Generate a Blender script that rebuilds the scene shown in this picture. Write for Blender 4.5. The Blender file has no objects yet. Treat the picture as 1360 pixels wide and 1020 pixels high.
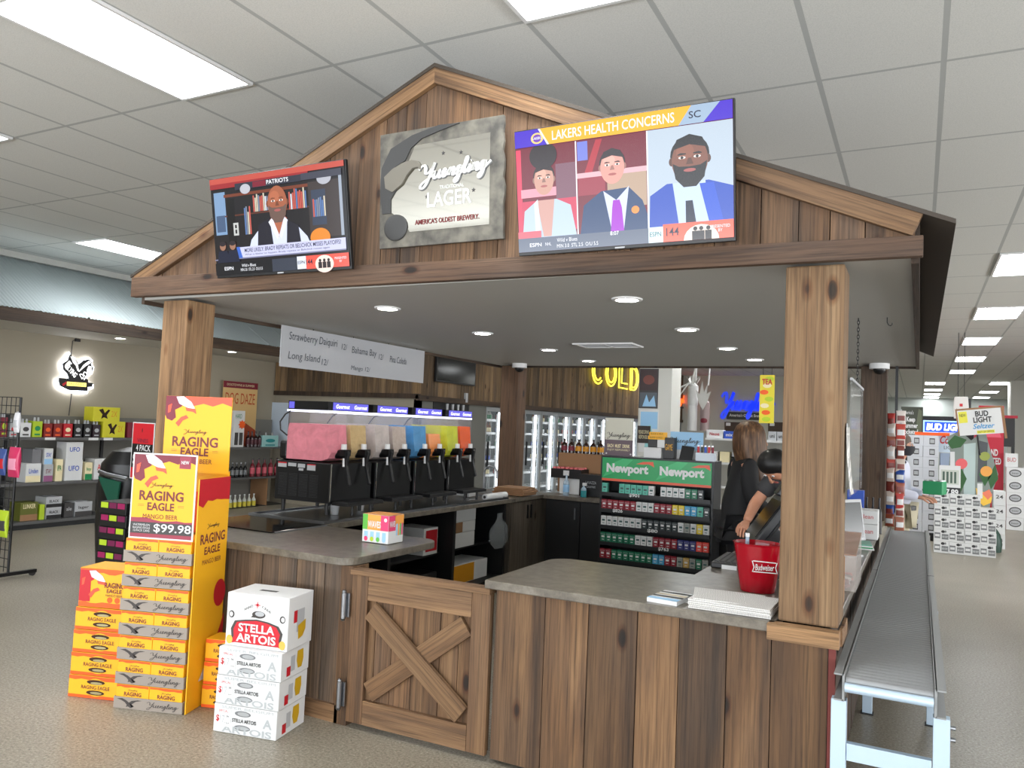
import bpy, math, random
from mathutils import Matrix, Vector
random.seed(7)
scene = bpy.context.scene
COL = scene.collection
# ------------------------------------------------------------------ camera
CAM = Vector((0, 0, 1.58))
FPX = 1035.45
yaw, pitch, roll = [math.radians(a) for a in (-27.66, 3.04, 2.39)]
fw = Vector((math.sin(yaw)*math.cos(pitch), math.cos(yaw)*math.cos(pitch), math.sin(pitch)))
rt = Vector((math.cos(yaw), -math.sin(yaw), 0)); up = rt.cross(fw)
rr = rt*math.cos(roll) + up*math.sin(roll); uu = -rt*math.sin(roll) + up*math.cos(roll)
cd = bpy.data.cameras.new('camera'); cam = bpy.data.objects.new('camera', cd); COL.objects.link(cam)
cd.sensor_width = 36; cd.lens = 36*FPX/1360; cd.clip_end = 200; cd.clip_start = .05
cam.matrix_world = Matrix(((rr.x, uu.x, -fw.x, CAM.x), (rr.y, uu.y, -fw.y, CAM.y), (rr.z, uu.z, -fw.z, CAM.z), (0, 0, 0, 1)))
scene.camera = cam
def at(px, py, x=None, y=None, z=None):
    """the point of a real plane (x, y or z = constant) that the photograph shows at a pixel"""
    d = fw + rr*((px-680)/FPX) - uu*((py-510)/FPX)
    if x is not None: k = (x-CAM.x)/d.x
    elif y is not None: k = (y-CAM.y)/d.y
    else: k = (z-CAM.z)/d.z
    return CAM + d*k
# ------------------------------------------------------------------ light and exposure
scene.view_settings.view_transform = 'Standard'
scene.view_settings.look = 'None'
scene.view_settings.gamma = 1
scene.view_settings.use_curve_mapping = False
scene.view_settings.exposure = 0.47
w = bpy.data.worlds.new('world'); scene.world = w; w.use_nodes = True
w.node_tree.nodes['Background'].inputs[0].default_value = (.80, .90, 1, 1)
w.node_tree.nodes['Background'].inputs[1].default_value = 1.0
TROFFER = 14.0      # ceiling light strength
SOFFIT_LAMP = 45.0  # recessed lamp strength
def area(name, loc, rot, sx, sy, power, col):
    d = bpy.data.lights.new(name, 'AREA'); d.shape = 'RECTANGLE'; d.size = sx; d.size_y = sy; d.energy = power; d.color = col
    o = bpy.data.objects.new(name, d); COL.objects.link(o); o.location = loc; o.rotation_euler = rot
    return o
# daylight falling through the shop windows behind the camera
area('window_daylight', (-1.0, -3.6, 1.9), (math.radians(84), 0, 0), 14, 2.3, 150, (.88, .94, 1))
# added fill aimed up from the same windows to brighten the ceiling
area('ceiling_fill', (-1.0, -3.7, 1.0), (math.radians(128), 0, 0), 14, 1.2, 420, (.97, .98, 1))
# added fill from the right to lift the ceiling there; the wall has no window
area('right_ceiling_fill', (8.8, 7, 1.1), (math.radians(120), 0, math.radians(90)), 18, 1.4, 900, (.97, .98, 1))
# ------------------------------------------------------------------ helpers
def lin(c):
    return tuple(((v/255)/12.92 if v/255 <= .04045 else ((v/255+.055)/1.055)**2.4) for v in c[:3]) + (1,)
MATS = {}
def mat(name, rgb, rough=.55, metal=0, emit=0, spec=None, alpha=1, trans=0, coat=0):
    if name in MATS: return MATS[name]
    m = bpy.data.materials.new(name); m.use_nodes = True; b = m.node_tree.nodes['Principled BSDF']
    c = lin(rgb); b.inputs['Base Color'].default_value = c; b.inputs['Roughness'].default_value = rough; b.inputs['Metallic'].default_value = metal
    if emit:
        b.inputs['Emission Color'].default_value = c; b.inputs['Emission Strength'].default_value = emit
    if alpha < 1: b.inputs['Alpha'].default_value = alpha
    if trans: b.inputs['Transmission Weight'].default_value = trans
    if coat: b.inputs['Coat Weight'].default_value = coat
    if spec is not None: b.inputs['Specular IOR Level'].default_value = spec
    MATS[name] = m
    return m
class NT:
    def __init__(s, m): s.t = m.node_tree; s.b = s.t.nodes['Principled BSDF']
    def n(s, typ, **k):
        o = s.t.nodes.new(typ)
        for a, v in k.items():
            if a.startswith('i_'):
                key = a[2:]; o.inputs[int(key) if key.isdigit() else key].default_value = v
            else: setattr(o, a, v)
        return o
    def l(s, a, ao, b, bi): s.t.links.new(a.outputs[ao], b.inputs[bi])
    def ramp(s, stops):
        r = s.n('ShaderNodeValToRGB'); e = r.color_ramp.elements
        while len(e) < len(stops): e.new(.5)
        for q, (p, c) in zip(e, stops): q.position = p; q.color = lin(c) if len(c) == 3 else c
        return r
def wood(name, dark, mid, light, axis=2, rough=.75, grey=.35, span=(.72, 1.22)):
    """weathered barn board: grain stretched along one axis, every board shifted by its tone attribute"""
    if name in MATS: return MATS[name]
    m = mat(name, mid, rough); N = NT(m)
    tc = N.n('ShaderNodeTexCoord'); at_ = N.n('ShaderNodeAttribute', attribute_name='tone')
    sc = [6.5, 6.5, 6.5]; sc[axis] = .5
    mp = N.n('ShaderNodeMapping'); mp.inputs['Scale'].default_value = sc; N.l(tc, 'Object', mp, 0)
    k = N.n('ShaderNodeMath', operation='MULTIPLY', i_1=37.0); N.l(at_, 'Fac', k, 0)
    g1 = N.n('ShaderNodeTexNoise', noise_dimensions='4D', i_Scale=1.0, i_Detail=6.0, i_Roughness=.6, i_Distortion=.9)
    N.l(mp, 0, g1, 'Vector'); N.l(k, 0, g1, 'W')
    rp = N.ramp([(.26, dark), (.47, mid), (.66, light), (.85, mid)]); N.l(g1, 'Fac', rp, 0)
    sc2 = [2.2, 2.2, 2.2]; sc2[axis] = .8
    mp2 = N.n('ShaderNodeMapping'); mp2.inputs['Scale'].default_value = sc2; N.l(tc, 'Object', mp2, 0)
    g2 = N.n('ShaderNodeTexNoise', noise_dimensions='4D', i_Scale=1.0, i_Detail=4.0, i_Roughness=.6); N.l(mp2, 0, g2, 'Vector'); N.l(k, 0, g2, 'W')
    r2 = N.ramp([(.42, (0, 0, 0)), (.62, (255, 255, 255))]); N.l(g2, 'Fac', r2, 0)
    mx = N.n('ShaderNodeMix', data_type='RGBA'); f = N.n('ShaderNodeMath', operation='MULTIPLY', i_1=grey); N.l(r2, 0, f, 0)
    N.l(f, 0, mx, 0); N.l(rp, 0, mx, 6); mx.inputs[7].default_value = lin((88, 84, 80))
    # fine fibres
    sc3 = [90, 90, 90]; sc3[axis] = 2.0
    mp3 = N.n('ShaderNodeMapping'); mp3.inputs['Scale'].default_value = sc3; N.l(tc, 'Object', mp3, 0)
    g3 = N.n('ShaderNodeTexNoise', i_Scale=1.0, i_Detail=3.0, i_Roughness=.7); N.l(mp3, 0, g3, 'Vector')
    r3 = N.ramp([(.30, (120, 115, 112)), (.55, (255, 255, 255))]); N.l(g3, 'Fac', r3, 0)
    m2 = N.n('ShaderNodeMix', data_type='RGBA', blend_type='MULTIPLY'); m2.inputs[0].default_value = .7; N.l(mx, 2, m2, 6); N.l(r3, 0, m2, 7)
    # knots
    vs = [5.2, 5.2, 5.2]; vs[axis] = 2.3
    mp4 = N.n('ShaderNodeMapping'); mp4.inputs['Scale'].default_value = vs; N.l(tc, 'Object', mp4, 0)
    va = N.n('ShaderNodeVectorMath', operation='ADD'); N.l(mp4, 0, va, 0); N.l(k, 0, va, 1)
    vo = N.n('ShaderNodeTexVoronoi', i_Scale=1.0); N.l(va, 0, vo, 'Vector')
    r4 = N.ramp([(.055, (34, 25, 20)), (.085, (120, 92, 72)), (.10, (205, 176, 150)), (.16, (255, 255, 255))]); N.l(vo, 'Distance', r4, 0)
    m3 = N.n('ShaderNodeMix', data_type='RGBA', blend_type='MULTIPLY'); m3.inputs[0].default_value = .9; N.l(m2, 2, m3, 6); N.l(r4, 0, m3, 7)
    # board-to-board tone
    hs = N.n('ShaderNodeHueSaturation', i_Saturation=1.0)
    v = N.n('ShaderNodeMapRange'); v.inputs[3].default_value, v.inputs[4].default_value = span; N.l(at_, 'Fac', v, 0)
    N.l(v, 0, hs, 'Value'); N.l(m3, 2, hs, 'Color'); N.l(hs, 0, N.b, 'Base Color')
    bp = N.n('ShaderNodeBump', i_Strength=.35, i_Distance=.01); N.l(g3, 'Fac', bp, 'Height'); N.l(bp, 0, N.b, 'Normal')
    return m
class MB:
    def __init__(s): s.v = []; s.f = []; s.m = []; s.t = []; s.sm = []; s.M = None
    def add(s, vs, fs, m=0, t=None, smooth=False):
        b = len(s.v); t = random.random() if t is None else t
        for p in vs:
            p = Vector(p); s.v.append(s.M @ p if s.M else p)
        for f in fs: s.f.append([b+i for i in f]); s.m.append(m); s.t.append(t); s.sm.append(smooth)
        return s
    def box(s, x0, x1, y0, y1, z0, z1, m=0, t=None, faces=None):
        vs = [(x, y, z) for z in (z0, z1) for y in (y0, y1) for x in (x0, x1)]
        fs = [[0, 2, 3, 1], [4, 5, 7, 6], [0, 1, 5, 4], [2, 6, 7, 3], [0, 4, 6, 2], [1, 3, 7, 5]]
        return s.add(vs, fs, m, t)
    def cbox(s, c, d, m=0, t=None): return s.box(c[0]-d[0]/2, c[0]+d[0]/2, c[1]-d[1]/2, c[1]+d[1]/2, c[2]-d[2]/2, c[2]+d[2]/2, m, t)
    def quad(s, a, b, c, d, m=0): return s.add([a, b, c, d], [[0, 1, 2, 3]], m)
    def prism(s, pts, axis, d0, d1, m=0, t=None):
        """polygon in the plane normal to axis (x: (y,z), y: (x,z), z: (x,y)), pushed from d0 to d1"""
        def p3(p, d): return {'x': (d, p[0], p[1]), 'y': (p[0], d, p[1]), 'z': (p[0], p[1], d)}[axis]
        n = len(pts)
        area_ = sum(pts[i][0]*pts[(i+1) % n][1]-pts[(i+1) % n][0]*pts[i][1] for i in range(n))
        pts = list(pts)
        if area_ < 0: pts.reverse()
        if (d1 < d0): d0, d1 = d1, d0
        vs = [p3(p, d0) for p in pts]+[p3(p, d1) for p in pts]
        fs = [list(range(n))[::-1], list(range(n, 2*n))]+[[i, (i+1) % n, n+(i+1) % n, n+i] for i in range(n)]
        if axis == 'y': fs = [f[::-1] for f in fs]
        return s.add(vs, fs, m, t)
    def cyl(s, p0, p1, r0, r1=None, n=14, m=0, caps=True, smooth=True):
        r1 = r0 if r1 is None else r1; p0 = Vector(p0); p1 = Vector(p1); a = (p1-p0).normalized()
        e = Vector((0, 0, 1)) if abs(a.z) < .9 else Vector((1, 0, 0)); u_ = a.cross(e).normalized(); w_ = a.cross(u_)
        vs = []
        for p, r in ((p0, r0), (p1, r1)):
            for i in range(n):
                q = 2*math.pi*i/n; vs.append(p+(u_*math.cos(q)+w_*math.sin(q))*r)
        s.add(vs, [[i, n+i, n+(i+1) % n, (i+1) % n] for i in range(n)], m, None, smooth)
        if caps: s.add(vs, [list(range(n)), list(range(n, 2*n))[::-1]], m)
        return s
    def tube(s, pts, r, n=8, m=0, closed=False):
        pts = [Vector(p) for p in pts]; k = len(pts); vs = []; N_ = None
        for i, p in enumerate(pts):
            a = (pts[(i+1) % k]-pts[i-1]) if closed else (pts[min(i+1, k-1)]-pts[max(i-1, 0)])
            a.normalize()
            if N_ is None:
                e = Vector((0, 0, 1)) if abs(a.z) < .9 else Vector((1, 0, 0)); N_ = a.cross(e).normalized()
            N_ = (N_-a*N_.dot(a)).normalized(); B = a.cross(N_); ri = r[i] if isinstance(r, (list, tuple)) else r
            for j in range(n):
                q = 2*math.pi*j/n; vs.append(p+(N_*math.cos(q)+B*math.sin(q))*ri)
        fs = []
        for i in range(k if closed else k-1):
            for j in range(n):
                a, b, c, d = i*n+j, i*n+(j+1) % n, ((i+1) % k)*n+(j+1) % n, ((i+1) % k)*n+j
                fs.append([a, b, c, d])
        s.add(vs, fs, m, None, True)
        if not closed: s.add(vs, [list(range(n))[::-1], list(range((k-1)*n, k*n))], m)
        return s
    def lathe(s, prof, c=(0, 0, 0), n=16, m=0, sx=1, sy=1, mats=None):
        k = len(prof); vs = []
        for (r, z) in prof:
            for j in range(n):
                q = 2*math.pi*j/n; vs.append((c[0]+sx*r*math.cos(q), c[1]+sy*r*math.sin(q), c[2]+z))
        for i in range(k-1):
            fs = [[i*n+j, i*n+(j+1) % n, (i+1)*n+(j+1) % n, (i+1)*n+j] for j in range(n)]
            b = len(s.v)
            s.add(vs, fs, mats[i] if mats else m, .5, True)
        s.add(vs[:n], [list(range(n))[::-1]], mats[0] if mats else m); s.add(vs[-n:], [list(range(n))], mats[-1] if mats else m)
        return s
    def rings(s, rings, m=0, cap=True):
        """skin a list of equal rings of points"""
        n = len(rings[0]); vs = [p for r in rings for p in r]
        fs = [[i*n+j, i*n+(j+1) % n, (i+1)*n+(j+1) % n, (i+1)*n+j] for i in range(len(rings)-1) for j in range(n)]
        s.add(vs, fs, m, None, True)
        if cap: s.add(rings[0], [list(range(n))[::-1]], m, None, True); s.add(rings[-1], [list(range(n))], m, None, True)
        return s
    def ell(s, c, r, m=0, n=16, k=10):
        rg = []
        for i in range(k+1):
            a = -math.pi/2+math.pi*i/k; q = max(math.cos(a), .02)
            rg.append([(c[0]+r[0]*q*math.cos(2*math.pi*j/n), c[1]+r[1]*q*math.sin(2*math.pi*j/n), c[2]+r[2]*math.sin(a)) for j in range(n)])
        return s.rings(rg, m)
    def mesh(s, name):
        me = bpy.data.meshes.new(name); me.from_pydata(s.v, [], s.f)
        me.polygons.foreach_set('material_index', s.m); me.polygons.foreach_set('use_smooth', s.sm)
        a = me.attributes.new('tone', 'FLOAT', 'FACE'); a.data.foreach_set('value', s.t)
        me.update(); return me
    def build(s, name, mats, parent=None, loc=None, rot=None, bevel=0):
        return link(name, s.mesh(name), mats, parent, loc, rot, bevel)
def link(name, me, mats=None, parent=None, loc=None, rot=None, bevel=0):
    if mats is not None and len(me.materials) == 0:
        for m in (mats if isinstance(mats, (list, tuple)) else [mats]): me.materials.append(m)
    o = bpy.data.objects.new(name, me); COL.objects.link(o)
    if parent: o.parent = parent
    if loc is not None: o.location = loc
    if rot is not None: o.rotation_euler = rot
    if bevel:
        b = o.modifiers.new('bevel', 'BEVEL'); b.width = bevel; b.segments = 2; b.limit_method = 'ANGLE'
    return o
def tag(o, label, cat, group=None, kind='thing'):
    o['label'] = label; o['category'] = cat; o['kind'] = kind
    if group: o['group'] = group
    return o
def thing(name, label, cat, loc=(0, 0, 0), rz=0, group=None):
    o = bpy.data.objects.new(name, None); COL.objects.link(o); o.empty_display_size = .05
    o.location = loc; o.rotation_euler = (0, 0, rz)
    return tag(o, label, cat, group)
def struct(name, mb, mats, **k):
    o = mb.build(name, mats, **k); o['kind'] = 'structure'; return o
def dup(o, label=None, loc=None, rz=None, parent=None):
    c = o.copy(); COL.objects.link(c)
    if parent: c.parent = parent
    if label: c['label'] = label
    if loc is not None: c.location = loc
    if rz is not None: c.rotation_euler = (0, 0, rz)
    for ch in list(o.children): dup(ch, parent=c)
    return c
TXT = {}
def smooth_line(pts, k=6):
    out = []; n = len(pts)
    for i in range(n-1):
        p0, p1, p2, p3 = pts[max(i-1, 0)], pts[i], pts[i+1], pts[min(i+2, n-1)]
        for j in range(k):
            t = j/k
            out.append(tuple(.5*(2*b+(c-a)*t+(2*a-5*b+4*c-d)*t*t+(3*b-a-3*c+d)*t**3) for a, b, c, d in zip(p0, p1, p2, p3)))
    return out+[tuple(pts[-1])]
_n = [(3.95, .85), (4.03, .95), (4.0, .5), (3.95, .02), (4.0, .3), (4.3, .85), (4.55, .95), (4.62, .65), (4.55, .12), (4.75, 0), (5.0, .3)]
_g = [(5.62, .85), (5.35, 1.0), (5.1, .6), (5.15, .1), (5.4, .05), (5.7, .7), (5.76, 1.0), (5.62, 0), (5.4, -.8), (5.1, -1.05), (4.95, -.7), (5.5, -.15), (6.1, .3)]
SCRIPT = [[(-.9, 1.5), (-.55, 1.95), (-.1, 2.0), (.18, 1.55), (.22, 1.0), (.55, .85), (1.05, 1.25), (1.5, 2.15)], [(1.5, 2.15), (1.05, .6), (.5, -.7), (0, -1.1), (-.35, -.85), (0, -.35), (.9, .15), (1.5, .65), (1.62, 1.0), (1.6, .3), (1.82, 0), (2.2, .3), (2.45, 1.0), (2.4, .2), (2.6, 0), (2.9, .25), (3.25, .5), (3.4, .85), (3.2, 1.0), (3.0, .65), (3.08, .15), (3.3, 0), (3.7, .4)]+_n, [(5.0, .3)]+_g+[(6.42, 1.0), (6.58, 1.8), (6.42, 2.0), (6.27, 1.5), (6.25, .3), (6.42, 0), (6.7, .3), (6.97, .95), (6.92, .3), (7.02, 0), (7.3, .4)]+[(x+3.55, y) for x, y in _n], [(8.55, .3)]+[(x+3.55, y) for x, y in _g[:-1]]+[(9.5, .35), (10.1, .9)], [(7.08, 1.38), (7.14, 1.46)]]
def script_mesh(wd):
    vs, fs = [], []
    for st_ in SCRIPT:
        L = smooth_line(st_, 5); n = len(L)
        for i, (x, y) in enumerate(L):
            a, b = L[max(i-1, 0)], L[min(i+1, n-1)]; dx, dy = b[0]-a[0], b[1]-a[1]; d = math.hypot(dx, dy) or 1
            h = wd*(.75+.6*abs(dy/d)*(1 if dy < 0 else .45)); vs.append((x-dy/d*h+(y+dx/d*h)*.22, y+dx/d*h, 0)); vs.append((x+dy/d*h+(y-dx/d*h)*.22, y-dx/d*h, 0))
            if i: k = len(vs); fs.append([k-4, k-3, k-1, k-2])
    me = bpy.data.meshes.new('script'); me.from_pydata(vs, [], fs); return me
def text(s, w_, h_, m, parent, loc, rot=(math.pi/2, 0, 0), name='lettering', shear=0, bold=0, depth=.0006, center=True, spacing=1.0, lines=1):
    """lettering stretched to w_ x h_, lying on a surface"""
    key = (s, round(w_, 4), round(h_, 4), m.name, shear, bold, spacing)
    me = TXT.get(key)
    if me is None and s == 'Yuengling':
        me = script_mesh(.085+bold*4)
    elif me is None:
        cu = bpy.data.curves.new('letters', 'FONT'); cu.body = s; cu.resolution_u = 3; cu.shear = shear; cu.offset = bold
        cu.align_x = 'CENTER'; cu.space_character = spacing; cu.space_line = .95
        o = bpy.data.objects.new('letters', cu); COL.objects.link(o)
        me = bpy.data.meshes.new_from_object(o.evaluated_get(bpy.context.evaluated_depsgraph_get()))
        bpy.data.objects.remove(o); bpy.data.curves.remove(cu)
    if key not in TXT:
        xs = [v.co.x for v in me.vertices]; ys = [v.co.y for v in me.vertices]
        x0, x1, y0, y1 = min(xs), max(xs), min(ys), max(ys)
        for v in me.vertices:
            v.co.x = ((v.co.x-x0)/(x1-x0)-.5)*w_; v.co.y = ((v.co.y-y0)/(y1-y0)-.5)*h_; v.co.z = depth
        me.materials.clear(); me.materials.append(m); TXT[key] = me
    return link(name, me, None, parent, loc, rot)
ORD = 'first second third fourth fifth sixth seventh eighth ninth tenth eleventh twelfth thirteenth fourteenth fifteenth sixteenth seventeenth eighteenth nineteenth twentieth'.split()+['twenty-first', 'twenty-second', 'twenty-third', 'twenty-fourth', 'twenty-fifth', 'twenty-sixth']
R90 = math.pi/2
FRONT = (R90, 0, 0)          # faces the camera side, -y
EAST = (R90, 0, R90)         # faces +x
WEST = (R90, 0, -R90)        # faces -x
rnd = random.uniform
# common materials
WHITE = mat('white_print', (216, 217, 217), .45); BLACK = mat('black_plastic', (18, 18, 20), .4); RED = mat('red_print', (190, 25, 38), .45)
YEL = mat('yellow_carton', (240, 176, 26), .5); ORG = mat('orange_carton', (238, 92, 24), .5); MAROON = mat('maroon_print', (120, 30, 48), .5)
GREYP = mat('grey_tray_print', (150, 140, 130), .55); DGREY = mat('dark_grey_print', (62, 60, 60), .55); STEEL = mat('brushed_steel', (150, 152, 156), .32, 1)
GALV = mat('galvanised_steel', (178, 198, 214), .42, .55); DARKM = mat('dark_metal', (40, 41, 43), .45, .3); GREEN = mat('green_print', (20, 135, 78), .5)
BLUE = mat('blue_print', (40, 80, 180), .5); LBLUE = mat('light_blue_print', (150, 195, 230), .5); PINK = mat('pink_print', (225, 70, 130), .5); CARD = mat('brown_cardboard', (150, 112, 78), .7)
LIME = mat('lime_print', (175, 200, 40), .5); LGREY = mat('light_grey_print', (175, 177, 180), .5); BROWN = mat('brown_glass', (48, 26, 14), .15); CREAM = mat('cream_print', (235, 222, 180), .5)
TEAL = mat('teal_print', (20, 130, 135), .5)
# ------------------------------------------------------------------ room
W_FRONT = wood('barn_board', (46, 33, 23), (102, 74, 49), (138, 104, 70), 2, grey=.2, span=(.66, 1.2))
W_FRONTX = wood('barn_board_lengthwise', (62, 44, 30), (124, 91, 60), (154, 119, 82), 0, grey=.2)
W_GATE = wood('gate_board', (58, 42, 28), (116, 84, 55), (146, 112, 77), 2, grey=.2)
W_GABLE = wood('gable_board', (44, 32, 23), (104, 76, 52), (138, 104, 72), 2, grey=.3)
W_RAKE = wood('rake_board', (60, 42, 28), (124, 92, 62), (160, 124, 86), 0, grey=.15)
W_BEAM = wood('beam_board', (56, 38, 27), (104, 76, 55), (128, 98, 72), 0, grey=.25)
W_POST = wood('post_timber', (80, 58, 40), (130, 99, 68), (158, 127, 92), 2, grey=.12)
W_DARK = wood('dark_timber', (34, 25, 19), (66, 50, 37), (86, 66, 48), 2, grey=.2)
W_DARKY = wood('dark_timber_lengthwise', (34, 25, 19), (66, 50, 37), (86, 66, 48), 1, grey=.2)
W_WALL = wood('wall_board', (52, 40, 28), (110, 86, 58), (148, 120, 84), 2, grey=.3, span=(.5, 1.35))
PAINT = mat('wall_paint', (158, 150, 133), .8); PAINT2 = mat('rear_wall_paint', (178, 177, 168), .8)
SOFFIT = mat('soffit_paint', (168, 167, 162), .6)

def floor_mat():
    m = mat('speckled_floor', (170, 160, 142), .38); N = NT(m)
    tc = N.n('ShaderNodeTexCoord')
    a = N.n('ShaderNodeTexNoise', i_Scale=75.0, i_Detail=3.0, i_Roughness=.8); N.l(tc, 'Object', a, 'Vector')
    r = N.ramp([(.30, (88, 82, 71)), (.45, (140, 132, 118)), (.58, (160, 153, 139)), (.70, (190, 184, 171))]); N.l(a, 'Fac', r, 0)
    b = N.n('ShaderNodeTexNoise', i_Scale=.6, i_Detail=3.0); N.l(tc, 'Object', b, 'Vector')
    r2 = N.ramp([(.35, (226, 224, 220)), (.65, (255, 255, 255))]); N.l(b, 'Fac', r2, 0)
    mx = N.n('ShaderNodeMix', data_type='RGBA', blend_type='MULTIPLY'); mx.inputs[0].default_value = 1; N.l(r, 0, mx, 6); N.l(r2, 0, mx, 7)
    N.l(mx, 2, N.b, 'Base Color'); return m
def ceil_mat():
    m = mat('ceiling_tile', (214, 214, 210), .85); N = NT(m)
    tc = N.n('ShaderNodeTexCoord'); sp = N.n('ShaderNodeSeparateXYZ'); N.l(tc, 'Object', sp, 0)
    def bar(ch, off, per, wd):
        a = N.n('ShaderNodeMath', operation='SUBTRACT', i_1=off); N.l(sp, ch, a, 0)
        b = N.n('ShaderNodeMath', operation='DIVIDE', i_1=per); N.l(a, 0, b, 0)
        c = N.n('ShaderNodeMath', operation='FRACT'); N.l(b, 0, c, 0)
        d = N.n('ShaderNodeMath', operation='SUBTRACT', i_1=.5); N.l(c, 0, d, 0)
        e = N.n('ShaderNodeMath', operation='ABSOLUTE'); N.l(d, 0, e, 0)
        f = N.n('ShaderNodeMath', operation='GREATER_THAN', i_1=.5-wd/per/2); N.l(e, 0, f, 0); return f
    bx = bar(0, .09, .613, .028); by = bar(1, 3.33, 1.22, .024)
    mxm = N.n('ShaderNodeMath', operation='MAXIMUM'); N.l(bx, 0, mxm, 0); N.l(by, 0, mxm, 1)
    nz = N.n('ShaderNodeTexNoise', i_Scale=160.0, i_Detail=2.0); N.l(tc, 'Object', nz, 'Vector')
    r = N.ramp([(.3, (204, 205, 201)), (.6, (218, 218, 214))]); N.l(nz, 'Fac', r, 0)
    mx = N.n('ShaderNodeMix', data_type='RGBA'); N.l(mxm, 0, mx, 0); N.l(r, 0, mx, 6); mx.inputs[7].default_value = lin((176, 178, 176))
    N.l(mx, 2, N.b, 'Base Color')
    bp = N.n('ShaderNodeBump', i_Strength=.6, i_Distance=.01); N.l(mxm, 0, bp, 'Height'); N.l(bp, 0, N.b, 'Normal'); bp.invert = True
    return m
CZ = 3.58
struct('floor', MB().box(-10.7, 9, -4, 40, -.1, 0), floor_mat())
struct('ceiling', MB().box(-10.7, 9, -4, 40, CZ, CZ+.1), ceil_mat())
struct('wall_left', MB().box(-10.7, -10.6, -4, 10.9, 0, CZ), PAINT)
struct('wall_back', MB().box(-10.6, -7.4, 10.8, 10.9, 0, CZ), PAINT)
struct('wall_rear', MB().box(-7.4, -2.1, 27, 27.1, 0, CZ), PAINT2)
struct('wall_corner', MB().box(-2.2, -2.1, 27.1, 39.5, 0, CZ), PAINT2)
struct('wall_far', MB().box(-2.2, 9, 39.5, 39.6, 0, CZ), mat('far_wall_paint', (186, 192, 188), .8))
struct('wall_right', MB().box(9, 9.1, -4, 39.6, 0, CZ), PAINT2)
struct('wall_front', MB().box(-10.7, 9, -4.1, -4, 0, .7).box(-10.7, 9, -4.1, -4, 3.1, CZ).box(-10.7, -8.2, -4.1, -4, .7, 3.1).box(6.2, 9, -4.1, -4, .7, 3.1).box(-1.2, -.8, -4.1, -4, .7, 3.1), PAINT)
struct('pillar', MB().box(2.47, 3.5, 28.1, 29.1, 0, CZ), mat('pillar_paint', (206, 205, 198), .8))
struct('trim_left', MB().box(-10.6, -10.5, -4, 10.8, 3.5, CZ), mat('trim_white', (205, 205, 200), .7))
# boards over the back wall and the coolers
def planks(x0, x1, z0, z1, y0, y1, wmin=.1, wmax=.22, gap=.004, along='x', jitter=.006):
    mb = MB(); x = x0
    while x < x1-.01:
        w_ = min(rnd(wmin, wmax), x1-x)
        if x1-x-w_ < .05: w_ = x1-x
        j = rnd(0, jitter)
        if along == 'x': mb.box(x+gap/2, x+w_-gap/2, y0-j, y1, z0, z1)
        else: mb.box(y0, y1+j, x+gap/2, x+w_-gap/2, z0, z1)
        x += w_
    return mb
struct('wall_back_boards', planks(-10.58, -7.36, 2.0, CZ, 10.74, 10.8), W_WALL)
struct('trim_back', MB().box(-10.58, -7.36, 10.72, 10.8, 1.96, 2.04), W_DARK)
struct('wall_cooler_boards', planks(10.8, 27, 2.0, CZ, -7.42, -7.37, .12, .3, along='y'), W_WALL)
struct('trim_cooler', MB().box(-7.42, -7.33, 10.72, 27, 1.93, 2.02), W_DARKY)
STONE = mat('stone_panel', (104, 104, 98), .7)
struct('wall_cooler', MB().box(-7.5, -7.42, 10.9, 27, 2.0, CZ).box(-7.5, -7.4, 10.8, 13.1, 0, 1.95, 1).box(-7.5, -7.4, 24.02, 27, 0, 1.95).box(-8.35, -8.3, 10.9, 27, 0, 2.1).box(-8.3, -7.5, 13.05, 13.1, 0, 1.95).box(-8.3, -7.5, 24.02, 24.07, 0, 1.95).box(-8.3, -7.42, 13.1, 24.02, 1.95, 2.0), [mat('cooler_grey', (120, 124, 126), .6), STONE])
# ------------------------------------------------------------------ sloping metal canopy along the left wall
cn = thing('shop_canopy', 'sloping corrugated metal canopy along the beige left wall', 'canopy', (-10.6, 0, 0))
mb = MB(); A = (0.02, 3.5); B = (1.25, 2.71); n = int((10.7+3.9)/.0125); vs = []
for i in range(n+1):
    y = -3.9+i*.0125; o = .007*math.sin(2*math.pi*y/.05)
    seam = .012 if (y % .62) < .03 else 0
    for (px_, pz_) in (A, B): vs.append((px_+(.54*(o+seam)), y, pz_+.84*(o+seam)))
mb.add(vs, [[2*i, 2*i+1, 2*i+3, 2*i+2] for i in range(n)], 0, .5, True)
mb.build('metal_sheet', mat('corrugated_metal', (178, 188, 190), .45, .25), cn)
MB().box(1.22, 1.27, -3.95, 10.72, 2.55, 2.70).build('fascia', W_DARKY, cn)
MB().box(0.005, 1.22, -3.95, 10.72, 2.56, 2.58).build('soffit', mat('canopy_soffit', (190, 186, 175), .7), cn)
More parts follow.
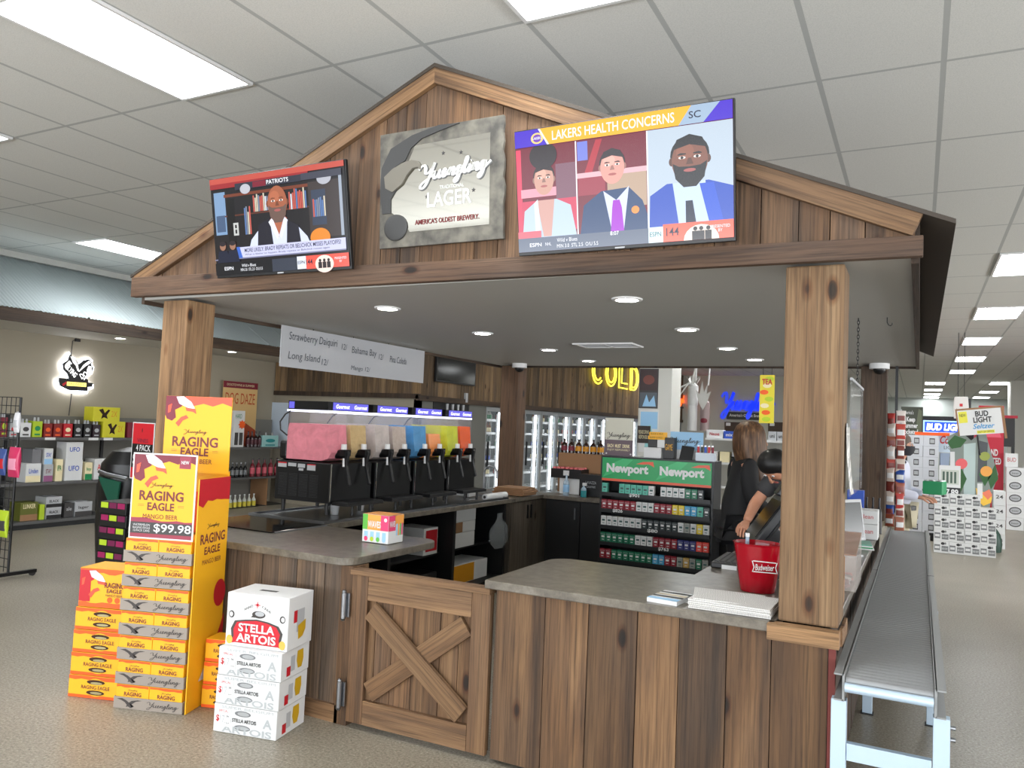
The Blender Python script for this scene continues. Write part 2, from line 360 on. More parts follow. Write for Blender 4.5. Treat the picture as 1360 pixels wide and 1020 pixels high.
# ------------------------------------------------------------------ ceiling lights
FRM = mat('light_frame', (225, 226, 226), .5); DIF = mat('light_diffuser', (250, 253, 255), .5, emit=TROFFER)
def troffer(x0, y0, label, w_=.613, l_=1.22):
    t = thing('ceiling_light', label, 'light', (x0, y0, CZ), 0, 'ceiling light panels')
    e = .022
    MB().box(0, w_, 0, e, -.018, -.001).box(0, w_, l_-e, l_, -.018, -.001).box(0, e, e, l_-e, -.018, -.001).box(w_-e, w_, e, l_-e, -.018, -.001).build('frame', FRM, t)
    MB().box(e, w_-e, e, l_-e, -.010, -.002).build('diffuser', DIF, t)
    return t
t0 = troffer(-4.20, 2.10, 'large white ceiling light panel in the top left, end facing the gabled stand')
T = [(-6.66, 2.10, 'ceiling light panel cut by the left edge beside the largest one'), (-1.75, 2.10, 'ceiling light panel above the ridge of the gabled stand, cut by the top edge'),
     (-9.10, 5.77, 'ceiling light panel nearest the sloping metal canopy, left of the gable'),
     (-6.66, 5.77, 'ceiling light panel hidden behind the left television'), (-4.20, 5.77, 'ceiling light panel over the left slope of the stand roof'), (-1.75, 5.77, 'ceiling light panel over the right slope of the stand roof')]
NR = ['nearest', 'second nearest', 'third nearest', 'fourth nearest', 'fifth nearest', 'sixth nearest', 'seventh nearest', 'eighth nearest']
for i in range(5): T.append((.72, 9.43+3.66*i, NR[i]+' light panel in the row over the aisle right of the stand'))
for i, y in enumerate((28.9, 32.6, 35.6, 38.1)): T.append((.14, y, NR[i]+' light panel in the far back of the right aisle'))
for i, y in enumerate((28.6, 33.4, 37.5)): T.append((1.98, y, NR[i]+' light panel beside the white pillar'))
for i, (x, y) in enumerate(((-6.66, 22.0), (-4.2, 22.0))): T.append((x, y, ['ceiling light panel in front of the blue neon wall, left of two', 'ceiling light panel in front of the blue neon wall, right of two'][i]))
for i in range(3): T.append((-1.75, 10.65+3.66*i, NR[i]+' light panel seen above the aisle behind the right rear post'))
for i in range(3): T.append((-4.2, 10.65+3.66*i, NR[i]+' light panel hidden behind the stand roof'))
for x, y, lb in T: dup(t0, lb, (x, y, CZ))
# ------------------------------------------------------------------ the gabled stand
Y0 = 3.275; YB = 8.2; SZ = 2.285; RX = -2.22; RZ = 3.39; LX = -4.46; EZ = 2.415
k = thing('stand_roof', 'large barn-board gable roof over the sales stand', 'roof', (0, Y0, 0))
D = YB-Y0; sl = (RZ-EZ)/(0-RX)
def zt(x): return RZ-.05-abs(x-RX)*sl
mb = MB(); x = LX+.04
while x < -.05:
    w_ = rnd(.11, .22); x2 = min(x+w_, -.02)
    if x < RX < x2: pts = [(x, 2.34), (x2, 2.34), (x2, zt(x2)), (RX, zt(RX)), (x, zt(x))]
    else: pts = [(x, 2.34), (x2-.004, 2.34), (x2-.004, max(zt(x2), 2.345)), (x, max(zt(x), 2.345))]
    mb.prism(pts, 'y', -rnd(0, .007), .025); x = x2
mb.build('gable_boards', W_GABLE, k)
MB().prism([(LX+.05, 2.34), (-.03, 2.34), (RX, RZ-.06)], 'y', D-.03, D).build('rear_gable_boards', W_DARK, k)
MB().prism([(LX, 2.295), (.005, 2.272), (.005, 2.35), (LX, 2.42)], 'y', -.045, -.003).build('beam', W_BEAM, k, bevel=.003)
for s in (-1, 1):
    ex = LX if s < 0 else .005
    o = MB()
    L = math.hypot(ex-RX, RZ-EZ); a = math.atan2(EZ-RZ, ex-RX)
    # rake board lies in its own frame so the grain runs along it
    mt = .092*math.tan(math.atan2(RZ-EZ, abs(ex-RX)))
    if s > 0: o.prism([(1.3, 0), (1.3+L, 0), (1.3+L, -.092), (1.3+mt, -.092)], 'y', -.035, -.004)
    else: o.prism([(1.3, 0), (1.3-L, 0), (1.3-L, -.092), (1.3-mt, -.092)], 'y', -.035, -.004)
    aa = math.atan2(RZ-EZ, -(ex-RX)) if s < 0 else None
    ang = -math.atan2(RZ-EZ, ex-RX) if s > 0 else math.atan2(RZ-EZ, RX-ex)
    r_ = o.build('rake_board', W_RAKE, k, (RX-1.3*math.cos(ang), 0, RZ+.022-1.3*math.sin(ang)), (0, -ang, 0), bevel=.002)
# roof sheets, right one oversailing
TIN = mat('roof_sheet', (58, 50, 42), .7)
MB().prism([(RX, RZ+.005), (.11, EZ-.03), (.11, EZ-.012), (RX, RZ+.025)], 'y', -.04, D+.05).build('roof_sheet', TIN, k)
MB().prism([(RX, RZ+.005), (LX-.02, EZ+.005), (LX-.02, EZ+.022), (RX, RZ+.025)], 'y', -.04, D+.05).build('roof_sheet', TIN, k)
MB().box(LX+.04, -.035, .03, D-.03, SZ, SZ+.03).build('soffit', SOFFIT, k)
for s in (0, 1):
    x0 = -.035 if s else LX+.012
    MB().box(x0, x0+.028, .03, D, 2.26, 2.42).build('side_fascia', W_DARKY, k)
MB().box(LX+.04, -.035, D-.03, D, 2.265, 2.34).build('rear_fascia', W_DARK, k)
# recessed lamps and vent
LMP = mat('lamp_glow', (255, 250, 238), .5, emit=SOFFIT_LAMP)
def downlight(x, y, z, label, group, r=.075):
    t = thing('recessed_light', label, 'light', (x, y, z), 0, group)
    MB().lathe([(r*.82, -.004), (r*.82, -.010), (r*1.1, -.008), (r*1.12, -.001)], n=24).build('trim_ring', FRM, t)
    MB().cyl((0, 0, -.006), (0, 0, -.001), r*.81, n=24, smooth=False).build('lens', LMP, t)
    return t
ds = [(-2.97, 3.94, 'front recessed lamp of the left row under the stand roof'), (-3.0, 5.2, 'second recessed lamp of the left row under the stand roof'), (-3.0, 6.42, 'third recessed lamp of the left row under the stand roof'), (-3.05, 7.5, 'rear recessed lamp of the left row under the stand roof'),
      (-1.40, 3.96, 'front recessed lamp of the right row, nearest the right television'), (-1.41, 5.22, 'second recessed lamp of the right row under the stand roof'), (-1.40, 6.43, 'third recessed lamp of the right row under the stand roof'), (-1.36, 7.41, 'rear recessed lamp of the right row under the stand roof')]
d0 = downlight(ds[0][0], ds[0][1], SZ, ds[0][2], 'recessed lamps under the stand roof')
for x, y, lb in ds[1:]: dup(d0, lb, (x, y, SZ))
for p, lb in (((160, 449), 'recessed lamp under the metal canopy, right of the glowing dog sign'), ((308, 467), 'recessed lamp under the metal canopy, right of the left wooden post')):
    q = at(*p, z=2.56); d1 = dup(d0, lb, (min(q.x, -9.42), q.y, 2.56)); d1['group'] = 'recessed lamps under the canopy'
v = thing('ceiling_vent', 'slotted air vent in the soffit of the stand', 'vent', (-2.31, 6.1, SZ))
mb = MB().box(-.26, .26, -.15, -.12, -.012, -.001).box(-.26, .26, .12, .15, -.012, -.001).box(-.26, -.23, -.12, .12, -.012, -.001).box(.23, .26, -.12, .12, -.012, -.001).box(-.015, .015, -.12, .12, -.012, -.001)
mb.build('frame', FRM, v)
mb = MB()
for i in range(6): mb.box(-.23, .23, -.11+i*.038, -.095+i*.038, -.010, -.003)
mb.build('louvre', LGREY, v)
for p, lb in (((690, 486), 'small security dome under the soffit by the left rear post'), ((1168, 486), 'small security dome under the soffit by the right rear post')):
    q = at(*p, z=SZ-.02); y = min(q.y, 7.9); q = at(*p, y=7.85)
    t = thing('security_camera', lb, 'camera', (q.x, q.y, SZ), 0, 'security domes under the stand roof')
    MB().cyl((0, 0, -.05), (0, 0, -.001), .085, .085, 20).build('housing', FRM, t)
    MB().ell((0, 0, -.05), (.055, .055, .05), n=14, k=8).build('dome', BLACK, t)
# posts
def post(x0, y0, z0, label, m, w_=.222):
    t = thing('timber_post', label, 'post', (x0, y0, 0))
    MB().box(0, w_, 0, w_, z0, 2.27).build('shaft', m, t, bevel=.008); return t
post(-4.215, Y0+.01, .857, 'pale barn-wood post at the left front corner of the stand', W_POST, .218)
p2 = post(-.488, Y0+.01, .852, 'broad pale barn-wood post at the right front corner of the stand', W_POST)
MB().box(-.03, .232, -.075, -.012, .79, .852).build('collar_board', W_FRONTX, p2, bevel=.003)
MB().box(.225, .238, -.012, .232, .79, .852).build('collar_board', W_FRONTX, p2, bevel=.002)
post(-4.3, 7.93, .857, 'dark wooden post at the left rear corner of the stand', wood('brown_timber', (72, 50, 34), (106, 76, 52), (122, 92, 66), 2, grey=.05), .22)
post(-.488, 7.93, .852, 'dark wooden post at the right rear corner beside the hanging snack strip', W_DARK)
# ------------------------------------------------------------------ counters
def slab_mat():
    m = mat('laminate_top', (118, 110, 98), .3); N = NT(m); tc = N.n('ShaderNodeTexCoord')
    a = N.n('ShaderNodeTexNoise', i_Scale=14.0, i_Detail=8.0, i_Roughness=.7); N.l(tc, 'Object', a, 'Vector')
    r = N.ramp([(.3, (74, 69, 62)), (.5, (102, 95, 84)), (.7, (124, 117, 106))]); N.l(a, 'Fac', r, 0); N.l(r, 0, N.b, 'Base Color'); return m
SLAB = slab_mat(); CAB = mat('black_cabinet', (16, 17, 19), .5)
def arc(cx, cy, r, a0, a1, n=6): return [(cx+r*math.cos(math.radians(a0+(a1-a0)*i/n)), cy+r*math.sin(math.radians(a0+(a1-a0)*i/n))) for i in range(n+1)]
c = thing('bar_counter', 'left barn-board counter carrying the slush machines', 'counter', (0, 0, 0))
planks(-4.3, -2.68, 0.06, .812, 3.29, 3.31, .12, .24).build('front_boards', wood('greyer_board', (52, 42, 34), (100, 80, 62), (132, 106, 80), 2, grey=.45), c)  # greyer board tone on this counter front
MB().box(-3.05, -2.66, 3.272, 3.288, 0, .09).build('kick_board', W_FRONTX, c)
MB().box(-2.68, -2.60, 3.272, 3.40, 0.0, .812).build('hinge_post', W_FRONT, c)
MB().box(-4.28, -3.62, 3.32, 3.40, .05, .80).box(-3.60, -2.70, 3.36, 3.40, .05, .80).box(-4.3, -4.26, 3.4, 6.97, .02, .81).box(-4.25, -3.7, 4.02, 4.05, .02, .81).box(-4.25, -3.66, 5.02, 5.06, .02, .81).box(-4.25, -3.66, 5.98, 6.02, .02, .81).box(-4.25, -3.66, 6.94, 6.97, .02, .81).box(-4.25, -3.64, 4.05, 6.96, .06, .09).box(-4.25, -3.8, 4.05, 6.96, .40, .42).build('carcass', CAB, c)
pts = [(-4.34, 3.235)]+arc(-2.70, 3.335, .10, -90, 0)+arc(-2.72, 4.0, .12, 0, 90)+[(-3.57, 4.12), (-3.57, 6.98), (-4.34, 6.98)]
MB().prism(pts, 'z', .815, .855).build('worktop', SLAB, c, bevel=.004)
c = thing('service_counter', 'barn-board service counter with grey top, from the gate to the right post', 'counter')
mb = planks(-1.765, -.30, 0.02, .812, 3.30, 3.322, .17, .26); mb.build('front_boards', W_FRONT, c)
MB().box(-.30, -.275, 3.297, 3.33, 0.02, .79).build('corner_strip', mat('red_painted_board', (112, 48, 42), .7), c)
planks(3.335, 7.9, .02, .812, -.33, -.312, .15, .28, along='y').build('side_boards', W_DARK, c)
MB().box(-1.765, -1.74, 3.325, 3.95, .02, .81).box(-1.73, -1.05, 3.93, 3.95, .02, .81).box(-1.0, -.98, 3.95, 5.12, .02, .81).box(-1.0, -.48, 5.10, 5.12, .02, .81).box(-.48, -.46, 5.12, 7.9, .02, .81).box(-1.73, -.34, 3.34, 3.36, .02, .81).build('carcass', CAB, c)
pts = [(-1.80, 3.24), (-.492, 3.24), (-.492, 3.515), (-.28, 3.515), (-.28, 7.9), (-.50, 7.9), (-.50, 5.15), (-1.02, 5.15), (-1.02, 4.06)]+arc(-1.68, 3.94, .12, 90, 180)
MB().prism(pts, 'z', .812, .852).build('worktop', SLAB, c, bevel=.004)
# sink cabinet and back cabinets
c = thing('sink_cabinet', 'grey-brown wood-grain cabinet with two doors under the sink', 'cabinet', (-4.3, 7.0, 0))
LAM = wood('grey_laminate', (62, 54, 46), (92, 82, 70), (108, 97, 84), 2, grey=.2)
MB().box(.02, .66, 0.01, .86, .08, .81).build('carcass', LAM, c)
for i in (0, 1):
    d = MB().box(.662, .68, .015+.42*i, .43+.42*i, .09, .80).build('door', LAM, c)
    MB().box(.682, .696, .36+.14*i-.06*i, .375+.14*i-.06*i, .62, .76).build('handle', BLACK, d)
MB().prism([(0, 0), (.73, 0), (.73, .9), (0, .9)], 'z', .815, .855).build('worktop', SLAB, c, bevel=.004)
s = MB(); s.prism([(.16, .2), (.58, .2), (.58, .72), (.16, .72)], 'z', .8555, .862).build('sink_rim', STEEL, c)
MB().tube([(.1, .45, .86), (.1, .45, 1.05)]+[(.1+.08-.08*math.cos(a), .45, 1.05+.08*math.sin(a)) for a in [math.pi*i/8 for i in range(1, 9)]]+[(.26, .45, 1.0)], .011).build('faucet', STEEL, c)
c = thing('base_cabinet', 'black base cabinet with a grey top in the rear corner', 'cabinet', (-3.56, 7.62, 0))
MB().box(.02, 2.2, .04, .55, .06, .81).build('carcass', CAB, c)
for i in range(3):
    d = MB().box(.03+.4*i, .42+.4*i, .022, .038, .08, .80).build('door', CAB, c)
    MB().box(.36+.4*i, .372+.4*i, .008, .02, .62, .74).build('handle', STEEL, d)
MB().box(0, 2.22, 0, .58, .815, .855).build('worktop', SLAB, c, bevel=.004)
# ------------------------------------------------------------------ gate
g = thing('wooden_gate', 'low barn-wood gate with a crossed brace between the two counters', 'gate', (-2.595, 3.26, 0), math.radians(1.5))
GW = .81; GZ0 = .03; GZ = .805
planks(.012, GW-.005, GZ0+.01, GZ-.02, .03, .05, .09, .16).build('boards', W_GATE, g)
MB().box(0, .10, 0, .028, GZ0, GZ-.03).build('stile', W_GATE, g, bevel=.002)
MB().box(GW-.10, GW, 0, .028, GZ0, GZ-.03).build('stile', W_GATE, g, bevel=.002)
MB().box(.102, GW-.102, 0, .027, GZ-.15, GZ-.03).build('rail', W_FRONTX, g, bevel=.002)
MB().box(.102, GW-.102, 0, .027, GZ0, GZ0+.12).build('rail', W_FRONTX, g, bevel=.002)
MB().box(-.005, GW, -.012, .06, GZ-.028, GZ).build('cap_rail', W_FRONTX, g, bevel=.002)
def brace(x0, z0, x1, z1, dy, w_=.1):
    L = math.hypot(x1-x0, z1-z0); a = math.atan2(z1-z0, x1-x0)
    MB().box(0, L, -.012, .012, -w_/2, w_/2).build('brace', W_FRONTX, g, (x0, dy, z0), (0, -a, 0), bevel=.002)
zb, zt_ = GZ0+.125, GZ-.155
brace(.13, zt_-.04, GW-.13, zb+.04, -.002)
brace(.13, zb+.04, GW-.13, zt_-.04, .0145)
for z in (.17, .62):
    h = thing_part = MB().cyl((-.02, -.035, z-.065), (-.02, -.035, z+.065), .013, n=14).build('hinge', STEEL, g)
    MB().lathe([(.004, 0), (.014, .003), (.010, .012), (.003, .016)], (-.02, -.035, z+.065), 12).lathe([(.003, -.016), (.010, -.012), (.014, -.003), (.004, 0)], (-.02, -.035, z-.065), 12).build('finial', STEEL, h)
    MB().box(-.02, .006, -.022, -.014, z-.06, z+.06).build('leaf_plate', STEEL, h)
# ------------------------------------------------------------------ roller conveyor
cv = thing('roller_conveyor', 'long grey gravity roller conveyor on pale steel legs beside the stand', 'conveyor', (0, 0, 0))
CX0, CX1, CYA, CYB, CVZ = -.232, .062, 3.12, 8.62, .72
RAIL = mat('conveyor_rail', (140, 142, 142), .45, .3); ROLL = mat('roller_steel', (156, 158, 160), .4, .35); LEG = mat('pale_blue_steel', (186, 206, 224), .45, .25)
for sx, nm in ((CX0, 0), (CX1, 1)):
    s = -1 if nm == 0 else 1
    for (ya, yb) in ((CYA, 5.72), (5.74, CYB)):
        MB().box(sx-.004, sx+.004, ya, yb, CVZ-.085, CVZ+.012).box(min(sx, sx+s*.032), max(sx, sx+s*.032), ya, yb, CVZ+.006, CVZ+.012).box(min(sx, sx+s*.032), max(sx, sx+s*.032), ya, yb, CVZ-.085, CVZ-.079).build('side_rail', RAIL, cv)
r0 = MB().cyl((CX0+.006, 0, 0), (CX1-.006, 0, 0), .019, n=12).mesh('roller')
i = 0; y = CYA+.03
while y < CYB-.02 and i < 100:
    link('roller', r0, ROLL, cv, (0, y, CVZ-.02)); y += .0415; i += 1
mb = MB()
while y < CYB-.02:
    mb.cyl((CX0+.006, y, CVZ-.02), (CX1-.006, y, CVZ-.02), .019, n=10); y += .0415
o = mb.build('rollers', ROLL, cv); o['kind'] = 'stuff'
MB().cyl((CX0+.006, CYA-.012, CVZ-.03), (CX1-.006, CYA-.012, CVZ-.03), .017, n=12).build('end_bar', LEG, cv)
for y in (CYA+.02, 5.06, 7.4):
    for x in (CX0-.03, CX1+.005):
        MB().box(x-.012, x+.04, y, y+.045, 0.006, CVZ-.088).build('leg', LEG, cv, bevel=.002)
        MB().box(x-.02, x+.048, y-.01, y+.055, 0, .005).build('foot_plate', DARKM, cv)
    MB().box(CX0+.012, CX1-.010, y+.008, y+.036, .42, .48).build('cross_bar', LEG, cv)
for y in (CYA+.0425,):
    for z in (.56, .60): MB().cyl((CX1+.046, y, z), (CX1+.062, y, z), .008, n=8).build('bolt', STEEL, cv)
# ------------------------------------------------------------------ printing on flat faces
def flat(mb, pts, y=-.001, m=0):
    n = len(pts); a = sum(pts[i][0]*pts[(i+1) % n][1]-pts[(i+1) % n][0]*pts[i][1] for i in range(n))
    if a < 0: pts = pts[::-1]
    mb.add([(p[0], y, p[1]) for p in pts], [list(range(n))], m, .5); return mb
def rect(mb, x0, x1, z0, z1, y=-.001, m=0): return flat(mb, [(x0, z0), (x1, z0), (x1, z1), (x0, z1)], y, m)
def oval(cx, cz, rx, rz, n=20, a0=0, a1=360): return [(cx+rx*math.cos(math.radians(a0+(a1-a0)*i/n)), cz+rz*math.sin(math.radians(a0+(a1-a0)*i/n))) for i in range(n+(0 if a1-a0 >= 360 else 1))]
def torn(x0, x1, z_edge, z_far, amp=.008, n=9, seed=1):
    r = random.Random(seed); return [(x0, z_far), (x1, z_far)]+[(x1+(x0-x1)*i/n, z_edge+(r.random()-.5)*2*amp) for i in range(n+1)]
INK = mat('brown_ink', (112, 44, 46), .55); INK2 = mat('dark_brown_ink', (74, 52, 46), .55); INKG = mat('charcoal_ink', (66, 60, 58), .55); CORAL = mat('coral_print', (240, 84, 56), .5)
SILV = mat('pale_feather_print', (215, 212, 222), .5); GOLD = mat('amber_print', (205, 140, 20), .5); SKINY = mat('tan_print', (240, 180, 80), .5)
def eagle_head(mb, x, z, s, body, y=-.0014, m0=0):
    """maroon body, white feathered head, hooked beak; materials m0 body, m0+1 white, m0+2 coral"""
    flat(mb, [(x, z), (x+.62*s, z), (x+.50*s, z-.30*s), (x+.30*s, z-.40*s), (x+.34*s, z-.62*s), (x+.22*s, z-.72*s), (x+.05*s, z-.66*s), (x, z-.55*s)], y, m0)
    flat(mb, [(x+.32*s, z-.02*s), (x+.55*s, z), (x+.80*s, z-.16*s), (x+.92*s, z-.34*s), (x+.78*s, z-.36*s), (x+.62*s, z-.30*s), (x+.42*s, z-.22*s)], y-.0006, m0+1)
    flat(mb, [(x+.62*s, z-.32*s), (x+.94*s, z-.36*s), (x+.97*s, z-.50*s), (x+.86*s, z-.44*s), (x+.66*s, z-.42*s)], y-.0009, m0+2)
    flat(mb, [(x+.34*s, z-.78*s), (x+.44*s, z-.88*s), (x+.56*s, z-.70*s), (x+.74*s, z-.62*s), (x+.66*s, z-.54*s), (x+.50*s, z-.60*s)], y-.0009, m0+2)
    flat(mb, [(x+.08*s, z-.28*s), (x+.20*s, z-.22*s), (x+.16*s, z-.46*s), (x+.08*s, z-.50*s)], y-.0009, m0+2)
# ------------------------------------------------------------------ beer tower
RZA = math.atan2(.127, .378)
RE = Vector((-3.765, 2.79, 0)); EX = Vector((math.cos(RZA), math.sin(RZA), 0)); EY = Vector((-math.sin(RZA), math.cos(RZA), 0))
def loc_re(ex, ey, z): return RE+EX*ex+EY*ey+Vector((0, 0, z))
TW, TD, TH = .395, .262, .1265
tr = thing('beer_tray', 'bottom tray of the grey and yellow beer tray tower', 'beer tray', loc_re(0, 0, 0), RZA, 'trays of the yellow beer tower')
MB().box(.0, TW, .0, .004, .002, .062).box(0, .004, .004, TD, .002, .062).box(TW-.004, TW, .004, TD, .002, .062).box(.004, TW-.004, TD-.004, TD, .002, .062).box(.004, TW-.004, .004, TD-.004, .002, .006).build('tray', GREYP, tr)
for i in (0, 1):
    p = MB().box(.006+.1925*i, .006+.1905*(i+1), .006, TD-.006, .007, TH-.001).build('carton', YEL, tr, bevel=.003)
    x0 = .010+.1925*i; mb = MB()
    flat(mb, torn(x0, x0+.183, .112, .1235, .003, 8, 3+i), .0052); mb.build('print', ORG, p)
    text('RAGING', .10, .021, INK, p, (x0+.095, .0048, .078), bold=.02, name='brand_lettering')
    text('Yuengling', .06, .011, INK2, p, (x0+.095, .0048, .097), shear=.35, name='script_lettering')
text('Yuengling', .185, .042, INKG, tr, (.285, -.0012, .030), shear=.35, name='tray_lettering')
mb = MB()
flat(mb, [(.018, .052), (.05, .056), (.075, .046), (.09, .036), (.105, .046), (.14, .052), (.165, .051), (.13, .044), (.112, .032), (.10, .024), (.108, .012), (.12, .018), (.10, .008), (.085, .016), (.075, .012), (.078, .024), (.066, .036), (.045, .046)], -.0012)
mb.build('eagle_print', INKG, tr)
for i in range(1, 7):
    dup(tr, ('top' if i == 6 else ORD[i])+(' tray of the grey and yellow beer tray tower' if i == 6 else ' tray from the floor in the grey and yellow beer tower'), loc_re(0, 0, .128*i), RZA)
# cardboard bin that wraps the tower
b = thing('display_bin', 'tall yellow cardboard display bin with red wavy rim behind the beer tray tower', 'display', loc_re(-.012, .004, 0), RZA)
BW, BD, BT = .425, .318, 1.225
def bin_side(x, nm):
    sgn = 1
    p = MB().box(x, x+.006, .16 if x == 0 else 0, BD, .002, BT).build(nm, YEL, b)
    return p
sl_ = bin_side(0, 'side_panel'); sr_ = bin_side(BW-.006, 'side_panel')
MB().box(.006, BW-.006, BD-.006, BD, .002, 1.25).build('back_panel', YEL, b)
MB().box(.006, BW-.006, .275, .28, .90, 1.13).build('front_flap', ORG, b)
mb = MB(); flat(mb, torn(0.001, BD-.001, 1.09, BT-.001, .02, 7, 5), 0); mb.build('rim_print', RED, sr_, (BW+.001, 0, 0), (0, 0, R90))
mb = MB(); flat(mb, torn(0.001, BD-.161, 1.09, BT-.001, .02, 7, 6), 0); mb.build('rim_print', RED, sl_, (-.001, BD, 0), (0, 0, -R90))
text('RAGING', .25, .055, INK, sr_, (BW+.001, .165, .90), EAST, bold=.02); text('EAGLE', .16, .042, INK, sr_, (BW+.001, .165, .835), EAST, bold=.02)
text('MANGO BEER', .19, .026, INK, sr_, (BW+.001, .165, .775), EAST); text('Yuengling', .13, .03, INK2, sr_, (BW+.001, .165, .965), EAST, shear=.35)
mb = MB(); flat(mb, oval(.27, .58, .062, .075), 0, 0); flat(mb, [(.17, .22), (.24, .30), (.30, .40), (.33, .46), (.33, .27), (.26, .22)], 0, 1); flat(mb, [(.10, .14), (.17, .22), (.26, .29), (.30, .22), (.28, .14)], -.0004, 2)
mb.build('eagle_print', [RED, RED, SILV], sr_, (BW+.001, 0, 0), (0, 0, R90))
def raging_card(name, label, loc, W, H, foot, white):
    t = thing(name, label, 'sign', loc, RZA)
    p = MB().box(0, W, 0, .005, 0, H).build('card', WHITE if white else YEL, t)
    e = .008 if white else .0005
    mb = MB(); rect(mb, e, W-e, e, H-e, -.0006, 0)
    top = MAROON if white else CORAL
    flat(mb, torn(e, W-e, H-.045, H-e, .012, 7, 8), -.0009, 1)
    eagle_head(mb, e, H-e, .20, None, -.0012, 2)
    if white:
        rect(mb, W-.10, W-.035, H-.075, H-.012, -.0012, 5)
        flat(mb, torn(e, W-e, .105, e, .01, 8, 4), -.0009, 5); rect(mb, e, W-e, .028, .088, -.0014, 6)
    mb.build('print', [YEL, MAROON if white else CORAL, MAROON, SILV, CORAL, MAROON if not white else mat('plum_print', (150, 50, 70), .5), DGREY], p)
    cx = W*.48; f = W/.37
    z = H-.17 if white else H-.205
    text('Yuengling', .135*f, .03*f, INK2, p, (cx, -.002, z), shear=.35, name='script_lettering')
    text('RAGING', .255*f, .052*f, INK, p, (cx, -.002, z-.055), bold=.025, name='brand_lettering'); text('EAGLE', .155*f, .042*f, INK, p, (cx, -.002, z-.112), bold=.025, name='brand_lettering')
    text('MANGO BEER', .20*f, .024*f, INK, p, (cx, -.002, z-.165), name='product_lettering')
    mb = MB()
    for q in (-1, 1):
        for d in (.0, .008): rect(mb, cx+q*.115*f-.018, cx+q*.115*f+.018, z-.112+d, z-.1105+d, -.002)
    mb.build('rule_print', INK, p)
    if white:
        text('$99.98', .215, .05, WHITE, p, (W*.68, -.0024, .058), name='price_lettering', bold=.012)
        text('WATERMELON\nRAGING EAGLE\n12-PACK CANS', .10, .042, WHITE, p, (W*.20, -.0024, .058), name='small_lettering')
        text('NEW', .045, .018, WHITE, p, (W-.067, -.0024, H-.042), bold=.02, name='flash_lettering')
    return t
raging_card('header_card', 'tall yellow eagle header card at the back of the display bin', loc_re(-.006, BD-.014, 1.235), .412, .435, False, False)
raging_card('price_card', 'white-edged yellow price card standing on the beer tray tower', loc_re(.025, -.005, .897), .372, .455, True, True)
# side packs
def side_pack(name, label, loc, L, Dp, H, group, cut=None):
    t = thing(name, label, 'beer carton', loc, RZA, group)
    p = MB().box(0, L, 0, Dp, .001, H-.001).build('carton', YEL, t, bevel=.003)
    mb = MB(); rect(mb, .002, L-.002, .002, .018, -.001); flat(mb, torn(.002, L-.002, H-.022, H-.003, .004, 8, 9), -.001)
    cx = .165 if L > .28 else .125
    mb.build('band_print', ORG, p)
    mb = MB(); flat(mb, oval(cx, H*.5, .062, .048), -.0013, 0)
    for s in (1, -1):
        flat(mb, oval(cx, H*.5+s*.028, .055, .013, 14), -.0016, 1); flat(mb, oval(cx+.004, H*.5+s*.026-.003, .036, .007, 12), -.0019, 2)
    mb.build('handle_hole', [YEL, mat('carton_hole', (60, 34, 20), .8), mat('can_end', (170, 160, 120), .35, .6)], p)
    text('RAGING EAGLE', .17 if L > .28 else .15, .020, INK, p, (cx, -.0024, H*.5), name='brand_lettering', bold=.01)
    return t
a = side_pack('beer_carton', 'bottom yellow suitcase carton left of the beer tray tower', loc_re(-.338, .087, 0), .304, .2, .121, 'suitcase cartons left of the tower')
for i in range(1, 4): dup(a, ['', 'second', 'third', 'fourth'][i]+' yellow suitcase carton from the floor left of the beer tower', loc_re(-.338+.004*i, .087, .122*i), RZA)
t = thing('beer_case', 'tall yellow and red eagle beer case on top of the left suitcase cartons', 'beer case', loc_re(-.316, .09, .489), RZA)
p = MB().box(0, .285, 0, .2, 0, .212).build('carton', YEL, t, bevel=.003)
mb = MB(); flat(mb, torn(.002, .283, .185, .21, .006, 8, 2), -.001, 0); flat(mb, torn(.002, .283, .028, .002, .006, 8, 3), -.001, 0); rect(mb, .002, .07, .03, .19, -.0012, 1); eagle_head(mb, .002, .20, .17, None, -.0015, 1)
mb.build('print', [ORG, RED, SILV, CORAL], p)
text('RAGING', .12, .030, INK, p, (.215, -.003, .125), bold=.02); text('EAGLE', .09, .022, INK, p, (.215, -.003, .094), bold=.02); text('MANGO BEER', .10, .013, INK, p, (.215, -.003, .07))
mb = MB(); flat(mb, oval(.19, .045, .016, .016), -.0012); flat(mb, oval(.235, .045, .016, .016), -.0012); mb.build('badge_print', ORG, p)
a = side_pack('beer_carton', 'bottom yellow suitcase carton between the display bin and the white boxes', loc_re(.425, .13, 0), .222, .138, .121, 'suitcase cartons right of the tower')
for i in range(1, 3): dup(a, ['', 'middle', 'top'][i]+' yellow suitcase carton between the display bin and the white boxes', loc_re(.425+.003*i, .13, .122*i), RZA)
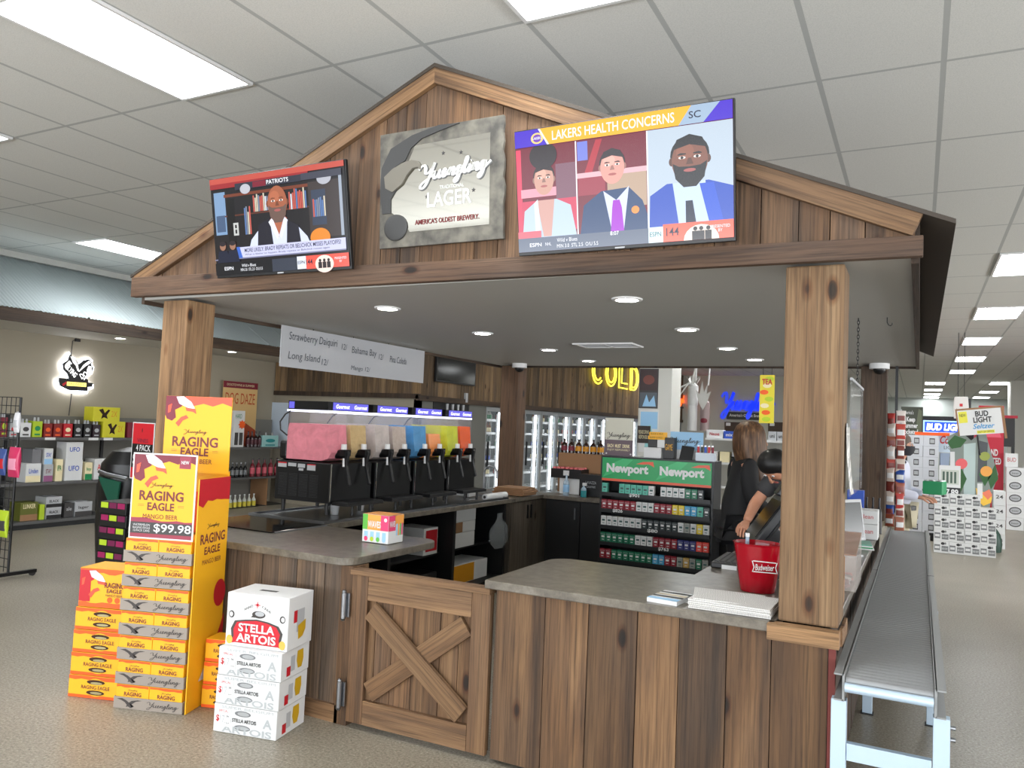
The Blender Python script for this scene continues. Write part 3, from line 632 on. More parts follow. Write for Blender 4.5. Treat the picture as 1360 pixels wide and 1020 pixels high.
# ------------------------------------------------------------------ white lager boxes
SA = math.radians(12); SO = Vector((-3.10, 2.862, 0)); SX = Vector((math.cos(SA), math.sin(SA), 0)); SY = Vector((-math.sin(SA), math.cos(SA), 0))
GHOST = mat('ghost_print', (176, 180, 182), .5); CHAL = mat('gold_chalice', (214, 170, 30), .4, .2); PCT = mat('silver_can_end', (175, 178, 180), .35, .5)
def lager(label, z, dx):
    t = thing('lager_carton', label, 'beer carton', SO+SX*dx+Vector((0, 0, z)), SA, 'white lager cartons')
    W, Dp, H = .355, .262, .1385
    p = MB().box(0, W, 0, Dp, .001, H).build('carton', WHITE, t, bevel=.003)
    mb = MB()
    for s in (1, -1):
        flat(mb, oval(.165, H*.5+s*.034, .046, .014, 16), -.001, 1); flat(mb, oval(.168, H*.5+s*.034, .034, .010, 12), -.0013, 0)
    mb.build('handle_hole', [PCT, mat('grey_hole', (120, 122, 124), .7)], p)
    text('STELLA ARTOIS', .135, .018, BLACK, p, (.175, -.002, H*.5), bold=.02)
    text('A', .05, .045, GHOST, p, (.305, -.001, H*.52), bold=.03, name='ghost_lettering'); text('ARTOIS', .28, .032, GHOST, p, (.19, -.001, .022), bold=.02, name='ghost_lettering')
    text('SUPER BELGIUM', .29, .012, GHOST, p, (.19, -.001, H-.012), name='ghost_lettering')
    s_ = MB().box(.012, .098, -.0032, -.0022, .032, .118).build('price_tag', mat('paper_tag', (244, 244, 244), .6), t)
    text('SPECIAL', .055, .012, RED, s_, (.058, -.0042, .107)); text('$', .018, .036, RED, s_, (.026, -.0042, .068), bold=.02); text('17', .028, .036, LGREY, s_, (.052, -.0042, .068)); text('99', .014, .012, DGREY, s_, (.082, -.0042, .082)); text('12pk', .028, .010, DGREY, s_, (.082, -.0042, .05))
    mb = MB(); rect(mb, .085, .125, .03, .105, 0, 0); rect(mb, .05, .085, .014, .06, 0, 1); flat(mb, [(.155, .03), (.19, .03), (.205, .07), (.2, .118), (.145, .118), (.14, .07)], 0, 2)
    mb.build('side_print', [LGREY, RED, CHAL], p, (W+.0012, 0, 0), (0, 0, R90))
    return t
l0 = lager('bottom white lager carton of the stack in front of the gate hinge', 0, 0)
dup(l0, 'second white lager carton from the floor in its stack', SO+SX*.004+Vector((0, 0, .1395)), SA); dup(l0, 'third white lager carton, just under the tall one with the red crest', SO+SX*.008+Vector((0, 0, .279)), SA)
t = thing('lager_case', 'tall white lager case with red crest on top of the white carton stack', 'beer case', SO+SX*.018+SY*.03+Vector((0, 0, .4185)), SA)
W, H = .352, .262
p = MB().box(0, W, 0, .235, 0, H).build('carton', WHITE, t, bevel=.004)
crest = [(.015, .01), (.05, .018), (.31, .018), (.34, .01), (.318, .05), (.325, .085), (.30, .12), (.24, .135), (.175, .142), (.11, .135), (.05, .125), (.03, .085), (.035, .05)]
mb = MB(); flat(mb, [(x*1.0, z) for x, z in crest], -.001, 0)
flat(mb, [(.175+(x-.175)*.9, .012+(z-.01)*.93) for x, z in crest], -.0015, 1)
for sx in (-1, 1):
    flat(mb, oval(.175+sx*.145, .155, .016, .018), -.0012, 0); flat(mb, oval(.175+sx*.147, .155, .010, .012), -.0016, 2); flat(mb, oval(.175+sx*.15, .03, .018, .022), -.0019, 3)
flat(mb, oval(.185, .166, .038, .018), -.0012, 0); flat(mb, oval(.19, .170, .026, .012), -.0016, 4); flat(mb, [(.14, .15), (.16, .168), (.165, .15)], -.0012, 0)
for a in range(4):
    c_, s_ = math.cos(a*math.pi/4), math.sin(a*math.pi/4); r = .016 if a % 2 == 0 else .009
    flat(mb, [(.175+r*c_-.0018*s_, .213+r*s_+.0018*c_), (.175+r*c_+.0018*s_, .213+r*s_-.0018*c_), (.175-r*c_+.0018*s_, .213-r*s_-.0018*c_), (.175-r*c_-.0018*s_, .213-r*s_+.0018*c_)], -.0012, 1)
mb.build('crest_print', [INKG, mat('crest_red', (200, 22, 40), .45), WHITE, SKINY, LGREY], p)
text('STELLA', .205, .042, WHITE, p, (.177, -.003, .096), bold=.03); text('ARTOIS', .225, .042, WHITE, p, (.177, -.003, .046), bold=.03)
for s, x, a in (('ANNO', .125, .45), ('1366', .228, -.45)): text(s, .055, .012, INKG, p, (x, -.0012, .196), (R90, -a, 0))
mb = MB(); rect(mb, .08, .15, .08, .19, 0, 0); rect(mb, .05, .082, .13, .19, 0, 1); flat(mb, [(.10, .04), (.14, .05), (.165, .08), (.165, .13), (.09, .11)], -.0003, 2); mb.build('side_print', [LGREY, RED, CHAL], p, (W+.0012, 0, 0), (0, 0, R90))
mb = MB(); mb.add([(.12, .09, H+.001), (.22, .09, H+.001), (.22, .12, H+.001), (.12, .12, H+.001)], [[0, 1, 2, 3]], 0); mb.build('handle_slot', DGREY, p)
# ------------------------------------------------------------------ televisions
def emat(c, e=1.0):
    nm = 'screen_%d_%d_%d' % c
    m = mat(nm, c, .18, emit=e); m.node_tree.nodes['Principled BSDF'].inputs['Base Color'].default_value = (.01, .01, .01, 1); return m
def telly(label, px, W, H, tilt):
    q = at(px[0], px[1], y=3.165)
    t = thing('television', label, 'television', (q.x, q.y, q.z)); t.rotation_euler = (tilt, 0, 0)
    MB().box(-W/2, W/2, .0, .022, 0, H).box(-W*.36, W*.36, .022, .045, .06, H*.8).build('housing', BLACK, t, bevel=.003)
    MB().box(-.14, .14, .046, .07, .18, .40).build('wall_bracket', DARKM, t)
    s = MB().box(-W/2+.006, W/2-.006, -.002, -.0005, .016, H-.006).build('screen', mat('screen_black', (5, 5, 7), .12), t)
    MB().box(-.022, .022, -.003, -.0005, .004, .011).build('maker_badge', LGREY, t)
    return t, s
def scr(W, H):
    def P(u, v): return (-W/2+.006+u*(W-.012), .016+v*(H-.022))
    return P
class Pic:
    def __init__(s, W, H): s.P = scr(W, H); s.mb = MB(); s.mats = []; s.y = -.0024
    def poly(s, pts, c, e=1.0):
        m = emat(c, e)
        if m not in s.mats: s.mats.append(m)
        flat(s.mb, [s.P(*p) for p in pts], s.y, s.mats.index(m)); s.y -= .00008
    def rect(s, u0, u1, v0, v1, c): s.poly([(u0, v0), (u1, v0), (u1, v1), (u0, v1)], c)
    def oval(s, u, v, ru, rv, c, n=24): s.poly([(u+ru*math.cos(2*math.pi*i/n), v+rv*math.sin(2*math.pi*i/n)) for i in range(n)], c)
    def done(s, scn): s.mb.build('picture', s.mats, scn); return s.y
def face(p, u, v, r, skin, hair, asp=1.78, beard=None, hairy=.35, bald=False, glasses=False):
    dk = tuple(int(k*.72) for k in skin); lt = tuple(min(255, int(k*1.12)) for k in skin)
    if not bald: p.oval(u, v+r*asp*.28, r*1.08, r*asp*.98, hair)
    p.oval(u-r*1.0, v, r*.16, r*asp*.22, dk); p.oval(u+r*1.0, v, r*.16, r*asp*.22, dk)
    p.oval(u, v+(r*asp*.0), r, r*asp*1.18, skin)
    p.oval(u-r*.25, v+r*asp*.45, r*.5, r*asp*.4, lt)
    if not bald: p.poly([(u-r*1.02, v+r*asp*.5), (u-r*.7, v+r*asp*1.1), (u, v+r*asp*1.32), (u+r*.7, v+r*asp*1.1), (u+r*1.02, v+r*asp*.5), (u+r*.8, v+r*asp*.62), (u, v+r*asp*.8), (u-r*.8, v+r*asp*.62)], hair)
    if beard:
        p.poly([(u-r*.95, v-r*asp*.1), (u-r*.6, v-r*asp*.28), (u, v-r*asp*.32), (u+r*.6, v-r*asp*.28), (u+r*.95, v-r*asp*.1), (u+r*.8, v-r*asp*.9), (u+r*.35, v-r*asp*1.35), (u-r*.35, v-r*asp*1.35), (u-r*.8, v-r*asp*.9)], beard)
    for s in (-1, 1):
        p.oval(u+s*r*.42, v+r*asp*.16, r*.2, r*asp*.07, (235, 228, 222)); p.oval(u+s*r*.42, v+r*asp*.16, r*.09, r*asp*.07, (30, 20, 18))
        p.poly([(u+s*r*.2, v+r*asp*.36), (u+s*r*.5, v+r*asp*.40), (u+s*r*.68, v+r*asp*.33), (u+s*r*.66, v+r*asp*.29), (u+s*r*.2, v+r*asp*.31)], hair if not bald else dk)
    p.poly([(u-r*.08, v+r*asp*.12), (u+r*.08, v+r*asp*.12), (u+r*.2, v-r*asp*.2), (u-r*.2, v-r*asp*.2)], dk)
    p.oval(u, v-r*asp*.5, r*.34, r*asp*.09, (165, 90, 88))
TWd, THt = .985, .562
tl, s1 = telly('left television showing a man in a dark vest before bookshelves', (373, 364), TWd, THt, .175)
p = Pic(TWd, THt)
p.rect(0, 1, 0, 1, (26, 24, 28)); p.rect(.02, .11, .42, .86, (120, 150, 185)); p.rect(.03, .10, .45, .62, (70, 90, 120))
p.rect(.10, .74, .80, .83, (112, 56, 38)); p.rect(.10, .74, .60, .615, (92, 50, 36)); p.rect(.74, .96, .30, .84, (58, 50, 50)); p.rect(.76, .86, .42, .76, (52, 62, 82)); p.rect(.955, .975, .3, .9, (150, 160, 175)); p.rect(.12, .18, .30, .78, (14, 13, 16))
r_ = random.Random(5)
for u0, u1, v0, v1 in ((.255, .30, .40, .70), (.33, .44, .62, .80), (.60, .72, .60, .80), (.77, .85, .50, .70)):
    u = u0
    while u < u1:
        h_ = r_.uniform(.75, 1); p.rect(u, u+.010, v0, v0+(v1-v0)*h_, r_.choice([(205, 210, 220), (190, 90, 80), (90, 120, 170), (200, 190, 170), (120, 130, 150)])); u += .013
p.rect(.165, .205, .40, .53, (190, 192, 190)); p.rect(.178, .192, .42, .46, (26, 24, 28)); p.rect(.178, .192, .475, .51, (26, 24, 28))
p.oval(.81, .30, .07, .09, (215, 130, 40)); p.rect(.30, .68, .17, .36, (20, 22, 34))
p.poly([(.26, .16), (.30, .34), (.38, .46), (.44, .50), (.58, .50), (.65, .44), (.72, .32), (.76, .16)], (205, 212, 240))
p.poly([(.34, .16), (.36, .48), (.45, .54), (.475, .16)], (30, 30, 42)); p.poly([(.56, .16), (.58, .50), (.66, .44), (.68, .16)], (30, 30, 42))
p.poly([(.45, .52), (.51, .34), (.58, .52), (.55, .56), (.48, .56)], (168, 98, 72)); p.poly([(.44, .50), (.47, .54), (.515, .36), (.50, .32)], (225, 228, 246)); p.poly([(.585, .50), (.56, .54), (.515, .36), (.53, .32)], (215, 218, 240))
face(p, .515, .68, .072, (158, 92, 66), (60, 40, 32), 2.0, beard=(104, 82, 74), bald=True)
p.rect(0, 1, .945, 1, (186, 78, 66)); p.rect(0, .75, .895, .945, (150, 40, 44)); p.rect(.20, .70, .86, .925, (44, 46, 60)); p.rect(.34, .44, .865, .92, (120, 30, 48)); p.oval(.28, .86, .04, .05, (180, 180, 190)); p.oval(.86, .86, .05, .06, (170, 172, 182)); p.rect(.70, .98, .865, .93, (60, 62, 76))
p.rect(.20, .985, .165, .275, (196, 198, 232)); p.rect(.0, .985, .155, .168, (120, 122, 150)); p.poly([(.19, .165), (.225, .165), (.205, .28), (.18, .28)], (60, 100, 190))
for u in (.07, .15): p.oval(u, .30, .024, .045, (150, 110, 90)); p.poly([(u-.05, .13), (u-.035, .25), (u+.035, .25), (u+.05, .13)], (24, 30, 52)); p.oval(u, .325, .025, .025, (40, 34, 40))
p.rect(0, 1, 0, .125, (16, 18, 24)); p.rect(.45, .63, .0, .125, (52, 58, 72)); p.rect(.635, .70, .005, .13, (214, 220, 234)); p.rect(.70, 1, .0, .13, (226, 84, 70)); p.oval(.83, .04, .065, .085, (238, 214, 204))
for u in (.80, .83, .86): p.oval(u, .075, .009, .016, (34, 24, 30)); p.rect(u-.013, u+.013, .0, .06, (34, 24, 30))
y = p.done(s1)-.0006; P = scr(TWd, THt); TW_ = emat((236, 238, 244)); TB_ = emat((28, 30, 56)); TR_ = emat((150, 30, 34))
def st(s, u, v, w_, h_, m, scn, y=y, P=P, b=.01): q = P(u, v); text(s, w_*TWd, h_*THt, m, scn, (q[0], y, q[1]), name='screen_lettering', bold=b)
st('PATRIOTS', .53, .895, .16, .04, TW_, s1); st('MORE LIKELY: BRADY REPEATS OR BELICHICK MISSES PLAYOFFS?', .60, .238, .70, .04, TB_, s1); st('What is likelier to happen: Brady repeats or Belichick misses again', .56, .192, .62, .022, TB_, s1, b=0)
st('ESPN', .11, .065, .07, .035, TW_, s1); st('Wild v Blues', .27, .085, .11, .03, TW_, s1, b=0); st('MIN 3.0  STL 2.5  O/U 5.5', .29, .042, .17, .028, TW_, s1, b=0); st('ESPN', .667, .07, .05, .03, TB_, s1); st('144', .725, .07, .045, .05, TB_, s1); st('PRESENTED\nBY', .945, .07, .08, .05, TW_, s1, b=0)
trr, s2 = telly('right television showing three presenters under a yellow headline', (823.5, 331), TWd, THt, .175)
p = Pic(TWd, THt)
p.rect(0, 1, 0, 1, (92, 22, 40)); p.rect(0, .30, .10, .86, (110, 22, 42)); p.rect(0, .025, .1, .85, (225, 60, 90)); p.rect(.02, .30, .45, .52, (226, 150, 165)); p.rect(.20, .30, .3, .7, (120, 80, 96)); p.rect(.02, .30, .16, .42, (196, 60, 88))
p.poly([(.02, .10), (.035, .34), (.10, .42), (.20, .42), (.27, .36), (.298, .10)], (178, 196, 214)); p.poly([(.10, .42), (.13, .12), (.17, .12), (.19, .42)], (196, 150, 140)); p.poly([(.105, .43), (.12, .1), (.09, .1), (.085, .40)], (204, 216, 226))
face(p, .14, .585, .05, (196, 148, 132), (44, 30, 32), 2.1); p.oval(.14, .78, .07, .11, (38, 26, 30))
p.rect(.30, .306, .08, .86, (235, 225, 232)); p.rect(.306, .633, .08, .86, (112, 26, 44)); p.rect(.31, .36, .70, .85, (110, 120, 205)); p.poly([(.32, .5), (.40, .85), (.43, .85), (.36, .5)], (170, 40, 54)); p.rect(.45, .63, .30, .60, (176, 150, 128)); p.rect(.31, .44, .42, .58, (150, 50, 66)); p.rect(.306, .633, .56, .60, (214, 170, 178))
p.poly([(.312, .08), (.335, .34), (.42, .44), (.55, .45), (.61, .34), (.633, .22), (.633, .08)], (36, 62, 104)); p.poly([(.43, .44), (.47, .09), (.52, .09), (.55, .46), (.49, .36)], (200, 206, 236)); p.poly([(.475, .36), (.505, .36), (.515, .30), (.525, .09), (.46, .09), (.47, .30)], (156, 34, 190))
p.oval(.577, .27, .018, .03, (238, 140, 60))
face(p, .475, .62, .056, (214, 150, 138), (40, 30, 34), 2.0)
p.rect(.633, .639, .08, .86, (240, 240, 240)); p.rect(.639, 1, .12, .86, (176, 190, 204))
p.poly([(.64, .12), (.645, .36), (.72, .44), (.90, .44), (1, .38), (1, .12)], (38, 74, 176)); p.poly([(.745, .44), (.77, .12), (.90, .12), (.885, .44)], (186, 204, 232)); p.poly([(.80, .30), (.83, .30), (.845, .12), (.80, .12)], (22, 28, 54)); p.poly([(.86, .42), (.90, .12), (.96, .12), (.92, .42)], (44, 84, 196))
face(p, .82, .60, .077, (124, 78, 62), (26, 22, 24), 1.9, beard=(30, 26, 28))
p.rect(0, 1, .865, 1, (66, 34, 190)); p.poly([(.12, 1), (.175, .865), (.80, .865), (.845, 1)], (238, 172, 34)); p.poly([(.83, 1), (.775, .865), (.88, .865), (.95, 1)], (150, 172, 196)); p.oval(.115, .925, .032, .045, (236, 200, 120)); p.oval(.115, .925, .022, .032, (110, 60, 170)); p.poly([(.12, 1), (.165, .865), (.175, .865), (.13, 1)], (240, 232, 220))
p.rect(0, .635, 0, .115, (88, 98, 118)); p.rect(0, .12, .115, .17, (214, 90, 104)); p.rect(.635, .70, .0, .12, (208, 228, 232)); p.rect(.70, 1, .0, .135, (236, 96, 72)); p.poly([(.79+.075-.075*math.cos(math.pi*i/10), .115*math.sin(math.pi*i/10)+.0) for i in range(11)], (240, 224, 210))
for u in (.84, .865, .895): p.oval(u, .085, .009, .016, (30, 24, 28)); p.rect(u-.014, u+.014, .0, .068, (30, 24, 28))
y = p.done(s2)-.0006
st('LAKERS HEALTH CONCERNS', .475, .93, .56, .072, TW_, s2, y); st('SC', .845, .93, .05, .05, TB_, s2, y); st('LAKERS', .115, .925, .045, .02, TW_, s2, y)
st('ESPN', .09, .055, .06, .03, TW_, s2, y); st('NHL', .155, .055, .03, .025, TW_, s2, y, b=0); st('Wild v Blues', .25, .08, .10, .03, TW_, s2, y, b=0); st('MIN 3.0  STL 2.5  O/U 5.5', .30, .032, .20, .028, TW_, s2, y, b=0); st('ESPN', .667, .065, .05, .035, emat((60, 110, 120)), s2, y); st('144', .742, .075, .055, .06, TB_, s2, y); st('PRESENTED\nBY', .945, .075, .08, .05, TW_, s2, y, b=0); st('8:07', .48, .10, .04, .03, TW_, s2, y)
# ------------------------------------------------------------------ mirror sign
q = at(583, 324, y=3.222); W, H = .735, .590
t = thing('mirror_sign', 'brewery mirror in a slate-grey eagle frame between the two televisions', 'mirror', (q.x+.0, q.y, q.z), 0); t.rotation_euler = (.07, 0, 0)
SLATE = mat('slate_frame', (92, 90, 84), .7); N = NT(SLATE); tc = N.n('ShaderNodeTexCoord'); nz = N.n('ShaderNodeTexNoise', i_Scale=12.0, i_Detail=6.0); N.l(tc, 'Object', nz, 'Vector'); rp = N.ramp([(.35, (70, 68, 64)), (.65, (116, 112, 102))]); N.l(nz, 'Fac', rp, 0); N.l(rp, 0, N.b, 'Base Color')
edge = [(0, 0)]; r_ = random.Random(3)
out = [(-W/2, 0)]+[(W/2-r_.uniform(0, .012), H*i/14) for i in range(15)]+[(-W/2, H)]
MB().prism(out, 'y', .0, .02).build('frame', SLATE, t, bevel=.002)
def uv(u, v): return (-W/2+u*W, v*H)
mir = mat('mirror_glass', (205, 203, 196), .04, 1); win = [uv(*k) for k in ((.30, .86), (.894, .873), (.89, .125), (.26, .124), (.20, .22), (.096, .315), (.09, .42), (.16, .52), (.20, .62))]
mb = MB(); flat(mb, win, -.002); g_ = mb.build('mirror', mir, t)
fe = mat('eagle_relief', (58, 58, 58), .6); fe2 = mat('eagle_relief_pale', (112, 108, 98), .65)
mb = MB()
mb.prism([uv(*k) for k in ((.02, .70), (.10, .86), (.28, .95), (.50, 1.0), (.66, .99), (.50, .95), (.36, .91), (.27, .84), (.22, .74), (.14, .70), (.10, .60), (.16, .52), (.10, .42), (.10, .30), (.03, .30), (.01, .50))], 'y', -.008, -.001).build('wing', fe, t)
mb = MB().prism([uv(*k) for k in ((.05, .62), (.12, .68), (.20, .72), (.28, .735), (.33, .72), (.355, .68), (.35, .645), (.33, .67), (.29, .665), (.24, .61), (.20, .54), (.12, .48), (.06, .52))], 'y', -.014, -.003); mb.build('eagle_head', fe2, t)
m_ = MB().ell((-W/2+.145*W, -.006, .17*H), (.10*W, .012, .115*H), n=20, k=10).build('barrel', fe, t)
text('Yuengling', .425, .125, mat('sign_script', (222, 222, 218), .4), g_, (uv(.62, .60)[0], -.0042, uv(.6, .60)[1]), (R90, -.06, 0), shear=.4, bold=.022, name='script_lettering')
text('Yuengling', .43, .13, mat('sign_script_edge', (96, 96, 96), .5), g_, (uv(.625, .595)[0], -.0034, uv(.6, .593)[1]), (R90, -.06, 0), shear=.4, bold=.034, name='script_shade')
pale = mat('etched_lettering', (226, 230, 226), .6)
text('LAGER', .26, .075, pale, g_, (uv(.58, .38)[0], -.0034, uv(.6, .38)[1]), bold=.015); text('TRADITIONAL', .14, .018, pale, g_, (uv(.60, .47)[0], -.0034, uv(.6, .475)[1]))
text("AMERICA'S OLDEST BREWERY.", .375, .026, mat('maroon_lettering', (110, 30, 34), .5), g_, (uv(.56, .19)[0], -.0034, uv(.6, .20)[1]), bold=.02)
mb = MB()
for u, v in ((.40, .41), (.77, .42), (.53, .76), (.67, .745)):
    x, z = uv(u, v)
    flat(mb, [(x+r*math.cos(a), z+r*math.sin(a)) for a, r in [(math.pi/5*i+.3, .012 if i % 2 == 0 else .005) for i in range(10)]], -.0034)
mb.build('star_print', DGREY, g_)
# ------------------------------------------------------------------ slush machines
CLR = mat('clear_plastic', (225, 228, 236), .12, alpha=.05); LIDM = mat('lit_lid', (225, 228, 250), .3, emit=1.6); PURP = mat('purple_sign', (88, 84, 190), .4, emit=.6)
CH = mat('chrome', (215, 216, 218), .15, 1); BLK2 = mat('machine_black', (9, 9, 11), .4, spec=.3)
def slush_grain(m, c):
    if len(m.node_tree.nodes) > 2: return
    N = NT(m); tc = N.n('ShaderNodeTexCoord'); nz = N.n('ShaderNodeTexNoise', i_Scale=10.0, i_Detail=5.0, i_Roughness=.7, i_Distortion=1.2); N.l(tc, 'Object', nz, 'Vector')
    rp = N.ramp([(.35, tuple(int(v*.93) for v in c)), (.55, c), (.72, tuple(min(255, int(v*1.04+5)) for v in c))]); N.l(nz, 'Fac', rp, 0); N.l(rp, 0, N.b, 'Base Color')
    bp = N.n('ShaderNodeBump', i_Strength=.2, i_Distance=.01); N.l(nz, "Fac", bp, "Height"); N.l(bp, 0, N.b, "Normal"); N.b.inputs['Roughness'].default_value = .22
def slush(y0, label, cols, fills):
    t = thing('slush_machine', label, 'slush machine', (-4.30, y0, .876), 0, 'slush machines on the bar counter')
    D, W = .55, .478
    mb = MB().box(.02, D, 0, W, .085, .375); b = mb.build('body', BLK2, t, bevel=.008)
    mb = MB()
    for i in range(16):
        for j in range(4): mb.box(.06+.10*j, .06+.10*j+.085, -.004, -.0005, .12+.0105*i, .124+.0105*i)
    mb.build('vent_slats', DARKM, b)
    mb = MB()
    for x0, x1, z0, z1, c in ((.045, .13, .325, .362, 0), (.145, .225, .335, .36, 0), (.24, .31, .33, .358, 0), (.25, .295, .308, .325, 0), (.33, .41, .315, .36, 0), (.045, .13, .352, .362, 1), (.33, .41, .352, .36, 1)): rect(mb, x0, x1, z0, z1, -.0012-.0004*c, c)
    mb.build('warning_sticker', [LGREY, RED], b)
    for (x, y) in ((.07, .05), (.07, W-.05), (D-.06, .05), (D-.06, W-.05)):
        MB().cyl((x, y, .0), (x, y, .085), .014, .017, 10).build('leg', BLACK, t)
    MB().box(.0, .10, .04, W-.04, .376, .53).build('motor_cover', BLK2, t, bevel=.03)
    MB().box(D, D+.003, .003, .012, .10, .37).build('edge_strip', CH, b)
    for k in (0, 1):
        ya, yb = .022+.232*k, .222+.232*k
        prof = [(.085, .385), (.44, .385), (.50, .405), (.53, .45), (.515, .53), (.50, .74), (.10, .74), (.085, .60)]
        h = fills[k]
        def cut(p, s):
            out = []
            for (x, z) in p: out.append((.3+(x-.3)*s, min(.385+(z-.385)*s+.003, h)))
            return out
        bowl = MB().prism(prof, 'y', ya, yb).build('bowl', CLR, t, bevel=.008)
        m = mat('slush_%d_%d_%d' % cols[k], cols[k], .35); slush_grain(m, cols[k])
        MB().prism(cut(prof, .965), 'y', ya+.008, yb-.008).build('slush', m, bowl)
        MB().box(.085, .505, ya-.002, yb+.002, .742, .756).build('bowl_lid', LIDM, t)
        yc = (ya+yb)/2
        MB().cyl((.49, yc, .44), (.585, yc, .44), .034, .030, 14).box(.555, .60, yc-.034, yc+.034, .43, .475).build('tap', BLK2, t)
        MB().cyl((.56, yc, .476), (.56, yc, .515), .022, .020, 14).build('tap_cap', WHITE, t)
        MB().prism([(.60, .47), (.615, .45), (.60, .36), (.64, .22), (.625, .21), (.585, .34), (.575, .45)], 'y', yc-.012, yc+.012).build('lever', BLACK, t, bevel=.003)
        MB().cyl((.57, yc, .35), (.57, yc, .43), .013, .013, 10).build('spout', WHITE, t)
    MB().box(D, D+.15, .03, W-.03, .075, .10).box(D+.01, D+.14, .04, W-.04, .10, .104, 1).build('drip_tray', [BLACK, DARKM], t, bevel=.004)
    MB().cyl((D+.10, W*.3, 0), (D+.10, W*.3, .075), .011, n=10).build('tray_leg', BLACK, t); MB().cyl((D+.10, W*.75, 0), (D+.10, W*.75, .075), .011, n=10).build('tray_leg', BLACK, t)
    tp = MB().box(.11, .49, .005, W-.005, .758, .822).build('topper', BLK2, t)
    MB().box(.491, .495, .06, W-.01, .763, .818).build('sign', PURP, tp)
    for k in (0, 1): text('Gourmet', .155, .030, mat('lit_white', (240, 240, 255), .4, emit=.9), tp, (.4965, .165+.21*k, .790), EAST, shear=.2, bold=.02, name='sign_lettering')
    MB().box(.12, .17, .001, .004, .765, .815).build('sign', PURP, tp)
    MB().tube([(.10, .02, .56), (.05, .0, .60), (.045, -.005, .66), (.08, .01, .72), (.13, .03, .755)], .006).build('cable', BLACK, t)
    return t
slush(4.40, 'slush machine with pink slush, nearest of the four', ((226, 132, 146), (196, 166, 112)), (.655, .655))
slush(4.93, 'slush machine with two pale beige slushes, second of the four', ((196, 184, 178), (188, 172, 160)), (.665, .655))
slush(5.46, 'slush machine with a blue and an orange slush, third of the four', ((70, 146, 200), (238, 142, 60)), (.665, .60))
slush(5.99, 'slush machine with lime yellow and deep orange slush, farthest of the four', ((206, 214, 36), (240, 92, 16)), (.675, .675))
t = thing('drip_pan', 'wide shallow steel pan under the four slush machines', 'pan', (-4.28, 4.16, .8565))
MB().box(0, .70, 0, 2.7, 0, .004).box(0, .70, 0, .012, .004, .018).box(0, .70, 2.688, 2.7, .004, .018).box(0, .012, .012, 2.688, .004, .018).box(.688, .70, .012, 2.688, .004, .018).build('pan', STEEL, t)
t = thing('hot_plate', 'shiny black glass plate set in the left counter in front of the slush machines', 'hot plate', (-4.25, 3.62, .8565))
MB().box(0, .72, 0, .50, 0, .007).build('glass_plate', mat('black_glass', (8, 8, 9), .06), t, bevel=.002); MB().box(.74, .745, .01, .49, 0.0, .009).build('edge_trim', STEEL, t)
for i, (y, r) in enumerate(((4.72, .035), (5.05, .03))):
    q = thing('paper_cup', ['stack of clear cups on the pan under the nearest slush machine', 'white cup on the pan under the second slush machine'][i], 'cup', (-3.86-.02*i, y-.12, .862)); MB().lathe([(r*.8, 0), (r, .07), (r*1.05, .073), (r*.9, .074)], n=16).build('cup', WHITE if i else LGREY, q)
# variety pack on the counter
B0 = at(515, 723.5, z=.857); va = math.atan2(at(542, 716, z=.857).y-B0.y, at(542, 716, z=.857).x-B0.x)
B1 = at(480.5, 719, z=.857)
W = (B1-B0).length; L2 = (at(542, 716, z=.857)-B0).length; H = .165
t = thing('variety_pack', 'colourful fruit seltzer variety pack on the left counter corner', 'drink pack', B1, math.atan2(B0.y-B1.y, B0.x-B1.x))
p = MB().box(0, W, 0, .15, .001, H).build('carton', WHITE, t, bevel=.003)
mb = MB(); LG = mat('leaf_green', (96, 180, 70), .5); OR2 = mat('soft_orange', (238, 160, 70), .5); MG = mat('magenta_print', (226, 62, 112), .5)
rect(mb, .001, W*.25, .075, H-.001, -.001, 0); rect(mb, W*.2, W*.75, H*.8, H-.001, -.0013, 1); rect(mb, W*.2, W*.75, .075, H*.8, -.0012, 1); rect(mb, W*.7, W-.001, .075, H-.001, -.0014, 2)
for i, m_ in enumerate((3, 3, 4, 5)): rect(mb, W*(.08+.23*i), W*(.22+.23*i), .02, .065, -.001, 3); flat(mb, oval(W*(.15+.23*i), .022, W*.07, .014), -.0013, (2, 5, 0, 3)[i])
flat(mb, oval(W*.88, H*.84, W*.06, W*.06), -.0018, 6)
mb.build('print', [LG, OR2, MG, LBLUE, TEAL, LIME, WHITE], p); text('WAVES', W*.5, .04, WHITE, p, (W*.46, -.002, .108), bold=.03)
mb = MB(); rect(mb, .0, .07, .075, H-.001, 0, 1); rect(mb, .06, .15, .11, H-.001, 0, 0); 
for i in range(4): rect(mb, .075+.018*i, .088+.018*i, .045, .115, -.0004, (4, 1, 5, 2)[i] if False else (3, 0, 2, 1)[i])
mb.build('side_print', [OR2, MG, LG, LBLUE], p, (W+.001, 0, 0), (0, 0, R90)); text('WAVES', .055, .035, WHITE, p, (W+.002, .035, .115), EAST, bold=.03)
mb = MB(); mb.add([(.0, .0, H+.001), (W, 0, H+.001), (W, .15, H+.001), (0, .15, H+.001)], [[0, 1, 2, 3]]); mb.build('top_print', OR2, p)
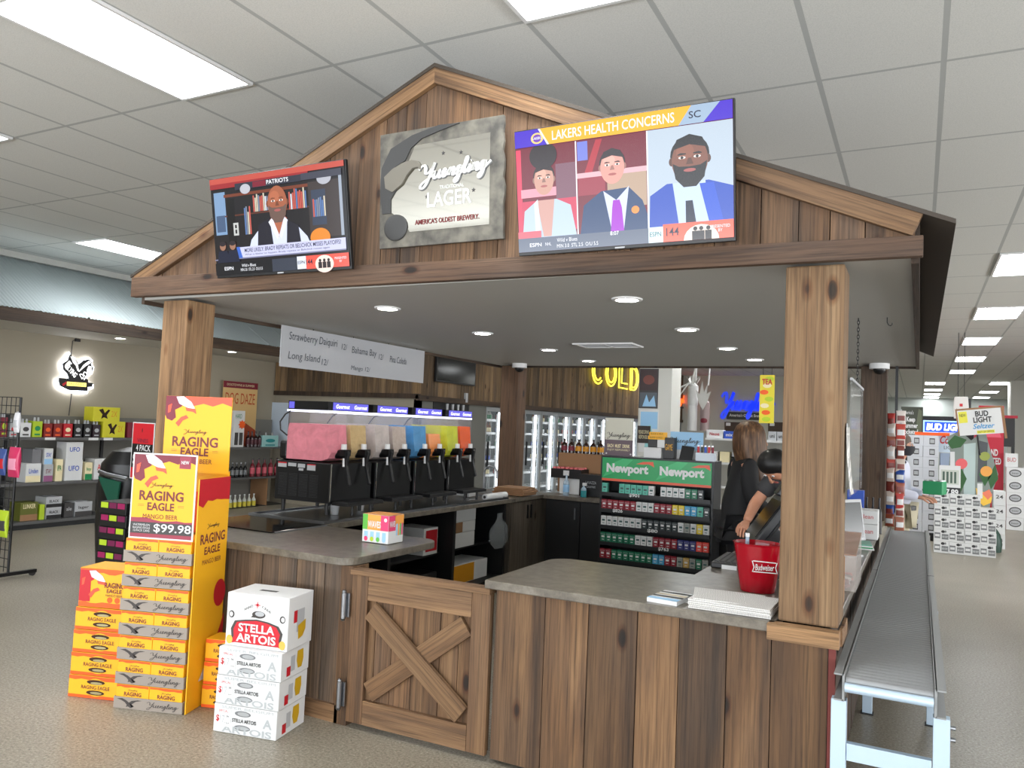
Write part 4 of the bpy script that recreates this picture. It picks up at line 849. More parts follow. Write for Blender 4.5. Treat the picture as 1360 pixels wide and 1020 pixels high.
# under-counter stock on the open shelves
def shelf_box(name, label, px, xf, depth, zb, mats, cat='box', group=None, deco=None):
    a = at(px[0], px[3], x=xf); b = at(px[1], px[2], x=xf); H = max(.05, b.z-at(px[1], px[3], x=xf).z)
    t = thing(name, label, cat, (xf, a.y, zb), R90, group)
    W = b.y-a.y
    p = MB().box(0, W, 0, depth, .001, H).build('carton', mats[0], t, bevel=.003)
    if deco: deco(p, W, H)
    return t
def dk_red(p, W, H):
    mb = MB(); rect(mb, .03, W-.01, .03, H-.02, -.001); mb.build('print', RED, p); text('Crown', W*.5, .05, WHITE, p, (W*.5, -.002, H*.4), shear=.2)
shelf_box('liquor_carton', 'white carton with a red front on the shelf under the slush machines', (562, 582, 699, 734), -3.78, .3, .421, [WHITE], deco=dk_red)
def dk_blk(p, W, H):
    mb = MB(); rect(mb, .03, W-.03, .02, H*.5, -.001); flat(mb, [(W*.2, H*.6), (W*.5, H*.85), (W*.8, H*.6), (W*.7, H*.55), (W*.5, H*.72), (W*.3, H*.55)], -.001); mb.build('print', LGREY, p)
shelf_box('black_carton', 'black carton with a white arrow on the lowest shelf below the red-fronted one', (556, 581, 737, 766), -3.72, .3, .091, [BLACK], deco=dk_blk)
def dk_txt(p, W, H): text('o8a 4o', W*.6, H*.4, DGREY, p, (W*.5, -.001, H*.5), bold=.02)
def dk_half(p, W, H):
    mb = MB(); rect(mb, .001, W*.5, .003, H-.003, -.001); mb.build('print', CARD, p)
b3 = [((595, 630, 714, 733), 'bottom white carton of the three stacked under the bar counter', None), ((596, 631, 700, 714), 'half brown half white carton, middle of the three stacked under the bar', dk_half), ((597, 632, 684, 700), 'white carton with black marks, top of the three stacked under the bar', None)]
z = .421
for px, lb, dk in b3:
    t = shelf_box('stock_carton', lb, px, -3.78, .3, z, [WHITE], group='cartons stacked under the bar', deco=dk); z += max(.05, at(px[1], px[2], x=-3.78).z-at(px[1], px[3], x=-3.78).z)+.001
def dk_or(p, W, H):
    mb = MB(); rect(mb, 0, W*.62, .005, H-.005, -.001); mb.build('print', GOLD, p)
shelf_box('orange_carton', 'orange and white carton on the lowest shelf behind the gate', (598, 647, 748, 772), -3.76, .3, .091, [WHITE], deco=dk_or)
def bag(name, label, c, r, m, seed, group=None, cat='bag'):
    rg = random.Random(seed); n = 14; rings = []
    for i in range(9):
        f = i/8; w_ = (.15+.95*math.sin(math.pi*min(1, f*1.15+.06))**.7) if f < .85 else .3
        rings.append([(r[0]*w_*(.85+.3*rg.random())*math.cos(2*math.pi*j/n), r[1]*w_*(.8+.35*rg.random())*math.sin(2*math.pi*j/n), r[2]*f) for j in range(n)])
    o = MB().rings(rings).build(name, m, None, c); return tag(o, label, cat, group)
q = at(662, 725, x=-3.56); bag('plastic_bag', 'clear plastic bag hanging under the counter beside the grey cabinet', (q.x, q.y, q.z-.02), (.05, .16, .33), mat('clear_bag', (150, 156, 160), .25, alpha=.35), 4)
# things by the sink
t = thing('paper_roll', 'white roll of paper lying at the edge of the bar counter', 'paper roll', (-3.66, 6.52, .8875))
MB().cyl((0, 0, 0), (.0, .42, 0), .03, n=18).build('paper', WHITE, t); MB().cyl((0, -.003, 0), (0, .0, 0), .014, n=12).build('core', DGREY, t)
t = thing('napkin_stack', 'small white stack of napkins behind the paper roll', 'napkins', (-3.93, 6.62, .8765)); mb = MB()
for i in range(7): mb.box(-.08+rnd(-.006, .006), .08, -.07, .07+rnd(-.006, .006), .006*i, .006*i+.005)
mb.build('napkin_pile', WHITE, t)
t = thing('flattened_bags', 'pile of flattened brown paper bags on the sink counter', 'paper bags', (-3.86, 7.3, .8635)); 
for i in range(5): MB().box(-.05+rnd(-.02, .02), .30+rnd(-.02, .02), -.16, .16+rnd(-.02, .02), .016*i, .016*i+.014).build('paper_bag', CARD, t, bevel=.004)
def bottle(name, label, loc, h, r, m, capm, group=None, lab=None, cat='bottle', n=12, taper=.62):
    t = thing(name, label, cat, loc, 0, group)
    MB().lathe([(r*.92, 0), (r, .01*h), (r, h*.55), (r*.9, h*.62), (r*.36, h*.76), (r*.33, h*.93)], n=n).build('glass_body', m, t)
    MB().cyl((0, 0, h*.93), (0, 0, h), r*.40, n=n).build('cap', capm, t)
    if lab: MB().cyl((0, 0, h*.16), (0, 0, h*.50), r*1.02, n=n, caps=False).build('wrapper', lab, t)
    return t
WATER = mat('water_bottle', (190, 215, 235), .1, alpha=.55)
q = at(733, 655, z=.857); bottle('water_bottle', 'clear water bottle standing on the rear corner counter', (-3.34, 7.72, .857), .235, .033, WATER, WHITE, lab=LBLUE)
q = at(764, 653, z=.857); t = thing('spray_bottle', 'small spray bottle with teal liquid in front of the black box', 'spray bottle', (-3.13, 7.70, .857))
MB().lathe([(.030, 0), (.031, .07)], n=14).build('liquid', TEAL, t); MB().lathe([(.031, .07), (.028, .09), (.011, .11), (.011, .12)], n=14).build('bottle_top', WATER, t); MB().box(-.012, .03, -.01, .01, .12, .15).build('trigger', WHITE, t)
def plain_box(name, label, c0, dims, m, rz=0, cat='box', group=None, txt=None, tm=None, ts=(.7, .3)):
    t = thing(name, label, cat, c0, rz, group)
    p = MB().box(0, dims[0], 0, dims[1], .0005, dims[2]).build('carton', m, t, bevel=min(.004, dims[2]*.05))
    if txt: text(txt, dims[0]*ts[0], dims[2]*ts[1], tm or WHITE, p, (dims[0]/2, -.0012, dims[2]*.55))
    return t
a = at(749, 652, z=.857); t = plain_box('black_box', 'black printed box on the rear corner counter beside the cigarette rack', (-3.225, 7.80, .857), (.27, .2, .235), BLACK, txt='LAVAZZA\nGourmet', tm=LGREY, ts=(.45, .3))
t = plain_box('white_carton', 'white carton under the black tray of red-topped cans', (-3.50, 7.9, .857), (.25, .2, .17), WHITE)
t = thing('can_tray', 'black tray of cans with red tops stacked beside the black box', 'can tray', (-3.60, 7.88, 1.028)); MB().box(0, .36, 0, .22, 0, .10).build('tray', BLACK, t)
mb = MB(); rect(mb, .15, .22, .03, .085, -.001); mb.build('print', WHITE, t)
c0 = None
for j in range(3):
    for i in range(7):
        if c0 is None: c0 = MB().cyl((0, 0, .101), (0, 0, .118), .024, .021, 12).build('can_top', mat('pink_can_top', (206, 110, 112), .4, .3), t, (.027+.051*i, .04+.065*j, 0))
        else: o = c0.copy(); COL.objects.link(o); o.parent = t; o.location = (.027+.051*i, .04+.065*j, 0)
t = plain_box('cardboard_tray', 'brown cardboard tray of dark bottles behind the can tray', (-3.62, 8.115, .857), (.55, .085, .44), CARD)
for i in range(6):
    bottle('dark_bottle', ORD[i]+' dark bottle from the left in the brown cardboard tray', (-3.57+.088*i, 8.157, 1.298), .16, .036, BROWN, BLACK, 'dark bottles in the cardboard tray', GOLD if i > 1 else MAROON)
for i in range(3):
    bottle('dark_bottle', ORD[i]+' dark bottle from the left beside the cardboard tray, above the black box', (-3.02+.075*i, 8.14, .857), .45, .036, BROWN, BLACK, 'dark bottles beside the cardboard tray', CREAM)
# ------------------------------------------------------------------ cigarette rack
RKX0, RKX1, RKY = -2.755, -1.655, 7.2
rk = thing('cigarette_rack', 'black cigarette rack with a green header facing the counter', 'rack', (RKX0, RKY, 0)); RW = RKX1-RKX0; RKB = mat('rack_black', (22, 24, 27), .4)
MB().box(0, .02, 0, .30, 0, 1.325).box(RW-.02, RW, 0, .30, 0, 1.325).box(.02, RW-.02, .27, .30, 0, 1.31).box(.02, RW-.02, 0, .30, 1.31, 1.325).box(.02, RW-.02, .01, .27, 0, .13).build('frame', RKB, rk)
hd = MB().box(.02, RW-.02, -.012, .01, 1.085, 1.308).build('header', mat('newport_green', (22, 140, 78), .35, emit=.12), rk)
mb = MB(); rect(mb, .02, RW-.02, 1.085, 1.108, -.0128, 0)
for i in range(2):
    x = .03+.53*i
    flat(mb, [(x+.33, 1.26), (x+.40, 1.285), (x+.50, 1.29), (x+.51, 1.24), (x+.46, 1.265), (x+.40, 1.26)], -.0128, 0)
    flat(mb, [(x, 1.12), (x+.2, 1.2), (x+.3, 1.3), (x+.2, 1.305), (x+.08, 1.25)], -.0126, 1)
mb.build('header_print', [mat('header_coral', (222, 92, 62), .4), mat('pale_green', (60, 176, 110), .4)], hd)
for i in range(2): text('Newport', .42, .11, WHITE, hd, (.275+.53*i, -.0136, 1.20), bold=.05)
SHZ = [.97-.158*i for i in range(6)]
PK = {'W': WHITE, 'G': mat('pack_green', (20, 110, 80), .4), 'T': mat('pack_mint', (90, 180, 160), .4), 'R': mat('pack_maroon', (140, 26, 44), .4), 'Y': mat('pack_yellow', (226, 200, 50), .4), 'B': mat('pack_sky', (70, 160, 205), .4), 'K': mat('pack_black', (36, 48, 50), .4), 'N': mat('pack_navy', (52, 54, 120), .4), 'S': mat('pack_silver', (150, 152, 146), .4), 'C': mat('pack_coral', (228, 74, 62), .4), 'D': mat('pack_gold', (190, 156, 84), .4)}
NMC = {'W': 'white', 'G': 'dark green', 'T': 'mint green', 'R': 'maroon', 'Y': 'yellow', 'B': 'sky blue', 'K': 'black', 'N': 'navy', 'S': 'silver grey', 'C': 'coral red', 'D': 'gold'}
ROWS = ['T..TTTTTW.WWWWGGK.', 'RRRRRRWWWRRRYYBBTK', 'WWWWWWWKKKKKKWSWYW', 'GGGGGGWWWRRRRNNNCC', 'RRGGGGGGGBBRRSDSGS', 'WRWRWRWWRWWDDRRRSS']
SHN = ['top', 'second', 'third', 'fourth', 'fifth', 'lowest']; pk0 = {}
for r in range(6):
    z = SHZ[r]
    s = MB().box(.02, RW-.02, -.03, .27, z-.022, z).box(.02, RW-.02, -.034, -.03, z-.03, z+.006).build('shelf', RKB, rk)
    if r < 4: text(['$901', '$826', '$80', '$763'][r], .10, .036, WHITE, s, ([.36, .20, .55, .66][r], -.0352, z-.008), bold=.03, name='price_lettering')
    n = 0
    for i, c in enumerate(ROWS[r]):
        if c == '.': continue
        n += 1; lb = NMC[c]+' cigarette pack, '+ORD[n-1]+' from left on the '+SHN[r]+' shelf of the rack'
        L_ = Vector((RKX0+.028+.0583*i, RKY-.022, z+.0005))
        if c in pk0: dup(pk0[c], lb, L_)
        else:
            pk = thing('cigarette_pack', lb, 'cigarette pack', L_, 0, 'cigarette packs on the rack')
            p = MB().box(0, .054, 0, .05, 0, .092).build('pack', PK[c], pk, bevel=.002)
            mb = MB(); rect(mb, .012, .042, .042, .060, -.0008, 0); rect(mb, .003, .051, .072, .074, -.0008, 0); rect(mb, .016, .038, .02, .026, -.0008, 0); mb.build('print', [WHITE if c not in 'WST' else mat('pack_ink', (60, 90, 90), .5)], p); pk0[c] = pk
for i, (x, r, m_, w_) in enumerate(((.56, 1, RED, .15), (.44, 4, LGREY, .17), (.78, 4, LGREY, .15), (.70, 1, BLACK, .10))):
    pass
# on top of the rack
TZ = 1.326
def pt(px, py, y): return at(px, py, y=y)
a, b_ = pt(803, 598, 7.3), pt(842, 547, 7.3); W = b_.x-a.x; H = .37
t = thing('acrylic_sign', 'cream and mauve brewery sign on the left end of the cigarette rack', 'sign', (a.x, 7.3, TZ)); p = MB().box(0, W, 0, .006, 0, H).build('panel', mat('sign_cream', (206, 204, 188), .4), t); MB().box(.02, W-.02, -.04, .05, 0, .004).build('foot', CLR, t)
mb = MB(); rect(mb, 0, W, 0, H*.42, -.001, 0)
for x in (.02, W-.02):
    for z in (.02, H-.025): flat(mb, oval(x, z, .008, .008, 10), -.0016, 1)
mb.build('print', [mat('mauve_print', (104, 88, 96), .5), WHITE], p); text('Yuengling', W*.86, .07, INKG, p, (W*.5, -.002, H*.53), shear=.35); text('EACH  MUST  DRINK', W*.8, .035, CREAM, p, (W*.5, -.002, H*.26), bold=.03); text('ENJOY RESPONSIBLY', W*.8, .025, CREAM, p, (W*.5, -.002, H*.15))
for i, (x, z, w_, h_, m_, tx) in enumerate(((-2.34, 0, .17, .10, WHITE, 'box of white packets on the rack, bottom of the yellow carton pile'), (-2.30, .101, .085, .075, BLACK, 'small black carton, left one on the rack pile'), (-2.21, .101, .07, .075, WHITE, 'small white carton, right one on the rack pile'), (-2.30, .177, .16, .035, YEL, 'flat yellow carton across the rack pile'), (-2.29, .213, .15, .035, YEL, 'topmost yellow carton of the rack pile'))):
    plain_box('small_carton', tx, (x, 7.24, TZ+z), (w_, .1, h_), m_, group='cartons piled on the rack', txt='BLACK & MILD' if i in (3, 4) else None, tm=BLACK, ts=(.8, .4))
plain_box('small_carton', 'tall black carton beside the yellow carton pile on the rack', (-2.15, 7.26, TZ), (.10, .1, .2), BLACK, group='cartons piled on the rack', txt='GAME', tm=YEL)
a, b_ = pt(888, 605, 7.32), pt(933, 571, 7.32); W = b_.x-a.x; t = thing('blue_card', 'pale blue brewery card leaning on top of the cigarette rack', 'sign', (a.x, 7.36, TZ)); p = MB().box(0, W, 0, .005, 0, .26).build('card', LBLUE, t); text('Yuengling', W*.95, .08, INKG, p, (W*.45, -.001, .17), shear=.35)
mb = MB(); rect(mb, 0, W, 0, .09, -.0008); mb.build('print', WHITE, p)
t = thing('tablet', 'small black tablet on a stand in front of the blue card', 'tablet', (-1.99, 7.22, TZ)); o = MB().box(0, .12, 0, .012, 0, .14).build('case', BLACK, t, bevel=.003); o.rotation_euler = (-.25, .12, 0); MB().box(.02, .10, .012, .07, 0, .01).build('stand', BLACK, t)
t = thing('lighter_stand', 'clear lighter stand on the right end of the rack', 'stand', (-1.83, 7.21, TZ)); MB().box(0, .17, 0, .07, 0, .075).build('tray', mat('frosted_plastic', (190, 200, 212), .3), t)
for i, m_ in enumerate((RED, DGREY, BLUE, RED, MAROON)):
    l = thing('pocket_lighter', ['red lighter at the left of', 'grey lighter second in', 'blue lighter in the middle of', 'red lighter fourth in', 'maroon lighter at the right of'][i]+' the clear lighter stand', 'lighter', (-1.815+.033*i, 7.245, TZ+.0755), 0, 'lighters in the stand')
    MB().box(-.011, .011, -.006, .006, 0, .055).build('fuel_body', m_, l, bevel=.003); MB().box(-.009, .009, -.005, .005, .055, .068).build('lighter_head', STEEL, l)
# ------------------------------------------------------------------ clear menu board with handwriting
t = thing('menu_board', 'translucent white board with handwritten drinks hung along the left soffit edge', 'menu board', (-4.30, 4.40, 1.955))
p = MB().box(-.004, .004, 0, 1.93, 0, .315).build('panel', mat('frosted_board', (206, 208, 212), .16, alpha=.72), t)
MARK = mat('marker_ink', (84, 88, 94), .6)
for s, u, v, w_, h_ in (('Strawberry Daiquiri', .36, .235, .56, .08), ('12/', .73, .225, .07, .05), ('Bahama Bay', 1.0, .205, .34, .075), ('12/', 1.24, .19, .07, .05), ('Pina Colada', 1.50, .185, .26, .06), ('Long Island', .26, .085, .36, .075), ('12/', .50, .075, .08, .05), ('Mango 12/', .96, .055, .26, .05)):
    text(s, w_, h_, MARK, p, (.006, u, v), EAST, shear=.1)
for i, y in enumerate((.35, .85, 1.35, 1.8)): MB().tube([(0, y, .30), (0, y, .325)], .004).build('hook', DARKM, t)
# ------------------------------------------------------------------ left wall shelving
SHM = mat('shelf_metal', (92, 92, 92), .5, .2); SHB = mat('shelf_back', (120, 118, 112), .7)
g = thing('shelf_unit', 'long grey shelf unit of beer packs along the left wall', 'shelves', (-10.56, 4.6, 0))
MB().box(.0, .03, 0, 4.1, .05, 1.45).build('back_panel', SHB, g)
for z, d in ((1.17, .42), (.585, .46), (.10, .52)):
    s = MB().box(.03, d, 0, 4.1, z-.03, z-.001).box(d, d+.012, 0, 4.1, z-.035, z).build('shelf', SHM, g)
    if z == 1.17:
        for px0, px1 in ((60, 74), (118, 131), (138, 150)):
            a = at(px0, 583, x=-10.12).y-4.6; b = at(px1, 583, x=-10.12).y-4.6; MB().box(d+.013, d+.015, a, b, z-.035, z).build('price_tag', WHITE, s)
MB().box(.03, .50, 0, 4.1, .0, .06).build('base', DARKM, g)
for y in (.0, 1.35, 2.7, 4.06): MB().box(.03, .06, y, y+.04, .06, 1.45).build('upright', DARKM, g)
XF = -10.16
def dk_carrier(c2):
    def f(p, W, H):
        mb = MB()
        for i in range(2): mb.cyl((W*(.3+.4*i), .04, H), (W*(.3+.4*i), .04, H+.05), .016, .012, 8)
        mb.build('bottle_cap', LGREY, p)
        mb = MB(); flat(mb, oval(W*.5, H*.55, W*.3, H*.16, 12), -.001, 0); rect(mb, W*.2, W*.8, H*.12, H*.22, -.001, 0); mb.build('print', c2, p)
    return f
def dk_word(s, m, w_=.6, h_=.25, zf=.6, band=None):
    def f(p, W, H):
        if band is not None: mb = MB(); rect(mb, .002, W-.002, .003, H*.35, -.0008); mb.build('print', band, p)
        text(s, W*w_, H*h_, m, p, (W*.5, -.0016, H*zf), bold=.015)
    return f
top = [((0, 11, 553, 579), 'red and green bottle pack at the left end of the top wall shelf', MAROON, LIME), ((12, 25, 560, 579), 'pale bottle pack behind the wire grid on the top wall shelf', LGREY, RED), ((27, 42, 560, 579), 'white bottle pack on the top wall shelf, left of the lime one', WHITE, DGREY), ((43, 57, 558, 579), 'lime green bottle pack on the top wall shelf', LIME, GREEN),
       ((58, 70, 561, 579), 'dark red bottle pack on the top wall shelf, right of the lime one', mat('deep_red_print', (128, 28, 26), .5), ORG), ((71, 83, 561, 579), 'second dark red bottle pack right of the lime one on the top wall shelf', mat('deep_red_print', (128, 28, 26), .5), ORG), ((84, 97, 561, 579), 'crimson bottle pack with a pale badge on the top wall shelf', RED, CREAM), ((98, 110, 561, 579), 'black bottle pack right of the crimson one on the top wall shelf', BLACK, LGREY), ((111, 122, 561, 579), 'second black bottle pack from the crimson one on the top wall shelf', BLACK, LGREY), ((123, 134, 562, 579), 'plum-black bottle pack just left of the yellow cases', mat('plum_black', (40, 24, 34), .5), LGREY)]
for px, lb, m_, m2 in top: shelf_box('bottle_pack', lb, px, XF, .2, 1.1705, [m_], 'bottle pack', 'bottle packs on the top wall shelf', dk_carrier(m2))
YC = mat('yellow_case', (206, 200, 40), .5)
def dk_dog(p, W, H):
    mb = MB(); flat(mb, [(W*.2, H*.8), (W*.35, H*.9), (W*.42, H*.6), (W*.55, H*.85), (W*.62, H*.8), (W*.5, H*.45), (W*.55, H*.2), (W*.4, H*.3), (W*.3, H*.2), (W*.34, H*.5)], -.001); mb.build('print', BROWN, p); text('2X', W*.22, H*.4, GOLD, p, (W*.78, -.001, H*.55))
t1 = shelf_box('yellow_case', 'lower yellow beer case at the right end of the top wall shelf', (136, 167, 558, 579), XF, .2, 1.1705, [YC], 'beer case', 'yellow beer cases', dk_dog)
z1 = 1.1705+max(.05, at(136, 558, x=XF).z-at(136, 579, x=XF).z)+.001
shelf_box('yellow_case', 'upper yellow beer case stacked on top of the wall shelf packs', (123, 160, 541, 560), XF, .2, z1, [YC], 'beer case', 'yellow beer cases', dk_dog)
shelf_box('bottle_pack', 'dark red pack right of the yellow cases, behind the red price sign', (169, 180, 560, 580), XF, .2, 1.1705, [MAROON], 'bottle pack', 'bottle packs on the top wall shelf')
mid = [((33, 55, 619, 644), 'white case with blue lettering on the middle wall shelf', WHITE, dk_word('Linden', BLUE, band=CREAM)), ((57, 71, 620, 643), 'white and mauve can pack, lower of two on the middle wall shelf', LGREY, dk_word('STAY', MAROON, band=mat('mauve_band', (150, 90, 130), .5))), ((73, 84, 613, 642), 'slim cream can pack left of the tall white cases', CREAM, dk_word('IPA', GREEN)), ((85, 110, 615, 642), 'white case with a beer glass print, lower of two on the middle wall shelf', WHITE, dk_word('UFO', BLUE)),
       ((112, 123, 618, 641), 'green and white can pack right of the tall white cases', CREAM, dk_word('hop', GREEN, band=GREEN)), ((124, 150, 614, 641), 'white fruit print case at the right end of the middle wall shelf', WHITE, dk_word('A A A', RED, .7, .3))]
tops = {}
for px, lb, m_, dk in mid:
    shelf_box('can_case', lb, px, XF, .22, .5855, [m_], 'can case', 'cases on the middle wall shelf', dk); tops[px] = .5855+max(.05, at(px[0], px[2], x=XF).z-at(px[0], px[3], x=XF).z)+.001
shelf_box('can_case', 'white and blue can pack, upper of two on the middle wall shelf', (58, 71, 598, 619), XF, .22, tops[(57, 71, 620, 643)], [WHITE], 'can case', 'cases on the middle wall shelf', dk_word('STAY', BLUE, band=LBLUE))
shelf_box('can_case', 'white case with a beer glass print, upper of two on the middle wall shelf', (87, 111, 590, 614), XF, .22, tops[(85, 110, 615, 642)], [WHITE], 'can case', 'cases on the middle wall shelf', dk_word('UFO', BLUE))
shelf_box('can_case', 'grey case resting on the white blue-lettered one on the middle wall shelf', (42, 55, 600, 619), XF, .22, tops[(33, 55, 619, 644)], [mat('mid_grey_print', (120, 120, 124), .5)], 'can case', 'cases on the middle wall shelf')
low = [((25, 50, 680, 704), 'green and brown case on the bottom wall shelf', mat('olive_print', (96, 100, 34), .5), dk_word('LUNKER', CREAM, .7, .25, .8, band=CARD)), ((51, 59, 682, 702), 'slim lime pack beside the green case on the bottom wall shelf', LIME, None), ((60, 81, 686, 701), 'black and white case, lower of two on the bottom wall shelf', LGREY, dk_word('BLACK', BLACK, band=BLACK)), ((84, 97, 681, 700), 'dark case between the stacked pair and the silver one', DGREY, dk_word('ale', LGREY)), ((98, 122, 678, 697), 'silver-grey case at the right end of the bottom wall shelf', LGREY, dk_word('lager', DGREY, band=DGREY))]
for px, lb, m_, dk in low: shelf_box('can_case', lb, px, -10.10, .24, .1005, [m_], 'can case', 'cases on the bottom wall shelf', dk)
z2 = .1005+max(.05, at(60, 686, x=-10.1).z-at(60, 701, x=-10.1).z)+.001
shelf_box('can_case', 'black and white case, upper of two on the bottom wall shelf', (60, 82, 671, 685), -10.10, .24, z2, [LGREY], 'can case', 'cases on the bottom wall shelf', dk_word('BLACK', BLACK, band=BLACK))
# glowing dog sign on the left wall
q = at(97, 496, x=-10.59); u = abs(at(122, 496, x=-10.57).y-at(72, 496, x=-10.57).y)/50   # metres per photo pixel here
t = thing('neon_sign', 'glowing black and white winged dog sign on the left wall', 'lit sign', (-10.59, q.y, q.z), R90)
def sp(x, y): return ((x-560)/15.7*u, (540-y)/15.7*u)
body = [sp(*k) for k in ((440, 160), (480, 230), (560, 260), (620, 350), (720, 260), (830, 225), (905, 270), (890, 330), (940, 400), (910, 520), (850, 530), (770, 620), (840, 640), (850, 700), (950, 710), (950, 790), (850, 800), (850, 880), (470, 890), (270, 810), (230, 700), (250, 650), (440, 650), (400, 560), (310, 480), (290, 360), (390, 290), (410, 200))]
GLOW = mat('halo_light', (238, 242, 255), .5, emit=9)
cx = sum(p_[0] for p_ in body)/len(body); cz = sum(p_[1] for p_ in body)/len(body)
MB().prism([(cx+(a-cx)*1.10, cz+(b-cz)*1.12) for a, b in body], 'y', -.030, -.012).build('halo_light', GLOW, t)
MB().prism(body, 'y', -.05, -.031).build('backing', BLACK, t)
LW = mat('lit_lettering', (245, 245, 245), .4, emit=1.1)
mb = MB()
for w_ in (((430, 200), (540, 270), (600, 360), (620, 440), (640, 480), (720, 350), (830, 260), (890, 280), (860, 310), (760, 380), (640, 500), (600, 480), (560, 380), (500, 330)), ((340, 380), (420, 290), (480, 350), (420, 380), (370, 480), (330, 420)), ((830, 360), (900, 370), (900, 500), (840, 510), (800, 440)), ((740, 640), (830, 540), (800, 600), (760, 660))):
    flat(mb, [sp(*k) for k in w_], -.0515)
mb.build('wing_print', LW, t)
for s, x, y, a, h_ in (('FLYING', 480, 500, -.75, 105), ('DOG', 770, 540, .55, 115)): text(s, (270 if s == 'FLYING' else 230)/15.7*u, h_/15.7*u, LW, t, (sp(x, y)[0], -.0525, sp(x, y)[1]), (R90, -a, 0), bold=.02)
mb = MB(); rect(mb, sp(400, 790)[0], sp(810, 790)[0], sp(0, 795)[1], sp(0, 715)[1], -.052, 0); flat(mb, [sp(*k) for k in ((300, 770), (390, 710), (390, 760), (330, 810))], -.052, 1)
mb.build('banner_print', [mat('lit_yellow', (246, 226, 120), .4, emit=1.0), RED], t); text('BREWERY', 330/15.7*u, 50/15.7*u, INKG, t, (sp(600, 755)[0], -.0528, sp(600, 755)[1]))
a = at(101, 449, x=-10.59)-Vector((-10.59, q.y, q.z)); zb = at(93, 552, x=-10.59).z-q.z
MB().tube([(a.y, -.008, a.z), (a.y-.05, -.006, a.z-.05), (a.y-.06, -.006, .2), (0, -.006, .05)], .005).build('cord', DGREY, t); MB().tube([(0, -.006, -.2), (-.02, -.006, zb)], .006).build('cord', DGREY, t); MB().box(a.y-.02, a.y+.05, -.03, -.001, a.z-.05, a.z-.01).build('plug', BLACK, t)
def pouch(name, label, c, W, H, T, m, rz=0, group=None, band=None, cat='bag'):
    """a sealed pillow bag hanging from its top edge, which is at c"""
    t = thing(name, label, cat, c, rz, group); rings = []; n = 20
    for i in range(9):
        f = i/8; th = T*max(.03, math.sin(math.pi*f))**.6; wd = W*(1-.10*math.sin(math.pi*f))
        rings.append([(wd/2*math.copysign(abs(math.cos(q))**.6, math.cos(q)), th/2*math.copysign(abs(math.sin(q))**.8, math.sin(q)), -H*f) for q in [2*math.pi*j/n for j in range(n)]])
    p = MB().rings(rings[::-1]).build('pouch', m, t)
    if band: mb = MB(); mb.rings([[(x*.92, y*1.06-.001, z) for x, y, z in r] for r in (rings[6], rings[5], rings[4], rings[3])], cap=False); mb.build('band_print', band, p)
    MB().box(-.008, .008, -.002, .002, .0, .012).build('hang_tab', LGREY, t)
    return t
# wire grid rack with bags
a = at(28, 528, y=4.25); t = thing('wire_grid', 'black wire grid rack with snack bags cut by the left edge', 'wire rack', (a.x-.95, 4.25, 0))
mb = MB(); n = 13
for i in range(n+1): mb.cyl((.95*i/n, 0, .06), (.95*i/n, 0, a.z), .004, n=6)
for i in range(21): mb.cyl((0, .006, .1+(a.z-.1)*i/20), (.95, .006, .1+(a.z-.1)*i/20), .004, n=6)
mb.build('grid', BLACK, t)
MB().tube([(.95, 0, .03), (.95, 0, a.z)], .012).build('upright', BLACK, t); MB().tube([(0, 0, .03), (0, 0, a.z)], .012).build('upright', BLACK, t); MB().box(.93, .97, -.25, .25, .03, .06).box(-.02, .02, -.25, .25, .03, .06).build('foot', BLACK, t)
for x in (0, .95):
    for y in (-.22, .22): MB().cyl((x-.012, y, .028), (x+.012, y, .028), .027, n=12).build('caster', DGREY, t)
for i, (px, py, r, m_, lb, bd_) in enumerate(((20, 594, (.17, .27, .06), mat('pink_bag', (200, 50, 96), .3), 'pink snack bag hanging on the wire grid', mat('pale_pink', (226, 150, 175), .4)), (3, 596, (.14, .24, .05), mat('blue_bag', (60, 80, 140), .3), 'blue and red bag hanging at the left edge of the wire grid', RED), (23, 548, (.08, .18, .05), mat('white_bag', (216, 216, 220), .3), 'white bag hanging high on the wire grid', LGREY), (5, 678, (.15, .24, .05), LIME, 'lime bag hanging low on the wire grid', DGREY))):
    c = at(px, py, y=4.20); pouch('snack_bag', lb, (c.x, 4.205, c.z), r[0], r[1], r[2], m_, 0, 'bags on the wire grid', bd_)
# fruit pack stack, barrel and price sign beyond the beer tower
for i in range(8):
    z = .102*i
    a = at(131, 700, y=4.2); t = thing('fruit_pack', (['bottom', 'second', 'third', 'fourth', 'fifth', 'sixth', 'seventh', 'top'][i])+' black tray of magenta and lime cans in the stack beyond the beer tower', 'can tray', (a.x-.01*(i % 2), 4.2, z), .1, 'trays of fruit cans')
    p = MB().box(0, .30, 0, .28, .001, .10).build('tray', BLACK, t, bevel=.004); mb = MB()
    for j in range(3): rect(mb, .02+.092*j, .10+.092*j, .05, .095, -.001, (i+j) % 3)
    mb.build('print', [mat('berry_print', (150, 24, 84), .45), LIME if True else None, mat('plum_can', (110, 26, 70), .45)], p)
a = at(163, 600, y=5.0); b_ = at(132, 690, y=5.0)
t = thing('barrel_cooler', 'black barrel-shaped drinks cooler behind the fruit can stack', 'cooler', (b_.x+.26, 5.1, 0))
MB().lathe([(.20, 0), (.24, .05), (.27, .45), (.27, .85), (.25, 1.05), (.16, 1.17), (.02, 1.21)], n=28).build('barrel', mat('barrel_black', (10, 10, 11), .35), t)
MB().tube([(-.02, -.30, .98), (.10, -.31, .96), (.30, -.24, .93)], .02).build('handle', STEEL, t); MB().prism([(-.06, .93), (.26, .90), (.22, .60), (.10, .72)], 'y', -.285, -.27).build('green_panel', mat('dark_green_panel', (16, 78, 60), .4), t)
q0, q1 = at(172, 635, y=4.62), at(206, 562, y=4.62); W, H = q1.x-q0.x, q1.z-q0.z
